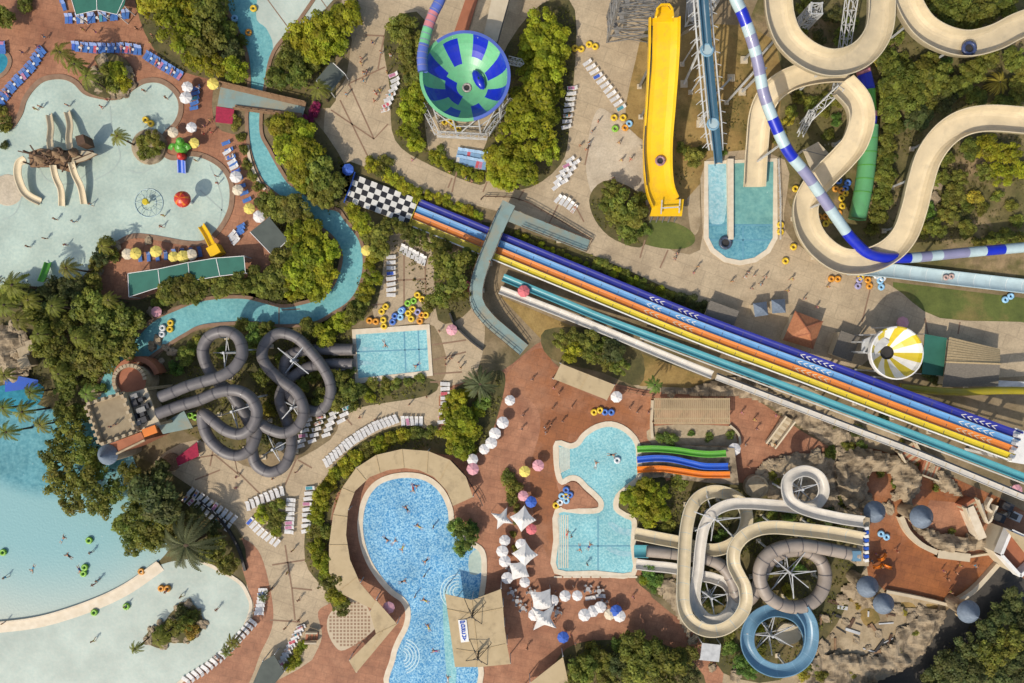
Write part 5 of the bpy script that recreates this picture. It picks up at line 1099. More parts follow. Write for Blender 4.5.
# ---- multi lane racer
mid=[(415,212.5),(500,247.5),(600,288.5),(700,329),(810,370),(900,404),(1017,447)]; zs=[.9,1.4,2.2,3.8,7.,9.6,12.5]
path=pxpath(mid,0,0,14,zs); o=thing('racing_slide','four lane racing slide in navy, sky blue, orange and yellow','water slide',ground(path[0])); W=5.5; lw=W/4
for k,m in enumerate(('navy_lane','sky_lane','orange_lane','yellow_lane')):
    u0=-W/2+k*lw; a=lw; mb=MB()
    mb.sweep(path,[(u0+.05,.32),(u0+.1,.3),(u0+.22,.08),(u0+a*.35,0),(u0+a*.65,0),(u0+a-.22,.08),(u0+a-.1,.3),(u0+a-.05,.32),(u0+a-.05,-.15),(u0+.05,-.15)],m,True,cap=True)
    for p_,t_,r_,n_ in frames(resample(path,3.6))[1:-1]:
        a_=p_+r_*(u0+.2)+n_*.03; b_=p_+r_*(u0+lw-.2)+n_*.03; mb.face([a_-t_*.05,b_-t_*.05,b_+t_*.05,a_+t_*.05],'tube_seam')
    lane=part(o,'lane',mb)
    if k<3:
        fr=frames(resample(path,.1)); cb=MB(); mk='white_paint' if k<2 else 'cream'
        for cx,nc in((656,3),(687,4),(816,6),(978,6)):
            bi=min(range(len(fr)),key=lambda i:abs(fr[i][0].x*H/(H-fr[i][0].z)*S+512-cx))
            for j in range(nc):
                i=int(bi+(j-nc/2)*11)
                if not 8<i<len(fr)-8: continue
                for s in(-1,1):
                    A,Bp=fr[i-4],fr[min(len(fr)-1,i+3)]; uc=u0+lw/2
                    q=[A[0]+A[2]*uc+A[3]*.03-A[1]*.14,A[0]+A[2]*uc+A[3]*.03+A[1]*.14,Bp[0]+Bp[2]*(uc+s*.36)+Bp[3]*.09+Bp[1]*.14,Bp[0]+Bp[2]*(uc+s*.36)+Bp[3]*.09-Bp[1]*.14]
                    cb.face(q,mk)
        part(lane,'arrow_marking',cb)
for k in range(5):
    u0=-W/2+k*lw; mb=MB(); m={0:'navy_lane',4:'white_paint'}.get(k,'tube_seam'); ww=.11 if k in(0,4) else .05
    mb.sweep(path,[(u0-ww,.36),(u0+ww,.36),(u0+ww,-.1),(u0-ww,-.1)],m,True); part(o,'edge_rim' if k in(0,4) else 'divider',mb)
posts(o,path,8,.35,.2,'steel_grey',True,2.,2.)
o2=thing('racing_slide_start','white start platform at the top of the racing slide','platform',ground(P(1022,446,12))); mb=MB(); mb.prism([P(x,y,12.8).to_2d() for x,y in [(1016,428),(1050,440),(1046,468),(1010,462)]],12.,12.6,'white_paint'); part(o2,'floor',mb)
for x,y in((1017,430),(1012,460)): mb=MB(); mb.bar(ground(Z(x,y,12.6)),Z(x,y,12.2),.5,'white_paint'); part(o2,'leg',mb); 
for x,y in((1018,436),(1016,444),(1014,452),(1012,460)): mb=MB(); mb.box(Z(x,y,13.2),(.9,.5,1.2),'white_paint',R(-20)); part(o2,'lane_gate',mb)
# chequered run-out
A,B_,C_,D=[P(x,y,.7) for x,y in((354,174),(419,199.5),(409,224.5),(346,201))]; mb=MB(); nu,nv=11,5
for i in range(nu):
    for k in range(nv):
        f=lambda u,v:(A*(1-u)+B_*u)*(1-v)+(D*(1-u)+C_*u)*v
        mb.face([f(i/nu,k/nv),f(i/nu,(k+1)/nv),f((i+1)/nu,(k+1)/nv),f((i+1)/nu,k/nv)],'board_white' if (i+k)%2 else 'board_black')
mb.prism([v.to_2d() for v in(A,D,C_,B_)],.1,.69,'board_black','concrete_wall'); q=single('run_out_mat',mb,'black and white chequered run-out at the foot of the racing slide','run-out')
railing('white and blue barrier at the far end of the chequered run-out',[P(345,203,.7),P(352,186,.7),P(356,173,.7)],1.,'kid_blue',1.2)
railing('yellow painted barrier between lanes and chequered run-out',[P(420,198,.9),P(409,225,.9)],.5,'yellow_lane',1.2)
# teal and white slides, conveyor
f=flume('teal_slide','single teal slide running below the racing lanes',pxpath([(503,277.5),(560,301),(610,321.5),(700,355),(810,396),(900,430),(1030,480)],1,12,8,[.8,1.6,2.4,4.2,7.,9.3,12.]),1.2,.45,'teal','teal',0,None)
posts(f,pxpath([(610,321.5),(810,396),(1024,478)],2.,11.5),9,.25,.2,'steel_grey')
mb=MB(); mb.sweep(pxpath([(640,338),(700,361),(810,402),(900,436),(1030,486)],3,11.8,8,[3.2,4.2,7.,9.3,11.8]),[(-.12,0),(.12,0),(.12,-.2),(-.12,-.2)],'flume_white',True); part(f,'side_rail',mb)
f=flume('white_slide','straight white slide ending in the rocks',pxpath([(500,290),(560,313),(610,333),(660,354),(712,375)],.8,3.6,8),1.3,.5,'flume_white','white_paint',10)
o=thing('ring_conveyor','pale conveyor belt carrying rings up to the start tower','conveyor',ground(P(720,380,3))); path=pxpath([(716,377),(800,409),(860,432),(918,454),(1024,498)],3.5,12.,8)
mb=MB(); mb.sweep(path,[(-.55,.25),(-.45,.25),(-.45,.1),(.45,.1),(.45,.25),(.55,.25),(.55,-.2),(-.55,-.2)],'flume_white',True)
for p,t,r,u in frames(resample(path,2.6)): mb.bar(p-r*.5+u*.13,p+r*.5+u*.13,.1,'concrete_wall')
part(o,'belt',mb); mb=MB(); mb.sweep([p+Vector((0,0,-.35)) for p in path],[(-.9,0),(-.6,0),(-.6,-.1),(-.9,-.1)],'steel_grey',True); part(o,'side_rail',mb); posts(o,path,8,.3,.2,'steel_grey')
# ---- raised walkway
def deck(name,label,path,w,m,th=.3,step=6,cat='walkway'):
    o=thing(name,label,cat,ground(path[0])); mb=MB(); mb.sweep(path,[(-w/2,0),(w/2,0),(w/2,-th),(-w/2,-th)],m,True,cap=True); part(o,'deck',mb); posts(o,path,step,.35,th,'steel_grey',True,1.,w*.38); return o
pa=pxpath([(588,246),(560,235),(530,223),(506,213.5)],.3,3.9,5); deck('walkway_ramp','straight grey-green ramp rising beside the racing lanes',pa,2.5,'walk_teal')
pb=pxpath([(509,203),(499,224),(491,244),(483,264),(477,284),(477,303),(489,320),(505,334),(524,350)],4.0,.3,6,[4.,4.,4.,3.9,3.6,3.1,2.3,1.4,.3]); deck('walkway_bridge','grey-green walkway bridge crossing the racing lanes and curving down',pb,2.7,'walk_teal')
for sgn,lab in((-1,'upper'),(1,'lower')): railing(f'dark railing on the {lab} side of the straight ramp',[p+r*sgn*1.2 for p,t,r,u in frames(resample(pa,2.))][:(-1 if sgn<0 else -3)],1.,'wood_dark')
for sgn,lab in((-1,'right'),(1,'left')): railing(f'dark railing on the {lab} side of the walkway bridge',[p+r*sgn*1.3 for p,t,r,u in frames(resample(pb,2.))][(3 if sgn<0 else 1):],1.,'wood_dark')
railing('dark rail fence along the promenade above the ramp',[P(x,y,.05) for x,y in [(481,200),(484,197),(512,198),(528,203),(560,221),(592,240),(589,246)]],1.1,'wood_dark')
# ---- footbridge over the river
o=thing('footbridge','grey-green footbridge with brown railings across the lazy river','bridge',P(262,98,0)); mb=MB(); mb.prism([P(x,y,1.2).to_2d() for x,y in [(221,82.5),(306,103),(302,118),(217,106)]],.8,1.1,'walk_teal','wood'); part(o,'deck',mb)
mb=MB(); mb.prism([P(x,y,1.2).to_2d() for x,y in [(216,106),(234,109),(232,124),(215,122)]],.6,1.09,'carpet_red','wood'); part(o,'side_deck',mb)
for k,q in enumerate(([(221,83),(306,103)],[(235,109),(302,117.5)])):
    mb=MB(); a,b=[P(x,y,1.1) for x,y in q]
    for h in(.5,1.): mb.bar(a+Vector((0,0,h)),b+Vector((0,0,h)),.16,'wood',.1)
    mb.bar(a+Vector((0,-.35 if k==0 else .3,.15)),b+Vector((0,-.35 if k==0 else .3,.15)),1.0,'wood',.12)
    for p in resample([a,b],1.5): mb.bar(p,p+Vector((0,0,1.05)),.16,'wood')
    part(o,'railing',mb)
# ---- grey tubes at left of centre
TA=[(160,397),(172,392.5),(188,386),(205,381),(221,376),(234,368),(242,355),(240,341),(232,333),(221,331.5),(209,337),(203,350),(207,366),(217,381),(229,391),(237,402),(246,416),(252,432),(252,450),(257,465),(270,472),(284,466),(291,450),(291,434),(286,418),(280,400),(284,386),(294,376),(309,367),(330,364),(353,364)]
TAZ=[11,10.8,10.5,10.2,10,9.7,9.4,9.1,8.8,8.5,8.2,7.9,7.5,7.,6.4,6.1,5.8,5.5,5.2,4.9,4.6,4.3,4,3.6,3.2,2.8,2.4,2.0,1.6,1.1,.9]
t=tube('grey_tube_slide','grey tube slide with the small round loop near the castle',pxpath(TA,0,0,6,TAZ),1.08,'tube_grey','tube_seam',9,None,2.7); mast(t,223,353,8.6,3.,4,.0); mast(t,272,450,4.8,3.2,4,.5)
TB=[(157,414),(168,410),(182,405),(199,400),(219,392),(237,390.5),(251,398),(257,412),(252,427),(240,434),(225,430),(211,419),(203,414),(205,430),(213,443),(226,453),(240,455),(251,448),(256,435),(259,424),(269,429),(284,433),(298,426),(304,411),(297,393),(282,381),(269,369),(262,355),(267,341),(280,333),(297,338),(311,352),(324,369),(331,386),(328,402),(318,411),(304,408),(292,398),(286,384),(284,368),(290,355),(308,350),(330,349.5),(353,349.5)]
n=len(TB); TBZ=[11-9.9*(i/(n-1))**.9 for i in range(n)]
t=tube('grey_tube_slide','grey tube slide weaving through a big lower loop and a tall right loop',pxpath(TB,0,0,6,TBZ),1.08,'tube_grey','tube_seam',9,None,2.7); mast(t,231,412,8.,3.6,4,.3); mast(t,291,361,5.4,4.,4,.9); mast(t,291,408,5.8,3.,5,.2)
for y,lb in((349.5,'upper'),(364.5,'lower')): mb=MB(); mb.sweep(pxpath([(333,y),(356,y)],1.,.35),uprof(1.9,.6),'tube_beige',True); single('slide_exit',mb,f"{lb} beige-grey slide mouth emptying into the square pool",'slide exit')
# white foam kicked up at the tube exits
for y in(349,363): sheet('pool_water','water_foam',.105,[(356,y-2),(364,y-2.2),(374,y-.5),(372,y+1),(362,y+2),(356,y+2)],4)
# ---- flumes, lower right
f=flume('white_flume','narrow white flume with a small round loop by the grey cone roof',pxpath([(863,521),(845,518.5),(829,515.5),(812,511.5),(796,505.5),(787,497),(785.5,481),(794,472.5),(806,470.5),(818,477),(822,491),(815,503),(800,507),(780,505),(762,503.5),(744,502.5),(727,504),(712,511.5),(703,526),(699,548),(697,570),(694,590),(696,606),(706,617),(718,618),(729,609),(731,595),(725,583),(712,577),(700,574.5),(684,569.5),(668,566.5),(652,565),(636,563)],9,.4,5),1.8,.8,'flume_white','flume_white',8)
mast(f,803,490,8.2,3.6,6,.3); mast(f,712,599,4.,3.4,8,.2)
f=flume('beige_flume','wide beige flume winding round the whole lower right slide group',pxpath([(863,538),(840,533.5),(816,530),(792,527.5),(772,526),(756,528),(742,535),(733,547),(732,562),(737,574),(743,586),(744,602),(737,616),(724,626),(710,629),(696,625),(686,615),(682,600),(682,580),(683,555),(685,528),(690,507),(699,495.5),(713,490.5),(728,493.5),(740,502),(745,516),(741,532),(730,543),(714,548.5),(697,546.5),(678,541),(657,537),(635,532.5)],8.6,.5,5),2.2,1.0,'flume_beige','flume_blue_out',8)
mast(f,718,521,6.4,4.6,7,.1)
t=tube('beige_tube_slide','thick grey-beige tube slide coiled in one big ring',pxpath([(858,555),(840,551.5),(822,548),(804,545),(786,546.5),(770,553),(761,565),(760,580),(767,595),(780,604),(797,607),(812,602),(822,590),(825,574),(820,560),(806,551),(788,551),(772,558),(763,572),(757,588),(748,600),(738,596),(732,580),(722,566),(708,559),(690,555.5),(668,552.5),(646,550.5)],8.8,.6,6),1.25,'tube_beige','tube_seam',8,None,2.6); mast(t,793,575,7.4,4.8,8,.1)
f=flume('blue_flume','wide blue flume coiled in a ring under the beige tube',pxpath([(800,608),(808,622),(809,640),(803,656),(790,666),(773,668),(757,661),(747,647),(746,631),(753,617),(767,609),(783,609),(797,616),(806,630),(807,646),(799,660)],6.,2.4,6),2.3,1.1,'flume_blue','flume_blue_out',7); mast(f,773,637,5.,4.8,7,.4)
mb=MB(); mb.prism(pxpoly([(774,632),(782,622),(795,624),(800,634),(792,642),(778,641)],3),.0,.9,'concrete_wall'); single('pump_cover',mb,'pale concrete slab inside the blue coiled flume','slab')
mb=MB(); mb.sweep(pxpath([(634,550.5),(648,550.7)],.3,.5),uprof(2.2,.6),'teal',True); single('slide_exit',mb,'short teal slide mouth between the two pale exits','slide exit')
sheet('pool_water','water_foam',.105,[(634,530),(622,528),(612,522),(608,524),(618,533),(632,536)],4)
sheet('pool_water','water_foam',.108,[(634,552),(622,551),(610,547),(607,550),(620,556),(632,556)],4)
# coloured children's slides
for y,m,lb,cv in((449,'kid_green','green',[(637,449),(655,448.5),(675,450),(695,453),(710,454),(726,453)]),(459.5,'kid_blue','blue',[(637,459.5),(655,458),(672,459),(690,463),(705,466),(728,466)]),(469.5,'kid_orange','orange',[(637,469.5),(660,468.5),(680,471),(700,474),(715,474.5),(730,474.5)])):
    f=flume('childrens_slide',f"wavy {lb} children's slide running down into the small pool",pxpath(cv,.3,3.4,6,[.35,1.,1.6,2.2,2.8,3.4]),.95,.35,m,m,0,seams=False)
mb=MB(); q=[(640,443),(730,446),(734,482),(700,480),(660,476),(640,480)]; mb.prism([P(x,y,0).to_2d() for x,y in q],0,.3,'rock',None,[.05,2.7,2.9,2.2,.9,.05]); single('slide_bank',mb,"sloping rocky bank under the coloured children's slides",'bank')
# ---- small yellow and white bowl with olive tube
c=P(897,353,9.); r1=26/S*(H-9)/H; o=thing('funnel_slide','yellow and white striped round funnel slide','funnel slide',ground(c)); mb=MB()
mb.lathe(c,[(r1*1.02,-1.),(r1*1.03,0),(r1*.98,.05),(r1*.94,-.8),(r1*.6,-2.4),(r1*.27,-3.4)],'white_paint',32,lambda j,k:('white_paint' if (j<2 and k%32>10) else ('yellow_lane' if (k//2)%2 else 'white_paint'))); part(o,'funnel',mb)
mb=MB(); mb.lathe(c,[(r1*.27,-3.4),(r1*.25,-3.9),(0,-4.0)],'steel_dark',20); part(o,'drain',mb)
for k in range(8): a=6.283*k/8; d=Vector((math.cos(a),math.sin(a),0)); mb=MB(); b=c+d*r1; mb.bar((b.x,b.y,0),b+Vector((0,0,-.5)),.3,'steel_white'); part(o,'leg',mb)
mb=MB(); mb.prism([P(x,y,7).to_2d() for x,y in [(863,340),(880,333),(890,342),(874,356),(862,352)]],6.6,6.9,'steel_white'); part(o,'entry_platform',mb)
for x,y in((864,342),(864,352),(879,335)): mb=MB(); mb.bar(ground(Z(x,y,6.8)),Z(x,y,8),.25,'steel_white'); part(o,'platform_post',mb)
t=tube('olive_tube_slide','straight mustard yellow tube slide by the shingled house',pxpath([(900,387),(925,390),(960,392),(1000,390.5),(1045,391)],5.,8,6),.72,'olive_tube','olive_tube',8,None,4.)
mat('terrace_stone',C(156,140,112),C(136,120,94),.9,.6)
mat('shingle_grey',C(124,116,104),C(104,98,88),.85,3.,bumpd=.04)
# ================================================================== buildings, canopies, rocks
def canopy(name,label,pts,z,m,posts_=True,seams=(),cat='canopy',drop=.0,th=.08):
    o=thing(name,label,cat,ground(P(*pts[0],z))); mb=MB(); q=[P(x,y,z) for x,y in pts]; mb.prism([v.to_2d() for v in q],z-th,z,m); part(o,'roof_sheet',mb)
    if posts_:
        for v in q[::max(1,len(q)//8)]: b=MB(); b.bar((v.x*.998,v.y*.998,0),(v.x*.998,v.y*.998,z-.05),.16,'steel_white'); part(o,'post',b)
    if seams:
        b=MB()
        for s in seams: b.sweep([P(x,y,z+.03) for x,y in s],[(-.06,0),(.06,0),(.06,.05),(-.06,.05)],'shingle' if m.startswith('canvas') else 'white_paint',True)
        part(o,'seam',b)
    return o
# curved canopy round the head of the big pool
outer=[(362,604),(338,592),(329,572),(329,545),(333,515),(342,488),(356,468),(376,455),(402,449),(428,451),(450,460),(466,477),(473,497)]
inner=[(453,506),(447,491),(434,477),(419,470),(405,468),(388,470),(370,477),(355,491),(348,510),(346,535),(350,560),(360,583),(378,604),(388,617)]
canopy('pool_canopy','long tan fabric canopy curving around the head of the big blue pool',outer+inner,3.0,'canvas_tan',True,[[(376,455),(380,473)],[(333,515),(347,517)],[(342,488),(354,493)],[(428,451),(427,473)],[(329,545),(347,545)],[(450,460),(439,482)],[(402,449),(404,468)],[(356,468),(366,480)],[(338,592),(356,578)]])
canopy('terrace_sail','tan shade sail below the chequered terrace',[(376,600),(397,624),(356,673),(349,661),(376,634),(370,612)],3.2,'canvas_tan',True,[[(384,628),(372,650)],[(376,634),(397,624)]])
canopy('plaza_canopy','long pale brown canopy on the plaza below the bushes',[(561,363.5),(615,385),(607,400),(553.5,379)],3.2,'canvas_tan',True,[[(588,374),(580,389.5)]])
o=canopy('bar_canopy','big tan tensioned canopy with a white sign over the pool bar',[(445,594),(472,600),(501,589),(503,607),(504.5,627),(507,645),(510.5,664),(480,667),(455,667),(452,645),(448,615)],4.2,'canvas_tan',True,[[(447,609),(472,614),(502,608)],[(472,600),(474,620),(478,652),(476,667)],[(479,650),(505,644)],[(456,649),(478,652)]])
mb=MB(); a,b,c,d=[P(x,y,4.3) for x,y in((458,620),(466.5,619.5),(469,641.5),(461,642.5))]; mb.prism([v.to_2d() for v in(a,d,c,b)],4.24,4.34,'white_paint'); sg=part(o,'sign',mb)
mb=MB(); f=lambda u,v:(a*(1-u)+b*u)*(1-v)+(d*(1-u)+c*u)*v+Vector((0,0,.06))
for i,g in enumerate(([(.25,0,.8,0),(.25,0,.25,.7),(.8,0,.55,.6),(.25,.5,.55,.5)],[(.3,0,.3,.8),(.3,.0,.7,.2),(.7,.2,.7,.7),(.3,.8,.7,.7)],[(.25,.1,.75,.7),(.25,.7,.75,.1)],[(.3,0,.3,.7),(.3,.0,.7,.0),(.3,.7,.7,.7)],[(.3,.1,.3,.7),(.7,.1,.7,.7),(.3,.7,.7,.7)],[(.3,0,.5,.4),(.5,.4,.7,.0),(.5,.4,.5,.8)])):
    for x0,y0,x1,y1 in g: mb.bar(f(x0,.06+(i+y0)*.15),f(x1,.06+(i+y1)*.15),.2,'kid_blue',.04)
part(sg,'lettering',mb)
for x,y in((473,611),(478.5,652)):
    mb=MB(); p=P(x,y,4.2); mb.bar((p.x,p.y,0),(p.x,p.y,7.4),.3,'steel_dark')
    for k in range(4): a_=.6+k*1.571; mb.bar((p.x,p.y,7.2),(p.x+3*math.cos(a_),p.y+3*math.sin(a_),4.25),.1,'steel_dark'); mb.bar((p.x,p.y,5.4+.4*k),(p.x+1.3*math.cos(a_),p.y+1.3*math.sin(a_),5.2+.4*k),.1,'steel_dark')
    part(o,'mast',mb)
canopy('green_roof','long green fabric roof with white battens under the yellow parasols',[(128,273.5),(158,269),(188,262.5),(216,258),(244,256),(245.5,273),(220,276),(190,281),(160,287),(129,297)],3.6,'green_roof',True,[[(158,269),(160,287)],[(188,262.5),(190,281)],[(216,258),(220,276)],[(128,273.5),(158,269),(188,262.5),(216,258),(244,256)],[(129,297),(160,287),(190,281),(220,276),(245.5,273)],[(244,256),(245.5,273)],[(128,273.5),(129,297)]])
canopy('green_canopy','green fabric canopy with white edges at the top of the deck',[(66,-20),(130,-20),(124,6),(117,14.5),(97,10),(76,15)],3.6,'green_roof',True,[[(66,-20),(76,15),(97,10),(117,14.5),(128,-10)],[(96,-20),(97,10)]])
canopy('dark_canopy','dark grey square canopy half under trees by the river',[(250,232),(269,217),(288,240),(272,255)],3.4,'dark_roof',True,[[(250,232),(272,255),(288,240)]])
canopy('hut_roof','dark flat hut roof beside the upper river trees',[(331,62),(345,74),(331,92),(316,80)],2.8,'dark_roof',True,[[(333,63),(345,74)]])
canopy('kiosk_roof','green flat roof between striped funnel and shingled house',[(925,334),(947,338),(943,376),(922,374)],3.,'green_roof')
canopy('fabric_canopy','small square grey shade cloth among the lower trees',[(702,643),(721,645),(719,662),(700,660)],2.6,'steel_white')
canopy('red_awning','crimson carpeted shade beside the grey tubes',[(176,458),(197,442),(199,456),(178,466)],1.2,'carpet_red',True)
canopy('bottom_roof','pale tiled roof at the bottom edge of the plaza',[(530,683),(563,657),(570,690),(520,700)],3.4,'canvas_tan')
canopy('lounge_roof','dark flat roof at the bottom of the loungers path',[(262,662),(274,655),(284,672),(270,690),(250,690)],2.6,'dark_roof')
for x,y,a,lb in((762,309,8,'left'),(780,306,4,'right')):
    o=thing('blue_kiosk',f"{lb} of two blue-grey kiosks under the racing lanes' shadow",'kiosk',P(x,y,0)); c=P(x,y,3); mb=MB(); mb.lathe((c.x,c.y,3),[(1.9,-.7),(.1,.5)],'slate',4,a0=.785+R(a)); part(o,'roof',mb); mb=MB(); mb.box((c.x,c.y,1.1),(2.2,2.2,2.2),'concrete_wall',R(a)); part(o,'body',mb)
# brick kiosk with hip roof
o=thing('brick_kiosk','kiosk with terracotta hip roof at the promenade end','kiosk',P(803,328,0)); q=[P(x,y,3.2) for x,y in((795,311),(823,321.5),(813,349),(783,340))]; ap=[P(800,324,5.2),P(806,336,5.2)]; ap=[sum(q,Vector())/4+Vector((-.4,.6,1.9)),sum(q,Vector())/4+Vector((.4,-.6,1.9))]
mb=MB(); mb.face([q[0],ap[0],q[1]],'brick_roof'); mb.face([q[1],ap[0],ap[1],q[2]],'brick_roof'); mb.face([q[2],ap[1],q[3]],'brick_roof'); mb.face([q[3],ap[1],ap[0],q[0]],'brick_roof')
for a,b in((q[0],ap[0]),(q[1],ap[0]),(q[2],ap[1]),(q[3],ap[1]),(ap[0],ap[1])): mb.bar(a+Vector((0,0,.04)),b+Vector((0,0,.04)),.2,'render_red',.1)
part(o,'roof',mb); cc=sum(q,Vector())/4; mb=MB(); mb.prism([(cc+(v-cc)*.84).to_2d() for v in(q[0],q[3],q[2],q[1])],0,3.18,'concrete_wall'); part(o,'wall',mb)
# shingled house
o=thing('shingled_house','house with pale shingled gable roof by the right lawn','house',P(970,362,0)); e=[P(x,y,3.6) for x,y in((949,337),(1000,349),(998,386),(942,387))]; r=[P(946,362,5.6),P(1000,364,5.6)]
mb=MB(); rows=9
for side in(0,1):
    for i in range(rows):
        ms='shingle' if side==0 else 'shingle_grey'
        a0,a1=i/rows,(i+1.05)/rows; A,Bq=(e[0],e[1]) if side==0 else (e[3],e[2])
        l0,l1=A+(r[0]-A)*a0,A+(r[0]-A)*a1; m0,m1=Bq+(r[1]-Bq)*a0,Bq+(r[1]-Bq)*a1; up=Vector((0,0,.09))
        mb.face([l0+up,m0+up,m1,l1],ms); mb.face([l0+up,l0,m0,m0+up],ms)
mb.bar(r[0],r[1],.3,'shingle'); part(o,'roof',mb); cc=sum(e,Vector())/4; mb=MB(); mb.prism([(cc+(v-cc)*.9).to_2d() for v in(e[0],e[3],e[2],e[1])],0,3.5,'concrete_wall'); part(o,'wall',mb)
mb=MB(); mb.box(P(1010,384,2.2),(6,1.2,.2),'steel_white',R(-3)); single('awning',mb,'narrow white awning right of the shingled house','awning')
# castle tower
zt=11.; q=[P(x,y,zt) for x,y in((89,404),(125,392.5),(138,431),(103,444))]; o=thing('castle_tower','square castle tower with battlements and pale terrace','tower',ground(q[0])); mb=MB(); mb.prism([v.to_2d() for v in(q[0],q[3],q[2],q[1])],0,zt,'sand_stone','sand_stone'); part(o,'wall',mb)
mb=MB(); mb.poly([(v+(sum(q,Vector())/4-v)*.1).to_2d() for v in q],zt+.02,'terrace_stone'); part(o,'terrace',mb)
for a,b in zip(q,q[1:]+q[:1]):
    d=(b-a).normalized(); ang=math.atan2(d.y,d.x); pb=MB(); n=int((b-a).length/1.25); ins=Vector((-d.y,d.x,0))*-.3
    pb.bar(a+Vector((0,0,.3))+ins*-1*0,b+Vector((0,0,.3)),.5,'sand_stone',.6); 
    for k in range(n): pb.box(a+d*(k+.5)*(b-a).length/n+Vector((0,0,.95)),(.62,.56,.7),'sand_stone',ang)
    part(o,'battlement',pb)
mb=MB(); mb.prism([P(x,y,9.).to_2d() for x,y in((103,446),(141,432),(145,440),(108,458))],0,9.,'render_red','render_red'); mb.bar(Z(108,458,9.2),Z(145,440,9.2),.35,'sand_stone'); part(o,'side_wing',mb)
c=P(106.5,455,9.5); mb=MB(); mb.lathe((c.x,c.y,0),[(1.5,0),(1.5,9.3)],'sand_stone',14); tw=part(o,'turret',mb); mb=MB(); mb.lathe((c.x,c.y,0),[(1.95,9.1),(1.0,10.2),(.0,11.6)],'slate',18); part(tw,'cone_roof',mb)
o=thing('tube_start_platform','start platform of the grey tubes with dark machinery','platform',ground(P(150,410,10))); mb=MB(); mb.prism([P(x,y,10).to_2d() for x,y in((128,394),(146,388),(160,425),(140,431))],9.6,9.9,'concrete_wall'); part(o,'floor',mb)
rm=random.Random(3)
for i in range(9): mb=MB(); x,y=131+rm.uniform(0,18),396+i*3.4; mb.box(P(x,y,10.5),(rm.uniform(.8,1.8),rm.uniform(.6,1.2),rm.uniform(.6,1.4)),'machine' if i%4 else 'steel_grey',R(20)); part(o,'equipment',mb)
for x,y in((129,395),(146,389),(159,424),(141,430)): mb=MB(); mb.bar(ground(Z(x,y,9.6)),Z(x,y,9.6),.5,'sand_stone'); part(o,'leg',mb)
mb=MB(); mb.box(Z(150,431,10.4),(2.6,1.5,.4),'kid_orange',R(20)); part(o,'landing_mat',mb)
mb=MB(); mb.prism([P(x,y,5).to_2d() for x,y in((158,426),(184,411),(193,428),(163,434))],4.8,5.,'walk_teal','steel_grey'); 
for x,y in((160,427),(184,413),(191,427),(165,433)): q_=Z(x,y,4.8); mb.bar(ground(q_),q_,.3,'steel_grey')
single('tube_landing',mb,'grey lower landing beside the grey tube starts','platform')
# round stone terrace behind the castle
c=P(131,381,5.); o=thing('round_terrace','round red terrace with stone rim beside the castle','terrace',ground(c)); mb=MB(); mb.lathe((c.x,c.y,0),[(2.9,0),(2.9,5.),(0,5.02)],'render_red',28,lambda j,k:'sand_stone' if j==0 else 'render_red'); part(o,'floor',mb)
for k in range(16):
    a=.2+k*.24; mb=MB(); mb.box((c.x+3.0*math.cos(a),c.y+3.0*math.sin(a),5.2),(.7,.6,.9),'sand_stone',a); part(o,'rim_stone',mb)
mb=MB(); mb.sweep([Vector((c.x+4.2*math.cos(a),c.y+4.2*math.sin(a),0)) for a in [k*.15 for k in range(2,24)]],[(-.5,0),(-.5,3.2),(.5,3.2),(.5,0)],'render_red'); part(o,'outer_wall',mb)
# cone-roofed gate towers
def cone_tower(label,x,y,z,r,body='sand_stone'):
    c=P(x,y,z); o=thing('gate_tower',label,'tower',ground(c)); mb=MB(); mb.lathe((c.x,c.y,0),[(r*.6,0),(r*.62,z-.9),(r*.9,z-.4),(r*.9,z)],'rock',18); part(o,'wall',mb)
    mb=MB(); mb.lathe((c.x,c.y,z),[(r,-.25),(r,-.1),(r*.55,1.0),(r*.12,2.3),(0,2.9)],'slate',24); rf=part(o,'cone_roof',mb,smooth=True); mb=MB(); mb.lathe((c.x,c.y,z+2.8),[(.06,0),(.12,.3),(0,.9)],'steel_dark',8); part(rf,'finial',mb)
    for k in range(7):
        a=6.283*k/7; mb=MB(); mb.box((c.x+r*.86*math.cos(a),c.y+r*.86*math.sin(a),z-.9),(.35,.5,.7),'kid_orange' if False else 'canvas_tan',a); part(o,'corbel',mb)
cone_tower('blue-grey cone roofed tower by the white flume start',875,512,6.2,2.1); cone_tower('blue-grey cone roofed tower on the rocks, right of the flume start',922,517,6.2,2.25); cone_tower('blue-grey cone roofed tower below the start deck, upper of the close pair',868,587,6.2,2.1); cone_tower('blue-grey cone roofed tower below the start deck, lower of the close pair',884,604,5.4,2.05); cone_tower('blue-grey cone roofed tower beside the dark road',969,612,5.6,2.2)
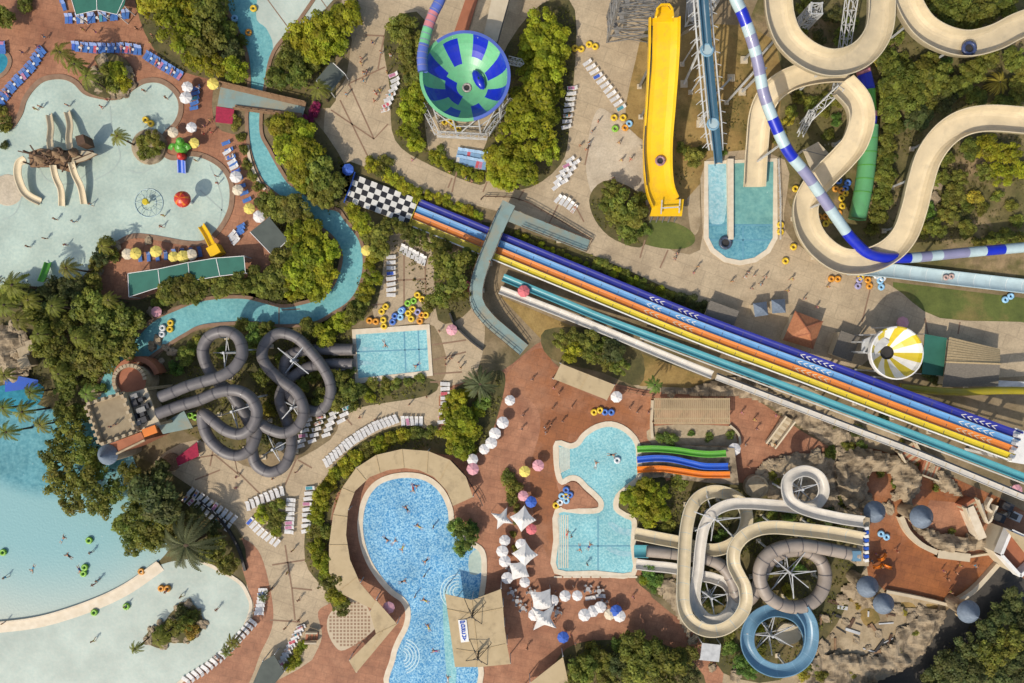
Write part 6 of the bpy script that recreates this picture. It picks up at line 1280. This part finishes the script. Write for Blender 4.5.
# flume start deck
o=thing('flume_start_deck','start deck of the flumes with blue mats and railings','platform',ground(P(868,540,8))); mb=MB(); mb.prism([P(x,y,8.4).to_2d() for x,y in((858,516),(870,518),(869,566),(857,566))],8.,8.35,'sand_stone'); part(o,'floor',mb)
for k,y in enumerate(range(528,562,4)): mb=MB(); mb.box(P(866,y,8.9),(.7,.55,.7),'kid_blue' if k%2 else 'white_paint',R(10)); part(o,'mat_rack',mb)
mb=MB(); mb.box(P(855,555,9.2),(1.6,1.9,1.5),'flume_blue'); part(o,'tube_entry',mb)
for x,y in((859,518),(868,520),(867,565),(858,564)): mb=MB(); mb.bar(ground(Z(x,y,8.)),Z(x,y,8.),.5,'sand_stone'); part(o,'leg',mb)
for i,(x,y,a) in enumerate(((878,560,30),(883,565,-20),(873,567,10))): mb=MB(); mb.sweep([P(x,y,.8)+Vector((k*.35*math.cos(R(a)),k*.35*math.sin(R(a)),.5*math.sin(k*.7))) for k in range(7)],[(-.3,.2),(0,0),(.3,.2),(.3,-.1),(-.3,-.1)],'kid_orange',True); single('play_slide',mb,f"small orange play slide piece on the tower deck, {nth(i)} from the right rail" if 0 else f"small orange play slide piece on the tower deck, {['upper','right','left'][i]} one",'play slide')
# deck walls at the towers
def wall(label,pts,h,w=.7,m='concrete_wall',z0=0,n=4):
    mb=MB(); p=pxpath(pts,z0,z0,n); mb.sweep(p,[(-w/2,0),(-w/2,h),(w/2,h),(w/2,0)],m,False); mb.face([p[0]+Vector((0,0,h))]*1+[p[0],p[0]+Vector((0,0,.01))],m) if 0 else None
    return single('low_wall',mb,label,'wall',p[0])
wall('curved pale wall along the top of the tower deck',[(898,515),(905,530),(918,543),(934,551)],1.2,1.0); wall('straight pale wall ending the curved deck wall',[(934,552),(966,556)],1.3,1.6); wall('low pale wall along the lower edge of the tower deck',[(884,590),(915,596),(948,604)],.9,.6); wall('slanting pale wall beside the dark road',[(948,603),(970,590),(995,563)],1.0,.9); wall('thin pale wall right of the straight deck wall',[(966,556),(985,553),(994,552)],.8,.4)
wall('curved garden wall under the pergola',[(652,438),(651,425),(652,400)],.7,.5); wall('curved edge wall right of the white stones',[(729,425),(737,433),(739,443),(734,449)],.7,.4)
wall('pale wall beside the river planter',[(248,146),(252,165),(260,183),(266,190)],.5,.6,'coping'); wall('dark curved hand wall right of the square pool',[(450,313),(455,325),(470,340),(483,350)],.9,.35,'steel_dark')
wall('low stone wall along the dark grove',[(200,500),(222,520),(238,545),(246,570)],.6,.5,'steel_dark')
# square open block at the right edge
o=thing('open_block','square open-topped block with white parapet at the right edge','building',ground(P(1008,550,7))); q=[(995,552),(1005,528),(1044,546),(1014,573)]; mb=MB(); mb.prism([P(x,y,4.5).to_2d() for x,y in(q[0],q[3],q[2],q[1])],0,4.5,'render_red','concrete_wall'); part(o,'floor',mb)
for a,b in zip(q,q[1:]+q[:1]): mb=MB(); mb.sweep(pxpath([a,b],4.5,4.5,1),[(-.3,0),(-.3,1.8),(.3,1.8),(.3,0)],'white_paint'); part(o,'parapet',mb)
mb=MB(); mb.prism([P(x,y,7).to_2d() for x,y in((1008,530),(1024,537),(1044,545),(1030,558))],6.4,6.6,'canvas_tan'); part(o,'shade',mb)
# stair flights
def stairs(label,a,b,w,n,z0,z1,m='sand_stone',m2='render_red'):
    o=thing('stair_flight',label,'stairs',ground(P(*a,z0))); A,Bv=P(*a,z0),P(*b,z1); d=(Bv-A); ang=math.atan2(d.y,d.x); mb=MB()
    for k in range(n):
        c=A+d*((k+.5)/n); mb.box((c.x,c.y,c.z/2+.1),(Vector((d.x,d.y)).length/n*.98,w,c.z+.2),m if k%2 else m2,ang)
    part(o,'steps',mb)
    for s in(-1,1):
        r=Vector((-d.y,d.x,0)).normalized()*s*(w/2+.2); mb=MB(); mb.bar(A+r+Vector((0,0,.7)),Bv+r+Vector((0,0,.7)),.3,'concrete_wall',.9); part(o,'side_wall',mb)
    return o
stairs('pale stair flight slanting up from the slide plaza',(769,445),(789,418),1.6,10,.1,1.8,'sand_stone','concrete_wall'); stairs('terracotta stair flight beside the cream wall at right',(975,521),(968,502),2.6,9,.3,2.4); stairs('brown stair flight on the tower rocks',(917,470),(905,447),3.2,10,.2,2.); stairs('curved stair flight right of the tower rocks',(938,472),(922,466),3.,9,.2,1.8)
stairs('short stair flight beside the chequered terrace',(318,636),(306,636),1.6,5,.1,.6,'wood')
wall('tall cream wall beside the terracotta stairs',[(961,504),(968,520),(974,535)],2.6,1.6,'coping')
wall('white framed planter wall near the right stairs',[(988,497),(984,507),(996,514),(1003,512)],1.2,.5,'coping'); wall('slanting white rail wall by the right stairs',[(976,502),(983,521),(992,504)],1.6,.4,'coping')
for i,(x,y,lb) in enumerate(((1006,506,'upper'),(998,517,'lower left'),(1014,516,'lower right'))): mb=MB(); mb.box(P(x,y,1.2),(1.9,1.6,1.6),'machine' if i<2 else 'steel_white',R(-25)); mb.box(P(x,y,2.1),(1.4,1.1,.25),'steel_dark',R(-25)); single('pump_box',mb,f"{lb} of three service boxes by the right stairs",'service box')
# pergola
o=thing('pergola','slatted wooden pergola above the white stones','pergola',P(690,410,0)); mb=MB()
for k in range(38): x=655+k*2.0; mb.bar(Z(x,398,3.2),Z(x,424,3.2),.2,'canvas_tan',.2)
part(o,'slats',mb)
for y in(399,409,418.5,423): mb=MB(); mb.bar(Z(654,y,3.0),Z(730,y,3.0),.26,'canvas_tan',.25); part(o,'beam',mb)
for x in(655,680,705,729):
    for y in(399,423): mb=MB(); p=P(x,y,3); mb.bar((p.x,p.y,0),(p.x,p.y,2.9),.2,'wood'); part(o,'post',mb)
mb=MB(); mb.poly(pxpoly([(654,426),(728,426),(736,436),(736,448),(720,448),(690,446),(652,444)],3),.06,'sand_stone'); struct('gravel_bed',mb)
for q in ([(838,588),(850,586),(866,594),(862,602),(846,600)],[(896,604),(912,603),(918,614),(904,616)],[(800,660),(815,655),(818,675),(804,680)],[(860,612),(872,608),(880,620),(866,626)],[(926,604),(938,606),(932,612)]): sheet('grass_lawn','dry_grass',.014,q,4)
o=thing('site_debris','scattered planks and pipes on the dusty lot','debris',P(850,630,0)); rd=random.Random(2)
for i in range(26): mb=MB(); x,y=818+rd.uniform(0,75),600+rd.uniform(0,55); mb.box(P(x,y,.15),(rd.uniform(.8,3.2),rd.uniform(.15,.7),rd.uniform(.1,.4)),rd.choice(('wood_dark','steel_white','wood','steel_dark','wood_dark')),rd.uniform(0,3)); part(o,'plank',mb)
# ================================================================== rocks
def rock_mesh(seed):
    rng=random.Random(seed); bm=bmesh.new(); bmesh.ops.create_icosphere(bm,subdivisions=4,radius=1); off=Vector((seed*7.1,seed*3.3,0))
    for v in bm.verts:
        n=v.co.normalized(); q=n.copy()
        k=.74+.5*noise.noise(n*1.2+off)-.3*abs(noise.noise(n*2.3+off))+.2*abs(noise.noise(n*4.7+off))+.07*noise.noise(n*11+off)
        v.co=Vector((q.x*k,q.y*k*.85,q.z*k*.7))
    me=bpy.data.meshes.new('rock'); bm.to_mesh(me); bm.free(); me.materials.append(MATS['rock']); return me
def inside(x,y,q):
    r=False; n=len(q)
    for i in range(n):
        x0,y0=q[i]; x1,y1=q[i-1]
        if (y0>y)!=(y1>y) and x<(x1-x0)*(y-y0)/(y1-y0)+x0: r=not r
    return r
def rockfield(poly,h,seed,step=.42):
    """continuous modelled rockwork: ridged ground falling to nothing at its edge"""
    q=[P(x,y,0) for x,y in poly]; q2=[(v.x,v.y) for v in spline(q,4,True)]; xs=[v[0] for v in q2]; ys=[v[1] for v in q2]; mb=MB(); idx={}; nx=int((max(xs)-min(xs))/step)+2; ny=int((max(ys)-min(ys))/step)+2
    for i in range(nx):
        for k in range(ny):
            x,y=min(xs)+i*step,min(ys)+k*step
            if not inside(x,y,q2): continue
            dd=min(math.hypot(x-a,y-c) for a,c in q2); ed=min(1,dd/1.6)**.6
            v=Vector((x*.22+seed*9,y*.22,seed)); z=ed*h*(.45+.95*(.55-abs(noise.noise(v)))+.4*noise.noise(v*1.9)-.38*abs(noise.noise(v*3.1))+.07*noise.noise(v*7))
            idx[i,k]=len(mb.v); mb.v.append(Vector((x,y,max(.03,z))))
    m=mb.mi('rock')
    for i,k in idx:
        c=[(i,k),(i+1,k),(i+1,k+1),(i,k+1)]
        if all(t in idx for t in c): mb.f.append(tuple(idx[t] for t in c)); mb.m.append(m)
    return struct('rock_terrain',mb)
for i,(q,h) in enumerate((([(650,392),(690,386),(730,376),(755,382),(785,398),(815,412),(850,432),(846,448),(822,442),(792,424),(762,404),(730,397),(690,396)],2.2),([(832,462),(850,446),(880,450),(912,462),(920,480),(908,506),(893,494),(886,474),(866,476),(868,508),(852,514),(836,496)],3.2),([(912,520),(936,530),(992,538),(988,550),(940,550),(922,540)],3.),([(812,656),(850,652),(878,652),(908,618),(945,608),(934,636),(890,676),(800,690)],1.8),([(752,472),(776,456),(820,452),(840,466),(838,496),(826,512),(800,512),(764,496)],1.6),([(838,588),(862,580),(880,594),(905,606),(945,606),(930,618),(896,614),(860,606)],1.0),([(925,464),(950,476),(962,496),(948,494),(930,482)],2.4),([(0,326),(20,330),(36,345),(34,370),(20,384),(0,380)],1.8),([(652,584),(676,578),(692,590),(690,640),(672,610)],.9))): rockfield(q,h,i+1)
ROCKS=[proto('boulder',[(None,rock_mesh(s))]) for s in range(1,7)]
rk=random.Random(4)
def rocks(where,anchor,apx,lst,h=.7):
    for i,(x,y,r) in enumerate(sorted(lst,key=lambda t:math.dist(t[:2],apx))):
        s=r/S*1.3; p=P(x,y,s*h*.5); p.z=s*.2; place(rk.choice(ROCKS),p,rk.uniform(0,6.28),f"sandy {'boulder' if r<8 else 'rock mass'} {where}, {nth(i)} nearest {anchor}",'rock',f'rocks {where}',None,(s*rk.uniform(.9,1.2),s*rk.uniform(.8,1.1),s*h*rk.uniform(.8,1.2)))
rocks('around the terracotta tower deck','the left cone roof',(875,512),[(836,470,6),(850,492,6),(858,468,7),(888,462,8),(905,482,9),(898,495,6),(928,468,8),(940,478,7),(948,487,6),(855,455,9),(842,455,8),(868,498,5),(908,508,6),(890,508,6),(862,480,6),(930,535,6),(950,541,7),(972,541,6),(985,545,6),(920,528,7),(980,535,5)],.8)
rocks('on the slope above the pergola','the white slide mouth',(713,375),[(728,386,6),(756,390,6),(700,392,5),(785,404,6),(815,422,6),(672,394,4)],.6)
rocks('behind the left cones of the white loop','the white loop',(803,487),[(775,470,9),(766,478,8),(758,488,7),(782,462,8),(832,500,8),(836,512,7),(770,466,7),(828,462,7),(816,456,6),(795,458,6)],.6)
rocks('in the dusty lot below the towers','the lower cone roof',(884,604),[(842,600,6),(826,618,5),(822,648,7),(836,662,9),(852,666,9),(870,662,8),(888,650,7),(902,634,7),(912,618,6),(866,676,7),(842,678,7),(878,634,4),(856,640,4),(846,622,4),(832,636,3),(868,648,3),(858,616,3),(896,608,5),(922,610,5)],.4)
rocks('on the shallow pool peninsula','the palms',(70,60),[(96,72,6),(105,62,7),(112,92,7),(122,92,6),(130,84,6),(98,90,5),(128,72,6),(92,82,5)],.6)
rocks('at the top end of the wave pool','the castle tower',(110,415),[(22,340,9),(18,352,8),(24,362,7),(20,372,7),(14,328,7),(24,378,6),(8,345,6),(6,372,7),(30,348,6),(10,384,6),(96,392,6),(88,398,6),(92,412,5)],.7)
rocks('by the river under the trees','the castle tower',(120,390),[(158,340,5),(152,346,5),(165,348,4),(172,352,5),(150,362,5),(160,362,4),(148,240,4),(115,247,6),(98,272,5),(152,312,5)],.6)
rocks('around the beach pool island','its left end',(150,640),[(148,640,5),(152,632,5),(160,624,4),(172,618,4),(180,608,5),(188,604,5),(197,612,4),(202,624,5),(196,634,4),(186,640,4),(174,640,4),(164,646,4)],.6)
rocks('inside the lower right flume bend','the right lawn',(930,240),[(937,185,6),(933,198,7),(931,212,6),(929,222,6),(925,231,5)],.4)
rocks('along the white flume exits','the slide exits',(640,560),[(662,590,5),(670,584,5),(676,576,4),(684,590,4),(693,640,5),(712,668,4),(736,676,6),(805,676,5),(812,600,4)],.6)
for i,(x,y) in enumerate(((20,352),(30,345),(24,362))): mb=MB(); mb.prism([P(x+dx,y+dy,2).to_2d() for dx,dy in((-6,-3),(4,-7),(8,3),(-2,7))],0,1.4+.5*i,'sand_stone'); single('stone_block',mb,f"flat sandstone block by the wave pool, {['upper left','right','lower'][i]} of three",'stone block')
o=canopy('blue_wave_mouth','bright blue wave machine mouth at the top of the wave pool',[(5,380),(18,376),(38,380),(38,386),(20,390),(5,392)],1.0,'kid_blue',False); 
sheet('pool_water','water_channel',.075,[(0,386),(40,384),(42,398),(30,408),(0,412)],3)
c=P(757,487,1.5); mb=MB(); mb.lathe((c.x,c.y,0),[(2.3,0),(2.3,1.5),(2.0,1.6),(1.9,1.3),(0,1.3)],'sand_stone',22); single('round_planter',mb,'round stone planter wall beside the orange slide top','planter')
c=P(158,415,0)
# ================================================================== shallow pool toys
o=thing('water_play_structure','brown thatched water play structure with five beige slides','play structure',P(55,155,0))
for x,y,r,z in((38,157,1.3,3.2),(46,153,1.0,3.8),(56,152,1.2,3.8),(64,157,1.1,3.4),(72,152,1.0,3.6)): c=P(x,y,z); mb=MB(); mb.lathe((c.x,c.y,z),[(r,-.5),(r*.55,.25),(.1,1.1)],'thatch',12); part(o,'thatch_roof',mb)
mb=MB(); mb.prism([P(x,y,2.4).to_2d() for x,y in((28,152),(40,148),(66,150),(92,150),(94,154),(80,160),(70,172),(62,170),(52,167),(30,167))],2.,2.3,'wood','wood_dark'); part(o,'platform',mb)
for x,y in((32,154),(32,165),(52,166),(68,168),(84,157),(66,152)): mb=MB(); p=P(x,y,2); mb.bar((p.x,p.y,0),(p.x,p.y,4.4),.25,'wood_dark'); part(o,'post',mb)
for a,b in(((18,151,4.5),(48,158,3.8)),((30,145,4.8),(40,160,3.2)),((62,172,2.6),(70,155,3.6)),((58,148,4.8),(66,160,3.6)),((40,150,4.6),(52,164,3.4)),((33,160,3.),(50,150,4.6)),((44,166,2.6),(60,150,4.4)),((66,168,2.8),(62,150,3.8)),((36,150,4.),(36,166,2.6)),((28,158,3.),(60,160,3.)),((74,160,2.8),(92,153,2.6))): mb=MB(); mb.bar(Z(*a),Z(*b),.2,'wood_dark'); part(o,'log',mb)
mb=MB(); mb.prism([P(x,y,2.7).to_2d() for x,y in((70,150),(88,151),(97,154),(86,160),(72,164))],2.3,2.7,'cream_out','wood'); part(o,'boat_hull',mb); mb=MB(); mb.box(P(85,142,3.),(1.6,1.8,3.),'wood_dark',R(15)); part(o,'barrel',mb)
for k,pts in enumerate(([(52,150),(51,140),(52,128),(50,115)],[(71,149),(70,138),(71,125),(68,112)],[(54,165),(57,178),(62,190),(63,206)],[(72,162),(76,175),(82,188),(85,204)],[(26,160),(20,164),(19,176),(24,190),(31,197),(41,202)])):
    mb=MB(); mb.sweep(pxpath(pts,2.6,.25,6),uprof(1.0 if k<4 else 1.25,.4),'cream',True); part(o,'slide',mb)
o=thing('mushroom_fountain','orange dome mushroom fountain standing in the shallow pool','fountain',ground(P(182,199,4))); c=P(182,199,4); mb=MB(); mb.lathe((c.x,c.y,4),[(.25,-.6),(1.5,-.5),(1.62,-.25),(1.45,.3),(1.0,.75),(.4,1.0),(0,1.05)],'red_paint',20,lambda j,k:'kid_orange' if (k%4==0 and j>2) else 'red_paint'); part(o,'dome',mb); mb=MB(); mb.lathe((c.x,c.y,0),[(.35,0),(.25,3.8)],'white_paint',10); part(o,'stem',mb)
o=thing('splash_ring','ring of water jets around a small yellow flower post','fountain',P(149,203,0)); mb=MB(); mb.torus(P(149,203,.12),2.8,.09,'pale_blue',36,5); mb.torus(P(149,203,.12),1.5,.06,'pale_blue',28,5); part(o,'jet_pipe',mb)
for k in range(12): a=k*.5236; c=P(149,203,0); mb=MB(); mb.sweep([c+Vector(((2.8-1.8*t)*math.cos(a),(2.8-1.8*t)*math.sin(a),.1+3.*t*(1-t))) for t in [j/6 for j in range(7)]],[(-.05,0),(0,.05),(.05,0)],'pale_blue'); part(o,'water_jet',mb)
mb=MB(); c=P(149,203,0); mb.lathe(c,[(.2,0),(.12,1.2),(.7,1.4),(.5,1.6),(0,1.6)],'yellow_lane',10); part(o,'flower',mb)
# bird slide: round green bird perched over a red and blue chute
o=thing('bird_slide','green toy bird with red chest and small blue chute','play slide',ground(P(180,150,2))); mb=MB(); c=P(179,146,2.2); mb.lathe((c.x,c.y,1.),[(.9,-.9),(1.3,0),(1.25,.8),(.7,1.5),(0,1.8)],'kid_green',14); part(o,'body',mb)
for s in(-1,1): mb=MB(); mb.sweep([c+Vector((s*(.9+.25*k),-.1+.35*k-.12*k*k,.2-.1*k)) for k in range(5)],[(-.45,0),(0,.15),(.45,0),(0,-.1)],'kid_green',True,cap=True); part(o,'wing',mb)
mb=MB(); mb.lathe(P(180,141,3.),[(.6,-.6),(.8,0),(.5,.6),(0,.8)],'kid_green',12); part(o,'head',mb); mb=MB(); mb.lathe(P(181,156,1.2),[(.75,-.9),(.85,0),(.5,.7),(0,.9)],'red_paint',12); part(o,'chest',mb); mb=MB(); mb.sweep(pxpath([(182,160),(182.5,173)],1.2,.2,4),uprof(1.3,.35),'kid_blue',True); part(o,'chute',mb)
f=flume('yellow_toy_slide','small yellow twin slide at the shallow pool edge',pxpath([(217,253),(212,244),(207,234),(202,226)],2.2,.2,5),1.1,.4,'yellow_slide','yellow_slide',0,seams=False); mb=MB(); mb.box(P(216,251,1.5),(2.2,2.,2.6),'yellow_slide',R(30)); part(f,'base',mb)
f=flume('green_toy_slide','small bright green slide in the corner of the shallow pool',pxpath([(49,263),(46,272),(42,282)],.3,2.,5),1.1,.4,'kid_green','kid_green',0,seams=False)
c=P(150,147,0); mb=MB(); mb.lathe(c,[(3.6,0),(3.4,.6),(3.0,.7),(0,.8)],'rock',24); single('planter_island',mb,'round stone planter with shrubs in the shallow pool','planter')
mb=MB(); mb.prism(pxpoly([(84,88),(100,72),(96,58),(112,54),(130,64),(134,82),(122,96),(102,98)],4),0,.5,'soil','rock'); struct('rock_peninsula',mb)
mb=MB(); mb.prism(pxpoly([(146,640),(152,628),(164,622),(172,612),(184,602),(196,606),(204,622),(198,636),(186,642),(170,642),(162,648)],4),0,.4,'soil','rock'); struct('island_ground',mb)
mb=MB(); mb.lathe(P(8,190,0),[(3.2,.05),(3.0,.12),(0,.13)],'concrete_pale',24); struct('pool_floor_patch',mb)
mb=MB(); mb.prism(pxpoly([(562,488),(570,482),(577,483),(586,492),(597,502),(596,507),(580,508),(562,508)],3),0,.19,'terracotta'); struct('brick_peninsula',mb)
mb=MB()
for x,y in((172,462),): c=P(x,y,.1); mb.lathe(c,[(1.8,0),(1.8,.3),(0,.35)],'thatch',18)
single('round_mat',mb,'round brown mat under the shade by the crimson awning','mat')
railing('dark railing beside the right edge of the tan pool canopy',[P(x,y,.05) for x,y in((452,460),(466,475),(480,498),(483,505))],1.,'steel_dark')
railing('thin rail around the splash tank right side',[P(x,y,.1) for x,y in((777,160),(779,200),(779,240))],1.,'steel_white')
railing('brown slatted fence around the racing hill',[P(x,y,.05) for x,y in((652,396),(630,392),(618,388))],1.,'wood')
# small wooden sheds under the racing lanes
for i,(x,y,w_,d_,h_,lb) in enumerate(((722,313,6,3.,2.6,'long grey'),(846,346,4,5,2.5,'ribbed steel'))): 
    c=P(x,y,h_); o=thing('service_shed',f"{lb} service shed in the shadow of the racing lanes",'shed',ground(c)); mb=MB(); mb.box((c.x,c.y,h_/2),(w_*.92,d_*.9,h_),'concrete_wall',R(-20)); part(o,'wall',mb); mb=MB(); mb.box((c.x,c.y,h_+.06),(w_,d_,.12),'shingle_grey',R(-20)); part(o,'roof',mb)
# ================================================================== camera, sun, sky
cam=bpy.data.cameras.new('camera'); co=bpy.data.objects.new('camera',cam); COL.objects.link(co); co.location=(0,0,H); co.rotation_euler=(0,0,0); cam.sensor_width=36; cam.lens=24; cam.clip_end=2000; cam.clip_start=1; SC.camera=co
EL=44.; DX,DY=.62,.785; AZ=math.degrees(math.atan2(-DX,-DY))
sun=bpy.data.lights.new('sun','SUN'); sun.energy=3.5; sun.angle=R(.6); sun.color=(1.,.93,.82); so=bpy.data.objects.new('sun',sun); COL.objects.link(so)
d=Vector((DX,DY,0)).normalized()*math.cos(R(EL))+Vector((0,0,-math.sin(R(EL)))); so.rotation_euler=d.to_track_quat('-Z','Y').to_euler(); so.location=(0,0,150)
w=bpy.data.worlds.new('World'); SC.world=w; w.use_nodes=True; nt=w.node_tree; bg=nt.nodes['Background']; sky=nt.nodes.new('ShaderNodeTexSky'); sky.sky_type='NISHITA'; sky.sun_disc=False; sky.sun_elevation=R(EL); sky.sun_rotation=R(AZ%360); sky.air_density=1.2; sky.dust_density=2.5; nt.links.new(sky.outputs[0],bg.inputs[0]); bg.inputs[1].default_value=.145
SC.view_settings.view_transform='Standard'; SC.view_settings.look='None'; SC.view_settings.gamma=1; SC.view_settings.exposure=-.1; SC.view_settings.use_curve_mapping=False
SC.render.engine='CYCLES'; SC.cycles.max_bounces=5; SC.cycles.use_denoising=True; SC.cycles.denoising_prefilter='ACCURATE'; SC.cycles.transparent_max_bounces=4
